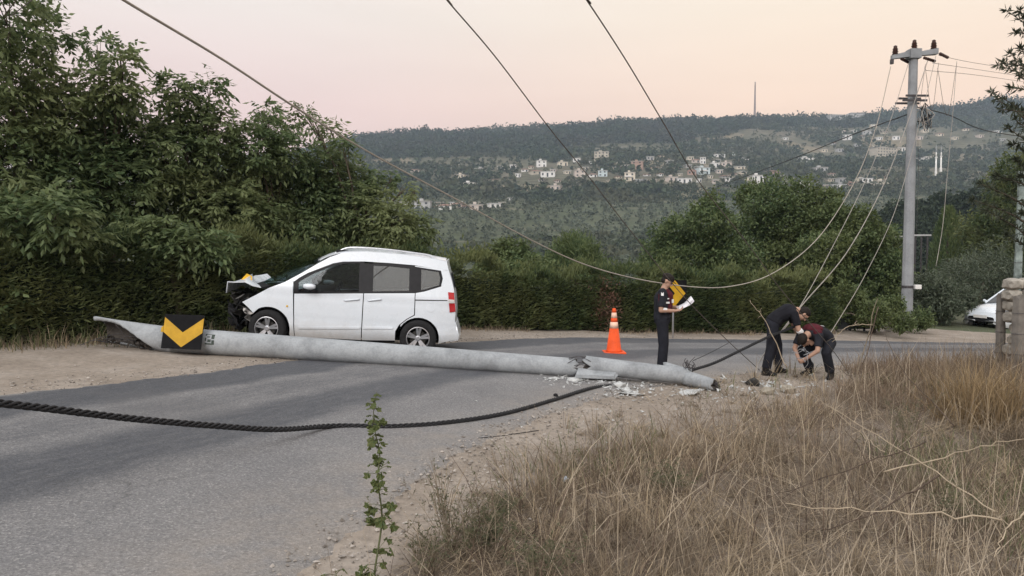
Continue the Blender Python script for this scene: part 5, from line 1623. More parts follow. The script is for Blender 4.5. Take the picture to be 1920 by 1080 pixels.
# ------------------------------------------------------------------ rubble
M_RUB = m_concrete('rubble_concrete', (.50, .51, .50), 12)
def shard(name, p, s, seed, mat, label, cat='shard', group=None, flat=.4):
    rr = np.random.default_rng(seed)
    bm = bmesh.new(); bmesh.ops.create_icosphere(bm, subdivisions=1, radius=1)
    for v in bm.verts:
        v.co = Vector((v.co.x * s * rr.uniform(.6, 1.2), v.co.y * s * rr.uniform(.5, 1.0), v.co.z * s * flat * rr.uniform(.6, 1.2)))
    me = bpy.data.meshes.new(name); bm.to_mesh(me); bm.free()
    o = link(name, me, mat); o.location = (p.x, p.y, p.z + s * flat * .45); o.rotation_euler = (rr.uniform(-.2, .2), rr.uniform(-.2, .2), rr.uniform(0, 6))
    return tag(o, label, cat, group)
RUB = 'concrete shards on the verge'
for k, (px, py, s, fl, lab) in enumerate((
    (1162, 727, .13, .5, 'pale concrete lump below the pole break'), (1186, 740, .22, .1, 'thin flat concrete flake furthest towards the camera'),
    (1145, 712, .12, .6, 'concrete lump wedged under the kinked pole length'), (1290, 737, .26, .12, 'flat pale concrete slab beside the pole tip'),
    (1205, 713, .15, .25, 'long concrete splinter under the kinked length'), (1040, 712, .10, .3, 'concrete chip leftmost under the break'),
    (1075, 715, .12, .4, 'concrete chip directly under the pole break'), (1175, 735, .09, .5, 'small concrete lump above the thin flat flake'))):
    shard('concrete_shard', onground(px, py), s, 200 + k, M_RUB, lab, 'shard', RUB, fl)
# crumbs nobody could count
rr = np.random.default_rng(14); m = MB()
def crumbs(n, pxs, pys, smin, smax):
    for k in range(n):
        p = onground(rr.normal(*pxs), rr.normal(*pys)); s = rr.uniform(smin, smax)
        q = [Vector((rr.normal(0, s), rr.normal(0, s), abs(rr.normal(0, s * .6)))) for _ in range(4)]
        q[3].z += s * .6
        m.add([tuple(p + v + Vector((0, 0, .002))) for v in q], [(0, 1, 2), (0, 3, 1), (1, 3, 2), (2, 3, 0)])
crumbs(220, (1100, 45), (713, 5), .01, .035); crumbs(120, (1175, 22), (732, 8), .01, .035); crumbs(90, (1300, 40), (738, 8), .01, .03); crumbs(120, (1450, 50), (725, 12), .01, .04); crumbs(90, (1200, 130), (760, 30), .006, .018)
o = m.build('concrete_crumbs', M_RUB); tag(o, 'small concrete crumbs scattered round the pole breaks', 'rubble', kind='stuff')
M_ROCK = m_simple('verge_rock', (.30, .27, .22), .9, .3, 7, bump=.6, bscale=20)
shard('verge_stone', onground(1413, 722), .13, 230, M_DARKMETAL, 'dark broken block on the verge beside the bending man\'s feet', 'block', None, .8)
shard('verge_stone', onground(1440, 738), .15, 231, M_ROCK, 'pale rough stone below the bending man', 'stone', 'loose stones on the verge', .5)
shard('verge_stone', onground(1478, 735), .17, 232, M_ROCK, 'pale rough stone below the crouching man', 'stone', 'loose stones on the verge', .5)
shard('verge_stone', onground(1345, 728), .07, 233, M_DARKMETAL, 'small dark fitting lying just past the pole tip', 'fitting', None, .8)
shard('verge_stone', onground(1042, 744), .05, 234, M_TRIM, 'small black clamp lying by the twisted cable', 'clamp', None, .9)
shard('plastic_scrap', onground(1060, 905), .06, 235, m_simple('scrap_blue_white', (.45, .50, .58), .4, .2, 9), 'crumpled bluish plastic scrap in the near verge', 'litter', None, .6)
shard('plastic_scrap', onground(1697, 708), .035, 236, MW['white'], 'small white scrap in the grass below the standing pole', 'litter', None, .7)

# ------------------------------------------------------------------ traffic cone
g0 = onground(1151, 662)
s = g0.y / FPX
root = empty('traffic_cone', g0); tag(root, 'orange traffic cone with two pale bands standing on the road', 'traffic cone')
M_ORANGE = m_simple('cone_orange', (.78, .10, .025), .5, .15, 6)
M_BAND = m_simple('cone_band', (.80, .55, .42), .4, .15, 8)
Hc = 84 * s
MB().box(-.215, .215, -.215, .215, 0, .035).build('foot', M_ORANGE, root, bevel=.012)
def cr(z): return .155 + (.035 - .155) * (z / Hc)
MB().lathe([(cr(.036) + .02, .036), (cr(.06), .06), (cr(Hc * .56), Hc * .56)], 24).build('cone_body', M_ORANGE, root, True)
MB().lathe([(cr(Hc * .56) + .002, Hc * .561), (cr(Hc * .70) + .002, Hc * .70)], 24).build('reflective_band', M_BAND, root, True)
MB().lathe([(cr(Hc * .70), Hc * .701), (cr(Hc * .79), Hc * .79)], 24).build('cone_body', M_ORANGE, root, True)
MB().lathe([(cr(Hc * .79) + .002, Hc * .791), (cr(Hc * .91) + .002, Hc * .91)], 24).build('reflective_band', M_BAND, root, True)
MB().lathe([(cr(Hc * .91), Hc * .911), (cr(Hc), Hc), (cr(Hc) * .6, Hc + .005)], 24).build('cone_body', M_ORANGE, root, True)

# ------------------------------------------------------------------ standing pole
PB = Vector((12.62, 23.6, Hs(12.62, 23.6)))
def standing_pole():
    root = empty('standing_pole', PB); tag(root, 'tall concrete utility pole with crossarm standing on the right', 'utility pole')
    root.rotation_euler = (0, R(.2), 0)
    top = at(1712, 104, 23.6).z - PB.z
    def oct_(z0, r0, z1, r1, name, mat):
        MB().lathe([(r0, z0), (r1, z1)], 10).build(name, mat, root)
    oct_(-.4, .18, top, .128, 'shaft', M_CONC2)
    s = 23.6 / FPX
    xl, xr = (1671 - 1712) * s, (1755 - 1712) * s
    zl, zm, zr_ = at(0, 107, 23.6).z - PB.z, at(0, 101, 23.6).z - PB.z, at(0, 96, 23.6).z - PB.z
    m = MB()
    for (x0, z0, x1, z1) in ((xl, zl, -.1, zm), (.1, zm, xr, zr_)):
        m.add([(x0, -.06, z0 - .07), (x1, -.1, z1 - .1), (x1, .1, z1 - .1), (x0, .06, z0 - .07), (x0, -.06, z0 + .05), (x1, -.1, z1 + .08), (x1, .1, z1 + .08), (x0, .06, z0 + .05)],
              [(3, 2, 1, 0), (4, 5, 6, 7), (0, 1, 5, 4), (1, 2, 6, 5), (2, 3, 7, 6), (3, 0, 4, 7)])
    m.box(-.17, .17, -.17, .17, zm - .16, zm + .13)
    m.build('crossarm', M_CONC2, root)
    ins = m_simple('insulator_brown', (.05, .025, .02), .3, .3, 8)
    tops = []
    for px, pz in ((1678, zl + .05), (1713, zm + .13), (1749, zr_ + .05)):
        x = (px - 1712) * s; prof = [(.02, pz - .02), (.05, pz + .02), (.10, pz + .03), (.06, pz + .08), (.095, pz + .10), (.06, pz + .16), (.085, pz + .18), (.05, pz + .24), (.06, pz + .28), (.02, pz + .31)]
        MB().lathe(prof, 14, M=Matrix.Translation((x, 0, 0))).build('pin_insulator', ins, root, True)
        tops.append((x, 0, pz + .28))
    MB().box(xl - .02, xl + .06, -.05, .05, zl - .22, zl - .071).build('end_bracket', M_STEEL, root)
    for (px, py, qx, qy) in ((1688, 110, 1702, 117), (1730, 108, 1752, 115), (1760, 100, 1776, 108)):
        a, b_ = at(px, py, 23.55) - PB, at(qx, qy, 23.9) - PB
        m = MB(); m.tube([a, b_], .012, 5)
        for k in range(7):
            p = a + (b_ - a) * (k + .5) / 7
            m.tube([p - (b_ - a) * .03, p, p + (b_ - a) * .03], [.02, .05, .02], 8)
        m.build('strain_insulator', ins, root)
    z1, z2 = at(0, 182, 23.6).z - PB.z, at(0, 191, 23.6).z - PB.z
    MB().box(-.32, .38, -.24, -.19, z1 - .03, z1 + .03).box(-.32, .38, .19, .24, z1 - .03, z1 + .03).build('bracket_arm', M_STEEL, root)
    MB().box(-.42, .34, -.25, -.20, z2 - .03, z2 + .03).box(-.42, .34, .20, .25, z2 - .03, z2 + .03).build('bracket_arm', M_STEEL, root)
    r = np.random.default_rng(3)
    for k in range(14):
        p0 = Vector((.2 + r.uniform(0, .2), r.uniform(-.2, .1), z2 - .05 - r.uniform(0, .3)))
        pts = [p0, p0 + Vector((r.normal(.12, .1), r.normal(0, .1), -.3)), p0 + Vector((r.normal(.05, .14), r.normal(0, .1), -.6 + r.normal(0, .15))), p0 + Vector((r.normal(.1, .1), 0, -.35))]
        MB().tube(spline(pts, 10), .012, 4).build('loose_cable', M_CABLE if k % 3 else M_WIREP, root, True)
    zb = at(0, 537, 23.6).z - PB.z
    MB().lathe([(.181, zb - .05), (.182, zb + .03)], 12).build('strap', M_STEEL, root)
    MB().box(.14, .34, -.22, -.08, zb - .08, zb + .06).build('small_box', MW['white'], root, bevel=.02)
    return root, tops, top
POLE, PTOPS, PTOP = standing_pole()

# ------------------------------------------------------------------ wires
def wire(pts, rad, label, mat=None, n=60, sides=5, name='wire', group=None, cat='wire'):
    pts = [Vector(p) for p in pts]
    if pts[0].y < 6.1 and pts[0].z > 3:       # the near end runs on over the camera to the next pole down the road
        d = (pts[0] - pts[1]).normalized()
        pts = [pts[0] + d * 11 + Vector((0, 0, -1.2)), pts[0] + d * 5 + Vector((0, 0, -.2))] + pts
        n += 20
    P = spline(pts, n)
    o = MB().tube(P, rad, sides).build(name, mat or M_WIRE, None, True)
    return tag(o, label, cat, group)
WG = 'loose conductors of the broken line'
wire([at(150, -55, 5.5), at(232, 0, 6.0), at(420, 113, 7.3), at(560, 205, 8.5), at(700, 290, 10), at(860, 376, 11.8), at(1000, 452, 13.5), at(1100, 497, 14.8), at(1200, 524, 16.0), at(1300, 538, 17.2), at(1370, 537, 18.2),
      at(1440, 517, 19.2), at(1510, 470, 20.4), at(1560, 412, 21.3), at(1610, 325, 22.3), at(1645, 230, 23.0), at(1670, 125, 23.5)], .0125, 'long slack wire sweeping from top left down past the officer and up to the pole', m_simple('pale_slack_wire', (.38, .345, .30), .5, .15, 3), 120, group=WG)
wire([at(800, -50, 6), at(838, 0, 6.3), at(930, 108, 7.2), at(1030, 240, 8.4), at(1095, 320, 9.3), at(1180, 430, 10.4), at(1275, 548, 11.4), at(1350, 625, 12.0), at(1424, 694, 12.4)], .0065, 'wire dropping from the top centre to the verge beside the bending man', M_WIRE, 90, group=WG)
wire([at(1062, -50, 6), at(1100, 0, 6.3), at(1175, 115, 7.2), at(1245, 232, 8.3), at(1310, 340, 9.4), at(1400, 455, 10.6), at(1470, 550, 11.4), at(1560, 655, 12.2), at(1600, 715, 12.3)], .0065, 'wire dropping from right of top centre past the bending men', M_WIRE, 90, group=WG)
wire([at(1703, 120, 23.5), at(1668, 230, 22.3), at(1620, 345, 20.5), at(1560, 465, 17.5), at(1500, 575, 14.2), at(1452, 640, 12.8)], .009, 'leftmost of the four pale wires running from the pole to the men', M_WIREP, 60, group=WG)
wire([at(1740, 112, 23.7), at(1700, 235, 22.0), at(1655, 350, 20), at(1590, 470, 17), at(1500, 577, 13.8), at(1430, 668, 12.6), at(1418, 700, 12.2)], .012, 'thickest pale wire from the pole crossing the bending man', M_WIREP, 60, group=WG)
wire([at(1755, 104, 23.8), at(1722, 240, 22.2), at(1680, 390, 20), at(1625, 510, 16.5), at(1560, 620, 13.2), at(1530, 662, 12.6)], .008, 'rightmost pale wire running from the pole to the crouching man', M_WIREP, 60, group=WG)
wire([at(1794, 115, 24.5), at(1786, 220, 23.8), at(1776, 330, 23), at(1768, 420, 22.4), at(1755, 500, 22)], .008, 'wire hanging straight down right of the pole', M_WIREP, 40, group=WG)
wire([at(1735, 120, 23.9), at(1722, 230, 23.7), at(1722, 330, 23.5), at(1718, 440, 23.4)], .006, 'thin reddish wire hanging close beside the pole', M_STEEL, 40, group=WG)
for k, (y0, y1, lab) in enumerate(((104, 128, 'top'), (115, 140, 'middle'), (126, 150, 'bottom'))):
    wire([at(1760 - k * 12, y0 + k * 3, 23.8), at(1840, (y0 + y1) / 2 + 4, 29), at(1990, y1 + 14, 38)], .008, 'thin line leaving the pole to the right, %s one of three' % lab, M_WIRE, 30, group='lines leaving the pole')
for k, (x0, x1) in enumerate(((1735, 1760), (1758, 1794))):
    wire([at(x0, 128, 23.8), at((x0 + x1) / 2, 205 + 12 * k, 23.9), at(x1, 118, 24.3)], .007, ('inner' if k == 0 else 'outer') + ' slack jumper loop hanging under the crossarm', M_WIRE, 24, group='jumper loops')
wire([at(1345, 350, 45), at(1480, 300, 36), at(1600, 252, 29), at(1700, 215, 23.8)], .018, 'dark bundled cable reaching the pole from the left', M_CABLE, 40, name='bundled_cable', cat='cable')
wire([at(1716, 200, 23.8), at(1780, 216, 27), at(1850, 245, 31), at(1960, 262, 38)], .018, 'dark bundled cable leaving the pole to the right', M_CABLE, 40, name='bundled_cable', cat='cable')
wire([at(20, 30, 9), at(60, 0, 8.5), at(110, -40, 8)], .006, 'short wire end crossing the top left tree', M_WIRE, 12)
wire([at(445, 250, 17), at(470, 225, 17.3), at(560, 262, 18.5), at(640, 285, 20)], .006, 'thin service wire behind the left treetops', M_WIRE, 20)
wire([onground(740, 845) + Vector((0, 0, .006)), onground(850, 828) + Vector((0, 0, .006)), onground(940, 818) + Vector((0, 0, .006)), onground(1010, 808) + Vector((0, 0, .006))], .004, 'thin dark line along the road below the twisted cable', M_CABLE, 20)  # dark line on the asphalt, built as a thin tube

def twisted(pts, label, r_str=.0098, lay=.24, name='twisted_cable'):
    root = empty(name); tag(root, label, 'cable')
    P = spline(pts, 360)
    L = [0]
    for i in range(1, len(P)): L.append(L[-1] + (P[i] - P[i - 1]).length)
    rb = r_str * 1.75
    for k in range(4):
        q = []
        for i, p in enumerate(P):
            t_ = (P[min(i + 1, 359)] - P[max(i - 1, 0)]).normalized()
            s_ = t_.cross(Vector((0, 0, 1))).normalized(); u_ = s_.cross(t_)
            a = 2 * math.pi * (L[i] / lay + k / 4)
            q.append(p + (s_ * math.cos(a) + u_ * math.sin(a)) * rb)
        MB().tube(q, r_str, 6).build('strand', M_CABLE, root, True)
def og(px, py, h=.03): return onground(px, py) + Vector((0, 0, h))
twisted([Vector((-7.6, 1.6, 3.6)), Vector((-5.2, 3.0, 1.55)), at(-140, 735, 4.1), at(-40, 751, 4.35), at(90, 766, 4.75), at(250, 785, 5.3), at(400, 798, 5.85), at(520, 805, 6.4), og(625, 806.5, .04), og(740, 805), og(850, 796), og(950, 779), og(1040, 753), og(1110, 731), PB1 + Vector((-1.05, -.12, -.10))],
        'thick black twisted cable sagging across the road from the left edge to the fallen pole')
twisted([PB1 + Vector((.05, .1, .08)), at(1340, 680, 11.6), at(1390, 656, 12.0), at(1440, 632, 12.4), at(1490, 612, 12.6)], 'black twisted cable rising from the pole break to the men\'s hands', .009, .2)
wire([at(1300, 676, 12.2), at(1330, 662, 13.2), at(1372, 640, 15)], .006, 'thin dark wire rising beside the cable behind the pole break', M_CABLE, 12)
# ------------------------------------------------------------------ people
M_SKIN = m_simple('skin', (.42, .26, .19), .55, .08, 14)
M_NAVY = m_simple('dark_uniform_cloth', (.020, .021, .027), .85, .25, 14, bump=.7, bscale=9)
M_TROU = m_simple('dark_trouser_cloth', (.017, .018, .024), .85, .25, 10, bump=.9, bscale=8)
M_BLK = m_simple('black_cloth', (.014, .014, .018), .9, .25, 12, bump=.9, bscale=8)
M_MAROON = m_simple('maroon_cloth', (.075, .014, .02), .85, .2, 14, bump=.7, bscale=9)
M_BOOT = m_simple('black_boot', (.015, .014, .014), .4, .2, 20)
M_HAIR = m_simple('dark_hair', (.018, .014, .012), .7, .3, 40)
M_PATCH = m_simple('white_patch', (.72, .72, .72), .7, .08, 20)
M_PAPER = m_simple('paper_white', (.78, .77, .80), .7, .04, 20)

def frustum(bm, p0, p1, r0, r1, flat=1.0, n=14, axis=None, round_=True):
    """tapered limb with rounded ends; flat squeezes it along 'axis'"""
    p0, p1 = Vector(p0), Vector(p1); d = p1 - p0; L = max(d.length, 1e-6); d.normalize()
    a = Vector(axis) if axis is not None else (Vector((0, 1, 0)) if abs(d.y) < .9 else Vector((1, 0, 0)))
    v = (a - d * a.dot(d)).normalized(); u = d.cross(v)
    prof = []
    if round_:
        for k in range(4):
            t_ = (k + .35) / 4 * math.pi / 2
            prof.append((-r0 * math.cos(t_), r0 * math.sin(t_)))
    prof += [(0, r0), (L, r1)]
    if round_:
        for k in range(3, -1, -1):
            t_ = (k + .35) / 4 * math.pi / 2
            prof.append((L + r1 * math.cos(t_), r1 * math.sin(t_)))
    rings = []
    for s, rr in prof:
        rings.append([bm.verts.new(p0 + d * s + (v * math.cos(6.2832 * j / n) * flat + u * math.sin(6.2832 * j / n)) * rr) for j in range(n)])
    for A, B in zip(rings, rings[1:]):
        for j in range(n):
            bm.faces.new((A[j], A[(j + 1) % n], B[(j + 1) % n], B[j]))
    bm.faces.new(rings[0][::-1]); bm.faces.new(rings[-1])

def ellip(bm, c, s, rot=None):
    r = bmesh.ops.create_uvsphere(bm, u_segments=16, v_segments=10, radius=1)
    Mx = Matrix.Translation(c) @ (rot.to_4x4() if rot is not None else Matrix.Identity(4)) @ Matrix.Diagonal((*s, 1))
    bmesh.ops.transform(bm, matrix=Mx, verts=r['verts'])

def fuse(name, bm, voxel, mat, parent, relax=6):
    """weld overlapping limbs into one continuous skin"""
    bmesh.ops.recalc_face_normals(bm, faces=bm.faces)
    me = bpy.data.meshes.new(name); bm.to_mesh(me); bm.free()
    o = bpy.data.objects.new(name, me); COL.objects.link(o)
    md = o.modifiers.new('r', 'REMESH'); md.mode = 'VOXEL'; md.voxel_size = voxel; md.use_smooth_shade = True
    sm = o.modifiers.new('c', 'SMOOTH'); sm.factor = .5; sm.iterations = relax
    dg = bpy.context.evaluated_depsgraph_get()
    out = bpy.data.meshes.new_from_object(o.evaluated_get(dg))
    bpy.data.objects.remove(o, do_unlink=True)
    out.name = name
    return link(name, out, mat, parent)

def head(bm, c, fwd, up, s=1.0):
    """skull, jaw, nose, brow, ears; fwd and up give the gaze"""
    f = Vector(fwd).normalized(); u = Vector(up); u = (u - f * u.dot(f)).normalized(); l = u.cross(f)
    Rm = Matrix((f, l, u)).transposed()
    def P(x, y, z): return Vector(c) + (f * x + l * y + u * z) * s
    ellip(bm, P(-.008, 0, .028), (.096 * s, .076 * s, .092 * s), Rm)
    ellip(bm, P(.018, 0, -.045), (.066 * s, .058 * s, .066 * s), Rm)
    ellip(bm, P(.052, 0, -.085), (.026 * s, .028 * s, .022 * s), Rm)
    frustum(bm, P(.078, 0, .01), P(.102, 0, -.028), .010 * s, .015 * s)
    ellip(bm, P(.075, 0, -.058), (.014 * s, .026 * s, .009 * s), Rm)
    ellip(bm, P(.074, 0, .024), (.018 * s, .056 * s, .010 * s), Rm)
    for q in (-1, 1):
        ellip(bm, P(-.005, q * .078, -.01), (.020 * s, .010 * s, .032 * s), Rm)
    return P, Rm

def eyes(P, Rm, root, parent, s=1.0):
    for q in (-1, 1):
        bm = bmesh.new(); ellip(bm, P(.076, q * .032, .004), (.011 * s, .012 * s, .009 * s), Rm)
        me = bpy.data.meshes.new('eye'); bm.to_mesh(me); bm.free(); link('eye', me, M_HAIR, parent)

def hand(bm, wrist, d, palm_n, curl=.5, thumb=1):
    """palm, four unequal bent fingers and a thumb from the side of the palm"""
    d = Vector(d).normalized(); n = Vector(palm_n); n = (n - d * n.dot(d)).normalized(); s = d.cross(n) * thumb
    w = Vector(wrist)
    frustum(bm, w, w + d * .03, .026, .030, .7, axis=n)
    for k in range(4):
        frustum(bm, w + d * .02 + s * (.027 - .018 * k), w + d * .085 + s * (.030 - .020 * k), .014, .0125, .9, 8)
    for k, L in enumerate((.070, .078, .072, .056)):
        p0 = w + d * .085 + s * (.030 - .020 * k)
        d1 = (d * math.cos(curl * .7) + n * math.sin(curl * .7)); p1 = p0 + d1 * L * .45
        d2 = (d * math.cos(curl * 1.6) + n * math.sin(curl * 1.6)); p2 = p1 + d2 * L * .32
        d3 = (d * math.cos(curl * 2.3) + n * math.sin(curl * 2.3)); p3 = p2 + d3 * L * .25
        frustum(bm, p0, p1, .0105, .0095, 1, 7); frustum(bm, p1, p2, .0095, .0088, 1, 7); frustum(bm, p2, p3, .0088, .0075, 1, 7)
    t0 = w + d * .025 + s * .028; t1 = t0 + (d * .6 + s * .7 + n * .3).normalized() * .042; t2 = t1 + (d * .85 + s * .15 + n * .5).normalized() * .035
    frustum(bm, t0, t1, .0135, .011, 1, 7); frustum(bm, t1, t2, .0105, .0085, 1, 7)

def boot(root, ankle, fwd, name='boot'):
    bm = bmesh.new(); a = Vector(ankle); f = Vector(fwd).normalized(); g = a - Vector((0, 0, a.z))
    zg = a.z
    frustum(bm, a + Vector((0, 0, .10)), a + Vector((0, 0, -.02)), .058, .055)
    frustum(bm, a + f * -.03 + Vector((0, 0, -.045)), a + f * .15 + Vector((0, 0, -.058)), .047, .040, 1.0)
    frustum(bm, a + f * .02 + Vector((0, 0, -.01)), a + f * .12 + Vector((0, 0, -.05)), .05, .035)
    return fuse(name, bm, .010, M_BOOT, root, 3)

def person(loc, rz, label, J, cloth):
    """J: joints in local metres (x forward, y left, z up). Body is one skin; clothing lies over it as children."""
    root = empty('person', loc, rz); tag(root, label, 'person', 'men at the crash site')
    V = {k: Vector(v) for k, v in J.items() if isinstance(v, tuple)}
    # ---- body
    bm = bmesh.new()
    frustum(bm, V['hip'], V['waist'], .115, .105, 1.25); frustum(bm, V['waist'], V['chest'], .105, .12, 1.3)
    frustum(bm, V['chest'], V['neck'], .115, .055, 1.1); frustum(bm, V['neck'], V['head'], .054, .050)
    P, Rm = head(bm, V['head'], J['gaze'], J['headup'])
    for q in ('l', 'r'):
        frustum(bm, V['chest'] * .35 + V['sh_' + q] * .65, V['sh_' + q], .065, .055)
        frustum(bm, V['sh_' + q], V['el_' + q], .050, .040); frustum(bm, V['el_' + q], V['wr_' + q], .039, .027)
        hand(bm, V['wr_' + q], J['hd_' + q], J['hn_' + q], J.get('curl', .5), 1 if q == 'l' else -1)
        frustum(bm, V['hj_' + q], V['kn_' + q], .080, .055); frustum(bm, V['kn_' + q], V['an_' + q], .054, .038)
    body = fuse('body', bm, .0085, M_SKIN, root, 3)
    eyes(P, Rm, root, body)
    # ---- shirt
    bm = bmesh.new(); e = .018
    dn = (V['hip'] - V['waist']).normalized()
    frustum(bm, V['waist'] + dn * .12, V['waist'], .128 + e, .115 + e, 1.28, round_=False); frustum(bm, V['waist'], V['chest'], .110 + e, .125 + e, 1.32)
    frustum(bm, V['chest'], V['neck'] - (V['neck'] - V['chest']) * .12, .118 + e, .072, 1.1, round_=False)
    for q in ('l', 'r'):
        frustum(bm, V['chest'] * .4 + V['sh_' + q] * .6, V['sh_' + q], .078 + e * .5, .068 + e * .3)
        m = V['sh_' + q] + (V['el_' + q] - V['sh_' + q]) * cloth.get('sleeve', .75)
        frustum(bm, V['sh_' + q], m, .062 + e * .5, .055 + e * .6, round_=False); ellip(bm, V['sh_' + q], (.07, .07, .07))
    shirt = fuse('shirt', bm, .011, cloth['shirt'], root, 5)
    # ---- trousers
    bm = bmesh.new()
    frustum(bm, V['waist'] + dn * .08, V['hip'], .120, .135, 1.25, round_=False); ellip(bm, V['hip'], (.14, .165, .12))
    for q in ('l', 'r'):
        kn, an = V['kn_' + q], V['an_' + q]
        frustum(bm, V['hj_' + q], kn, .102, .080); frustum(bm, kn, an + (kn - an).normalized() * .05, .079, .078, round_=False); ellip(bm, kn, (.08, .08, .08))
    tr = fuse('trousers', bm, .012, cloth['trousers'], root, 5)
    for q in ('l', 'r'):
        boot(root, V['an_' + q], J['ft_' + q])
    return root, V, P, Rm

def patch(root, c, nrm, up, w, h, mat, name):
    n = Vector(nrm).normalized(); u = Vector(up); u = (u - n * u.dot(n)).normalized(); s = u.cross(n)
    c = Vector(c)
    vs = []
    for dz in (-.004, .004):
        vs += [tuple(c + s * a * w / 2 + u * b * h / 2 + n * dz) for a, b in ((-1, -1), (1, -1), (1, 1), (-1, 1))]
    return MB().add(vs, [(3, 2, 1, 0), (4, 5, 6, 7), (0, 1, 5, 4), (1, 2, 6, 5), (2, 3, 7, 6), (3, 0, 4, 7)]).build(name, mat, root)

# 1. officer reading papers, facing right
g0 = at(1241, 700, 12.15); g0.z = Hs(g0.x, g0.y)
J = dict(hip=(0, 0, .90), waist=(-.01, 0, 1.03), chest=(0, 0, 1.25), neck=(.03, 0, 1.43), head=(.075, 0, 1.535), gaze=(.80, -.12, -.50), headup=(.5, 0, .85),
         sh_l=(.01, .19, 1.36), el_l=(.04, .24, 1.09), wr_l=(.27, .12, 1.10), hd_l=(1, -.25, .12), hn_l=(0, .2, 1),
         sh_r=(.0, -.19, 1.36), el_r=(-.02, -.25, 1.07), wr_r=(.20, -.16, 1.06), hd_r=(1, .12, .18), hn_r=(0, -.1, 1),
         hj_l=(0, .09, .88), kn_l=(.03, .11, .49), an_l=(.0, .12, .09), hj_r=(0, -.09, .88), kn_r=(.02, -.10, .49), an_r=(-.01, -.11, .09), ft_l=(1, .2, 0), ft_r=(1, -.25, 0), curl=.6)
OFF, V, P, Rm = person(g0, R(-12), 'officer in dark uniform and cap reading papers behind the fallen pole', J, dict(shirt=M_NAVY, trousers=M_TROU, sleeve=.82))
# cap with peak
bm = bmesh.new()
ellip(bm, P(-.012, 0, .055), (.108, .088, .075), Rm)
cap = fuse('cap', bm, .009, M_HAIR, OFF, 2)
m = MB(); rows = []
vs = [tuple(P(.06 + .09 * math.cos(a), .075 * math.sin(a), .055 - .02 * math.cos(a))) for a in np.linspace(-1.5, 1.5, 11)] + [tuple(P(.06 + .09 * math.cos(a), .075 * math.sin(a), .047 - .02 * math.cos(a))) for a in np.linspace(-1.5, 1.5, 11)]
m.add(vs, [tuple(range(11)), tuple(range(21, 10, -1))] + [(i, i + 1, i + 12, i + 11) for i in range(10)] + [(10, 0, 11, 21)]); m.build('peak', M_HAIR, cap)
bm = bmesh.new(); ellip(bm, P(-.045, 0, -.01), (.062, .079, .06), Rm); fuse('hair', bm, .009, M_HAIR, OFF, 2)
# maroon front panel, patches, pale elbow bands
bm = bmesh.new(); frustum(bm, (.095, -.02, 1.05), (.10, -.02, 1.30), .065, .075, 1.5); ellip(bm, (.07, -.02, 1.36), (.06, .09, .05)); fuse('front_panel', bm, .010, M_MAROON, OFF, 4)
patch(OFF, (.0, -.262, 1.335), (0, -1, .25), (0, 0, 1), .042, .055, M_PATCH, 'shoulder_patch')
patch(OFF, (.085, -.145, 1.19), (.5, -.85, 0), (0, 0, 1), .065, .03, M_PATCH, 'chest_badge')
patch(OFF, (.165, -.10, 1.215), (.85, -.5, 0), (0, 0, 1), .05, .06, M_PATCH, 'chest_badge')
patch(OFF, (.09, -.14, 1.255), (.5, -.85, 0), (0, 0, 1), .035, .018, M_PATCH, 'name_tape')
bm = bmesh.new(); frustum(bm, (-.035, -.245, 1.083), (.07, -.205, 1.068), .048, .040, round_=False); fuse('sleeve_band', bm, .008, M_PATCH, OFF, 2)
patch(OFF, (-.055, -.262, 1.24), (-.3, -1, 0), (0, 0, 1), .012, .2, M_MAROON, 'sleeve_piping')
# sheaf of papers held in both hands
pm = OFF.matrix_basis @ Matrix.Translation((.375, -.03, 1.145)) @ Matrix.Rotation(R(-34), 4, 'Y') @ Matrix.Rotation(R(14), 4, 'X')
pr = empty('paper_sheaf'); pr.matrix_world = Matrix.Translation(g0) @ Matrix.Rotation(R(-12), 4, 'Z') @ Matrix.Translation((.375, -.03, 1.145)) @ Matrix.Rotation(R(-34), 4, 'Y') @ Matrix.Rotation(R(14), 4, 'X')
tag(pr, 'white papers held open by the standing officer', 'papers')
for k in range(3):
    m = MB(); rows = []
    vs = []; 
    for i in range(7):
        x = -.15 + .30 * i / 6; z = .012 * math.sin(i * 1.0 + k) + .006 * k + .02 * (i / 6) ** 2
        vs += [(x, -.105 + .01 * k, z), (x, .105 + .008 * k, z + .006)]
    m.add(vs, [(2 * i, 2 * i + 1, 2 * i + 3, 2 * i + 2) for i in range(6)])
    o = m.build('sheet', M_PAPER, pr, True); md = o.modifiers.new('s', 'SOLIDIFY'); md.thickness = .0015

# 2. man in black bending down, facing right
g0 = at(1452, 703, 12.75); g0.z = Hs(g0.x, g0.y)
J = dict(hip=(-.04, 0, .90), waist=(.04, 0, 1.00), chest=(.21, 0, 1.10), neck=(.36, -.01, 1.13), head=(.46, -.03, 1.06), gaze=(.45, 0, -.9), headup=(.9, 0, .4),
         sh_l=(.30, .18, 1.08), el_l=(.36, .22, .82), wr_l=(.48, .16, .62), hd_l=(.5, -.3, -.8), hn_l=(0, -1, 0),
         sh_r=(.27, -.19, 1.07), el_r=(.34, -.24, .80), wr_r=(.52, -.17, .63), hd_r=(.7, .2, -.7), hn_r=(0, 1, 0),
         hj_l=(-.03, .10, .87), kn_l=(.09, .20, .50), an_l=(.10, .21, .09), hj_r=(-.05, -.10, .87), kn_r=(-.10, -.16, .48), an_r=(-.18, -.17, .09), ft_l=(1, .3, 0), ft_r=(1, -.3, 0), curl=.8)
MAN2, V, P, Rm = person(g0, R(-8), 'man in black shirt and trousers bending over with arms reaching down', J, dict(shirt=M_BLK, trousers=M_TROU, sleeve=.7))
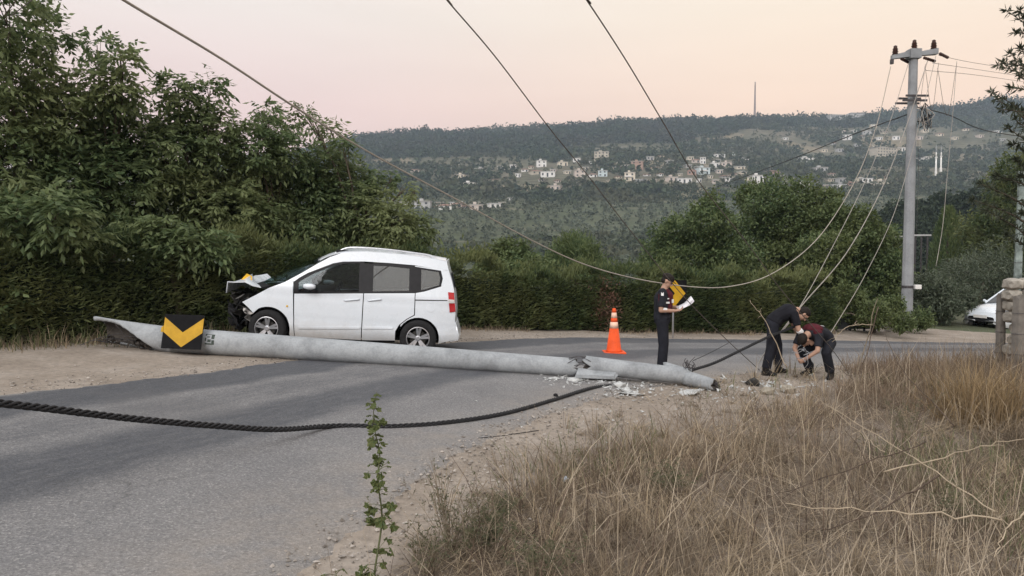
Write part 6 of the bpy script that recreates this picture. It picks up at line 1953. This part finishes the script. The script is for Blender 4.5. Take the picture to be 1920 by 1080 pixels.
bm = bmesh.new(); ellip(bm, P(-.02, 0, .045), (.102, .084, .082), Rm); ellip(bm, P(-.05, 0, 0), (.06, .08, .07), Rm); fuse('hair', bm, .009, M_HAIR, MAN2, 2)
bm = bmesh.new(); frustum(bm, tuple(V['wr_r'] + (V['el_r'] - V['wr_r']) * .75), tuple(V['el_r'] + (V['sh_r'] - V['el_r']) * .02), .050, .055, round_=False); fuse('sleeve_band', bm, .009, M_PATCH, MAN2, 2)

# 3. crouching man in maroon, folded forward towards the cable
g0 = at(1530, 704, 12.55); g0.z = Hs(g0.x, g0.y)
J = dict(hip=(-.24, 0, .62), waist=(-.11, 0, .74), chest=(.10, 0, .79), neck=(.24, 0, .75), head=(.32, 0, .66), gaze=(.2, 0, -1), headup=(1, 0, .2),
         sh_l=(.17, .18, .74), el_l=(.27, .23, .50), wr_l=(.36, .08, .36), hd_l=(.6, -.6, -.5), hn_l=(0, -1, 0),
         sh_r=(.17, -.18, .74), el_r=(.28, -.22, .50), wr_r=(.38, -.06, .35), hd_r=(.6, .6, -.5), hn_r=(0, 1, 0),
         hj_l=(-.22, .10, .59), kn_l=(.08, .25, .46), an_l=(-.08, .23, .09), hj_r=(-.22, -.10, .59), kn_r=(.06, -.24, .45), an_r=(-.12, -.21, .09), ft_l=(1, .4, 0), ft_r=(1, -.4, 0), curl=.9)
MAN3, V, P, Rm = person(g0, R(-150), 'crouching man with maroon shoulders folded over the cable beside the bending man', J, dict(shirt=M_NAVY, trousers=M_TROU, sleeve=.75))
bm = bmesh.new(); ellip(bm, P(-.012, 0, .05), (.106, .088, .078), Rm); fuse('cap', bm, .009, M_HAIR, MAN3, 2)
bm = bmesh.new(); ellip(bm, (.10, 0, .835), (.14, .185, .098)); ellip(bm, (.17, .15, .79), (.07, .08, .06)); ellip(bm, (.17, -.15, .79), (.07, .08, .06)); fuse('maroon_yoke', bm, .011, M_MAROON, MAN3, 4)
patch(MAN3, (-.07, 0, .885), (-.35, 0, 1), (1, 0, .35), .17, .035, M_PATCH, 'white_back_print')
# coil of pale stripped wire in his hands
rr = np.random.default_rng(33); c = at(1510, 662, 12.2)
root = empty('wire_tangle', c); tag(root, 'tangle of pale stripped wire in the crouching man\'s hands', 'wire')
for k in range(6):
    pts = [Vector((rr.normal(0, .03), rr.normal(0, .04), rr.normal(0, .05)))]
    for _ in range(4): pts.append(pts[-1] + Vector((rr.normal(-.03, .04), rr.normal(0, .03), rr.normal(-.02, .04))))
    MB().tube(spline(pts, 16), .005, 4).build('strand', m_simple('stripped_wire', (.34, .35, .37), .4, .1, 8, metal=.4) if k == 0 else bpy.data.materials['stripped_wire'], root, True)

# ------------------------------------------------------------------ right-hand bits: posts, stones, second car
M_WOODG = m_simple('weathered_wood', (.20, .185, .165), .9, .35, 5, bump=.6, bscale=18)
M_STONE = m_simple('pale_rubble_stone', (.36, .335, .29), .92, .3, 6, bump=.6, bscale=16)
def rough_post(px, y0, y1, d, wpx, label, mat=None, lean=0.0, group='weathered fence posts', name='fence_post', cat='post'):
    b = at(px, y1, d); b.z = Hs(b.x, b.y); top = at(px + lean, y0, d)
    rr = np.random.default_rng(int(px)); w = wpx * d / FPX / 2
    root = empty(name, b); tag(root, label, cat, group)
    n, rings = 9, 14; vs, fs = [], []
    off = rr.uniform(.8, 1.15, n)
    for i in range(rings):
        t_ = i / (rings - 1); p = (top - b) * t_
        for k in range(n):
            a = 6.2832 * k / n; q = w * off[k] * (1 - .15 * t_) * rr.uniform(.94, 1.06)
            z = p.z - (.2 if i == 0 else 0) + (rr.normal(0, .02) if i == rings - 1 else 0)
            vs.append((p.x + q * math.cos(a), p.y + q * math.sin(a), z))
    for i in range(rings - 1):
        for k in range(n): fs.append((i * n + k, i * n + (k + 1) % n, (i + 1) * n + (k + 1) % n, (i + 1) * n + k))
    fs.append(tuple(range((rings - 1) * n, rings * n)))
    MB().add(vs, fs).build('shaft', mat or M_WOODG, root)
    m = MB()
    for k in range(3):
        z = (top.z - b.z) * (.3 + .25 * k)
        m.tube([(w * 1.12 * math.cos(a), w * 1.12 * math.sin(a), z) for a in np.linspace(0, 6.283, 13)], .004, 4)
    m.build('wire_tie', M_STEEL, root)
    return root
rough_post(1874, 552, 705, 12.0, 17, 'weathered grey fence post, left one beside the stone wall', lean=2)
rough_post(1906, 556, 735, 11.4, 20, 'thicker weathered grey fence post at the right edge', lean=4)
rough_post(1905, 322, 600, 14.5, 15, 'leaning pole with flaking green grey paint behind the fence posts', m_simple('flaking_green_paint', (.20, .24, .225), .8, .6, 7), lean=12, group=None, name='leaning_pole', cat='pole')
b = at(1900, 730, 11.75); b.z = Hs(b.x, b.y)
root = empty('rubble_wall', b); tag(root, 'dry wall of pale rough stones between the fence posts', 'wall')
rr = np.random.default_rng(77)
zt = at(0, 522, 11.75).z - b.z
k = 0
for row in range(9):
    xx = -.10 + rr.uniform(-.05, .05)
    if row >= 7: xx = -.18
    while xx < 1.3:
        w = rr.uniform(.13, .26); h = zt / 9 * 1.08
        bm = bmesh.new(); bmesh.ops.create_icosphere(bm, subdivisions=2, radius=1)
        for v in bm.verts:
            c = v.co
            f = 1 / max(abs(c.x), abs(c.y), abs(c.z)) ** .55
            v.co = Vector((c.x * f * w * .5 * rr.uniform(.92, 1.06), c.y * f * .16 * rr.uniform(.9, 1.08), c.z * f * h * .5 * rr.uniform(.92, 1.06)))
        me = bpy.data.meshes.new('stone'); bm.to_mesh(me); bm.free()
        o = link('stone', me, M_STONE, root); o.location = (xx + w / 2, rr.normal(0, .03), zt * (row + .5) / 9); o.rotation_euler = (rr.normal(0, .06), rr.normal(0, .08), rr.normal(0, .1))
        xx += w * .98
# low wall stub and dark gate panel by the hedge end
b = at(1598, 622, 23.0); b.z = Hs(b.x, b.y); s = 23.0 / FPX
root = empty('metal_gate', b); tag(root, 'dull grey green sheet metal gate at the right end of the hedge', 'gate')
mg = m_simple('gate_sheet', (.055, .062, .062), .6, .2, 3)
for k in range(4):
    MB().box((-58 + k * 27) * s, (-58 + k * 27 + 26) * s, -.02, .02, .06, 56 * s).build('panel', mg, root)
for k in range(5):
    MB().box((-60 + k * 27) * s, (-60 + k * 27 + 2.4) * s, -.045, .045, 0, 58 * s).build('upright', M_TRIM, root)
b = at(1677, 612, 23.2); b.z = Hs(b.x, b.y)
root = empty('stone_pier', b); tag(root, 'short pale stone pier just left of the standing pole', 'pier')
for row in range(7):
    for cx in range(2):
        w = 13.5 * s; h = 46 * s / 7
        MB().box(-w + cx * w + .006, cx * w - .006 + rr.uniform(-.02, .01), -.2 + rr.uniform(-.02, .02), .2, row * h + .004, row * h + h - .004).build('stone', M_STONE, root, bevel=.02)
# pale rail far behind the pole
for (x0, x1, y, lab) in ((1640, 1692, 443, 'pale horizontal rail in the trees left of the standing pole'), (1712, 1746, 441, 'pale horizontal rail in the trees right of the standing pole'), (1853, 1890, 441, 'pale horizontal rail in the trees at the right edge')):
    a, c = at(x0, y, 56), at(x1, y, 56)
    root = empty('guard_rail', a); tag(root, lab, 'rail', 'pale rails in the trees')
    MB().box(0, c.x - a.x, -.04, .04, -.06, .06).build('beam', MW['grey'], root)
    for k in range(3):
        xx = (c.x - a.x) * (k + .5) / 3
        MB().box(xx - .05, xx + .05, .045, .12, Hs(a.x + xx, 56) - a.z, .05).build('post', M_STEEL, root)

def parked_car():
    b = at(1925, 618, 26.0); b.z = Hs(b.x, b.y) - .15
    root = empty('parked_car', b, R(196)); tag(root, 'white car parked at the far right, nose showing beside the fence posts', 'car')
    # stations along the car (x forward): half width, sill z, shoulder z, top z
    st = [(2.08, .52, .34, .50, .56), (2.0, .70, .24, .62, .70), (1.7, .80, .20, .74, .84), (1.2, .83, .20, .84, .93), (.85, .84, .20, .88, .97), (.5, .84, .20, .90, .98),
          (0, .84, .20, .91, .98), (-.8, .84, .20, .92, .99), (-1.4, .83, .20, .93, 1.0), (-1.9, .80, .24, .92, .99), (-2.05, .70, .34, .84, .90)]
    rows = []
    for x, w, z0, zs, zt in st:
        half = [(w * .92, z0), (w, z0 + .12), (w * 1.01, (z0 + zs) / 2), (w * .985, zs), (w * .90, zs + (zt - zs) * .6), (w * .55, zt - .01), (0, zt)]
        row = [(x, y, z) for y, z in half] + [(x, -y, z) for y, z in half[-2::-1]]
        rows.append(row)
    loft('body', rows, M_WHITE, root, .02)
    cab = [(.95, .78, .95), (.25, .70, 1.42), (-.2, .69, 1.47), (-1.0, .69, 1.45), (-1.75, .74, 1.0)]
    top = cab[1:4]
    loft('roof', [[(x, w * (k / 4 - 1) if k < 4 else w * (k / 4 - 1), z + .04 * (1 - (k / 4 - 1) ** 2)) for k in range(9)] for x, w, z in top], M_WHITE, root)
    def quad(name, a, b_, mat, th=.01):
        loft(name, [[(a[0], a[1] * (k / 4 - 1), a[2] + .03 * (1 - (k / 4 - 1) ** 2)) for k in range(9)], [(b_[0], b_[1] * (k / 4 - 1), b_[2] + .04 * (1 - (k / 4 - 1) ** 2)) for k in range(9)]], mat, root, th)
    dk = m_simple('parked_car_dark_glass', (.02, .025, .03), .08, .1, 3, spec=.6)
    quad('windscreen', cab[0], cab[1], dk); quad('rear_screen', cab[3], cab[4], dk)
    for sgn in (-1, 1):
        pl = [(.85, .95), (.22, 1.38), (-.2, 1.42), (-1.0, 1.40), (-1.62, .99)]
        m = MB(); m.add([(x, sgn * (.79 - (z - .95) * .2), z) for x, z in pl], [(0, 1, 2, 3, 4)]); m.build('side_glass', dk, root, fix=False)
        for pa, pb in (((.98, .80, .95), (.25, .71, 1.42)), ((-.98, .71, 1.45), (-1.75, .76, 1.0)), ((-.4, .80, .96), (-.35, .70, 1.45))):
            MB().tube([(pa[0], sgn * pa[1], pa[2]), (pb[0], sgn * pb[1], pb[2])], .035, 6).build('pillar', M_WHITE, root)
        MB().box(1.86, 2.02, sgn * .62 - .14, sgn * .62 + .14, .60, .72).build('headlamp', M_LAMPW, root, bevel=.03)
        MB().tube(spline([(2.1, sgn * .2, .40), (2.1, sgn * .55, .42), (2.02, sgn * .72, .36), (1.98, sgn * .74, .26)], 8), .02, 5).build('bumper_trim', M_CHROME, root, True)
        MB().tube([(.85, sgn * .86, .98), (.82, sgn * 1.0, 1.02)], .05, 8).build('door_mirror', M_WHITE, root)
        for wx in (1.25, -1.3):
            w0 = empty('wheel', (wx, sgn * .76, .30)); w0.parent = root
            My = Matrix.Rotation(R(90) * (1 if sgn < 0 else -1), 4, 'X')
            MB().lathe([(.19, -.09), (.27, -.1), (.30, -.06), (.30, .06), (.27, .1), (.19, .09), (.19, -.09)], 24, M=My, cap=False).build('tyre', M_TYRE, w0, True)
            MB().lathe([(.19, .05), (.15, .07), (.04, .06)], 16, M=My).build('rim', M_ALLOY, w0, True)
    MB().box(2.02, 2.10, -.5, .5, .36, .48).build('grille', M_TRIM, root, bevel=.02)
    MB().box(2.101, 2.115, -.26, .26, .50, .60).build('number_plate', MW['white'], root)
parked_car()

# ------------------------------------------------------------------ tall green weed in the foreground
M_MALLOW = m_leaf('mallow_leaf', (.04, .075, .028), (.11, .155, .06), .35, .6, (.20, .19, .07), 9.0)
M_STEM = m_simple('green_stem', (.10, .11, .055), .7, .2, 20)
def mallow_leaf_mesh(seed, flat):
    rr = np.random.default_rng(seed); n = 15; V = [(0, 0, 0)]
    for k in range(n):
        a = R(-150 + 300 * k / (n - 1)); lobe = 1 - .34 * abs(math.sin(a * 2.5)) + rr.uniform(-.05, .05)
        V.append((lobe * math.cos(a) * .5 + .18, lobe * math.sin(a) * .55, flat * (.14 * math.cos(a * 5) - .22 * lobe * lobe)))
    F = [(0, k, k + 1) for k in range(1, n)]
    me = bpy.data.meshes.new('leaf'); me.from_pydata(V, [], F); me.materials.append(M_MALLOW)
    return me
LEAFS = [mallow_leaf_mesh(k, f) for k, f in enumerate((1.0, .6, 1.5, 1.9))]
def tall_weed(name, label, path, d, leaf_rows, seed, r0=.006):
    rr = np.random.default_rng(seed)
    P = [at(px, py, d + dd) for px, py, dd in path]
    base = P[0].copy(); base.z = Hs(base.x, base.y) ; P[0] = base
    root = empty(name, base); tag(root, label, 'weed', 'green weeds at the verge edge')
    S = spline(P, 50)
    o = MB().tube(S, [r0 * (1 - .75 * i / 49) for i in range(50)], 6).build('stem', M_STEM, root, True); o.matrix_parent_inverse = Matrix.Translation(-base)
    for (t0, t1, cnt, size, spread) in leaf_rows:
        for k in range(cnt):
            t_ = t0 + (t1 - t0) * (k + rr.uniform(0, 1)) / cnt
            p = S[min(int(t_ * 49), 49)]; a = rr.uniform(0, 6.283); L = spread * rr.uniform(.3, 1.0)
            e = p + Vector((math.cos(a) * L, math.sin(a) * L, L * rr.uniform(.1, .7)))
            o = MB().tube([p, (p + e) / 2 + Vector((0, 0, .004)), e], .0016, 4).build('petiole', M_STEM, root); o.matrix_parent_inverse = Matrix.Translation(-base)
            l = bpy.data.objects.new('leaf', LEAFS[int(rr.integers(0, 4))]); COL.objects.link(l); l.parent = root
            l.location = e - base; l.scale = (size * .8 * rr.uniform(.4, 1.25),) * 3
            l.rotation_euler = Euler((rr.normal(0, .5), rr.uniform(.1, 1.0), a), 'XYZ')
tall_weed('tall_green_weed', 'tall leafy green weed rising alone in the foreground over the road edge',
          [(706, 1230, 0), (702, 1080, 0), (716, 975, .05), (708, 900, .0), (712, 850, .05), (700, 790, .0), (706, 735, .04)], 3.55,
          [(.0, .26, 34, .095, .10), (.3, .40, 14, .085, .08), (.44, .50, 10, .07, .035), (.53, .58, 9, .05, .07), (.6, .66, 12, .055, .025), (.69, .77, 18, .062, .05), (.79, .86, 18, .055, .045), (.9, .94, 8, .045, .04), (.95, 1.0, 14, .032, .016)], 5)
tall_weed('short_green_weed', 'short leafy weed at the bottom edge left of the tall one', [(650, 1220, 0), (640, 1120, 0), (628, 1068, .03)], 3.45, [(.1, 1.0, 22, .05, .07)], 6)

# ------------------------------------------------------------------ twiggy dry shrubs and stalks
M_TWIG = m_simple('dry_twig', (.20, .165, .12), .85, .3, 12)
M_TWIGD = m_simple('dark_twig', (.10, .075, .058), .85, .3, 12)
M_TWIGG = m_leaf('grey_green_small_leaf', (.07, .08, .045), (.17, .17, .10), .25, .7)
def twig_shrub(name, label, px, py, d, hpx, wpx, nst, seed, leafy=0):
    rr = np.random.default_rng(seed); b = at(px, py, d); b.z = Hs(b.x, b.y); s = d / FPX
    root = empty(name, b); tag(root, label, 'shrub', 'dry twiggy shrubs on the verge')
    cs, ax = [], []
    for k in range(nst):
        tip = Vector((rr.normal(0, wpx * s * .35), rr.normal(0, .12), hpx * s * rr.uniform(.55, 1.0)))
        pts = spline([(rr.normal(0, .02), rr.normal(0, .02), -.02), tip * .5 + Vector((rr.normal(0, .03), rr.normal(0, .03), 0)), tip], 10)
        m = MB().tube(pts, [.003 * (1 - .07 * i) for i in range(10)], 4)
        for q in range(6):
            i = int(rr.integers(3, 9)); p = pts[i]; e = p + Vector((rr.normal(0, .05), rr.normal(0, .04), abs(rr.normal(.06, .03))))
            m.tube([p, e], [.0016, .0009], 3)
            for z in range(leafy):
                cs.append(p + (e - p) * rr.uniform(.2, 1) ); ax.append(Vector((rr.normal(0, .6), rr.normal(0, .6), rr.normal(.5, .4))))
        m.build('stem', M_TWIG, root)
    if cs:
        c = np.array([list(v) for v in cs]); a = unit(np.array([list(v) for v in ax])); n = len(c)
        V, F = leaf_quads(c, a, rr.normal(size=(n, 3)), rr.uniform(.014, .03, n), rr.uniform(.005, .009, n))
        np_mesh('leaves', V, F, M_TWIGG, root)['kind'] = 'stuff'
twig_shrub('twiggy_shrub', 'dry twiggy shrub with thin upright stems right of the tall weed', 845, 1010, 4.35, 165, 190, 26, 301, 4)
twig_shrub('twiggy_shrub', 'low grey green shrub at the foot of the twiggy stems', 905, 1010, 4.3, 85, 130, 26, 302, 12)
twig_shrub('twiggy_shrub', 'small green tuft on the bare verge right of the twiggy stems', 945, 925, 5.0, 35, 60, 16, 303, 8)
twig_shrub('twiggy_shrub', 'thin dead shrub standing before the pole tip', 1300, 800, 8.0, 95, 110, 14, 304, 1)
twig_shrub('twiggy_shrub', 'dead shrub among the grass below the crouching man', 1440, 850, 6.8, 120, 160, 16, 305, 1)
twig_shrub('twiggy_shrub', 'dark leafy shrub in the grass near the fence posts', 1700, 800, 8.0, 100, 120, 16, 306, 8)
twig_shrub('twiggy_shrub', 'green shrub low at the right edge among the stalks', 1800, 960, 5.2, 100, 120, 16, 307, 8)

twig_shrub('twiggy_shrub', 'low brown shrub on the verge strip left of the small green tuft', 800, 1060, 4.0, 90, 120, 18, 308, 4)
twig_shrub('twiggy_shrub', 'sparse dead shrub on the dirt between the twisted cable and the dry grass', 1075, 850, 6.2, 60, 110, 12, 309, 2)
twig_shrub('twiggy_shrub', 'leafy weed clump in the near grass at the bottom centre', 1010, 1075, 3.9, 110, 150, 20, 310, 9)
twig_shrub('twiggy_shrub', 'green weed clump in the grass below the thin dead shrub', 1255, 905, 5.6, 80, 120, 18, 311, 10)
STALKS = [
 ((1545, 758, 6.2), (1700, 850, 5.4), (1870, 960, 4.7), .006, 'thick pale stalk slanting down across the right verge', 0),
 ((1480, 705, 8.5), (1600, 800, 7.0), (1660, 850, 6.0), .004, 'pale stalk slanting down left of the thick one', 0),
 ((1645, 560, 8.2), (1610, 690, 8.0), (1595, 790, 7.8), .010, 'upright forked dead branch right of the crouching man', 1),
 ((1572, 690, 8.3), (1610, 700, 8.2), (1648, 575, 8.4), .006, 'dark dead branch crossing the upright forked one', 2),
 ((1660, 625, 9.0), (1690, 690, 8.4), (1790, 800, 7.6), .007, 'dark bent branch leaning towards the fence posts', 2),
 ((1920, 820, 5.0), (1800, 850, 5.2), (1650, 885, 5.4), .006, 'pale stalk entering from the right edge', 0),
 ((1470, 945, 4.5), (1660, 960, 4.4), (1880, 972, 4.3), .006, 'long pale stalk lying level near the bottom right', 0),
 ((1430, 940, 4.6), (1560, 890, 4.9), (1740, 830, 5.4), .005, 'dark stalk slanting up across the pale stalks', 2),
 ((1500, 1000, 4.2), (1640, 960, 4.4), (1760, 890, 4.8), .007, 'dark twig near the bottom right corner', 2),
 ((1250, 1000, 4.2), (1330, 900, 4.7), (1380, 860, 5.0), .004, 'reddish stalk leaning right in the near grass', 2),
 ((1080, 910, 5.0), (1070, 980, 4.6), (1050, 1050, 4.2), .003, 'thin pale stalk upright at the left of the grass', 0),
 ((1090, 925, 4.9), (1130, 930, 4.8), (1190, 925, 4.9), .003, 'thin pale straw lying level at the left of the grass', 0),
 ((1860, 1040, 3.9), (1890, 990, 4.1), (1935, 950, 4.3), .006, 'pale twig in the bottom right corner', 0),
 ((1600, 700, 7.5), (1620, 800, 7.2), (1640, 900, 6.5), .005, 'pale stalk upright between the branches', 0),
 ((1404, 562, 11.9), (1440, 610, 11.8), (1475, 690, 11.7), .009, 'bare grey stick standing in front of the bending man', 0),
 ((1560, 640, 10.5), (1590, 612, 10.6), (1636, 610, 10.8), .007, 'bent pale twig beside the crouching man', 0),
 ((1340, 745, 9.8), (1330, 790, 9.0), (1310, 840, 8.0), .003, 'thin dark twig below the pole tip', 2),
]
for a, b_, c, rad, lab, mt in STALKS:
    pts = [at(*a), at(*b_), at(*c)]
    for p in pts: p.z = max(p.z, Hs(p.x, p.y) + .01)
    root = empty('dry_stalk', pts[-1]); tag(root, lab, 'stalk', 'dead stalks in the verge')
    S = spline([p - pts[-1] for p in pts], 16)
    rr = np.random.default_rng(int(a[0]))
    S = [p + Vector((rr.normal(0, .008), 0, rr.normal(0, .008))) for p in S]
    MB().tube(S, [rad * (.35 + .65 * i / 15) for i in range(16)], 5).build('stem', (M_WIREP if False else (m_simple('pale_stalk', (.40, .33, .24), .8, .2, 12) if 'pale_stalk' not in bpy.data.materials else bpy.data.materials['pale_stalk'])) if mt == 0 else (M_TWIG if mt == 1 else M_TWIGD), root, True)
    m = MB()
    for k in range(7):
        i = int(rr.integers(2, 14)); e = S[i] + Vector((rr.normal(0, .06), rr.normal(0, .05), rr.normal(.03, .05)))
        m.tube([S[i], (S[i] + e) / 2 + Vector((0, 0, .01)), e], [rad * .35, rad * .25, rad * .12], 3)
    m.build('side_twigs', M_TWIGD if mt else bpy.data.materials['pale_stalk'], root)['kind'] = 'stuff'
# big golden tussock by the posts
n = 1500; rr = np.random.default_rng(55)
c = at(1838, 800, 9.0)
x = c.x + rr.normal(0, .22, n); y = c.y + rr.normal(0, .22, n)
blades('golden_tussock', x, y, rr.uniform(.3, .95, n), rr.uniform(.002, .005, n), m_leaf('golden_straw', (.19, .13, .07), (.40, .30, .17), .25, .8), 56, .5, kind=None, label='tall golden dry grass tussock left of the fence posts', cat='grass tussock')
# ------------------------------------------------------------------ air
t = NT('valley_air')
pv = t.new('VolumePrincipled')
pv.inputs['Color'].default_value = (.66, .83, 1.0, 1)
pv.inputs['Density'].default_value = .00025
pv.inputs['Anisotropy'].default_value = .0
t.l.new(pv.outputs[0], t.out.inputs['Volume'])
t.m.cycles.homogeneous_volume = True if hasattr(t.m.cycles, 'homogeneous_volume') else None
hz = MB().box(-6200, 6200, -6200, 6200, -60, 330).build('haze', t.m)
tag(hz, 'thin bluish evening haze over the valley', 'haze', kind='stuff')
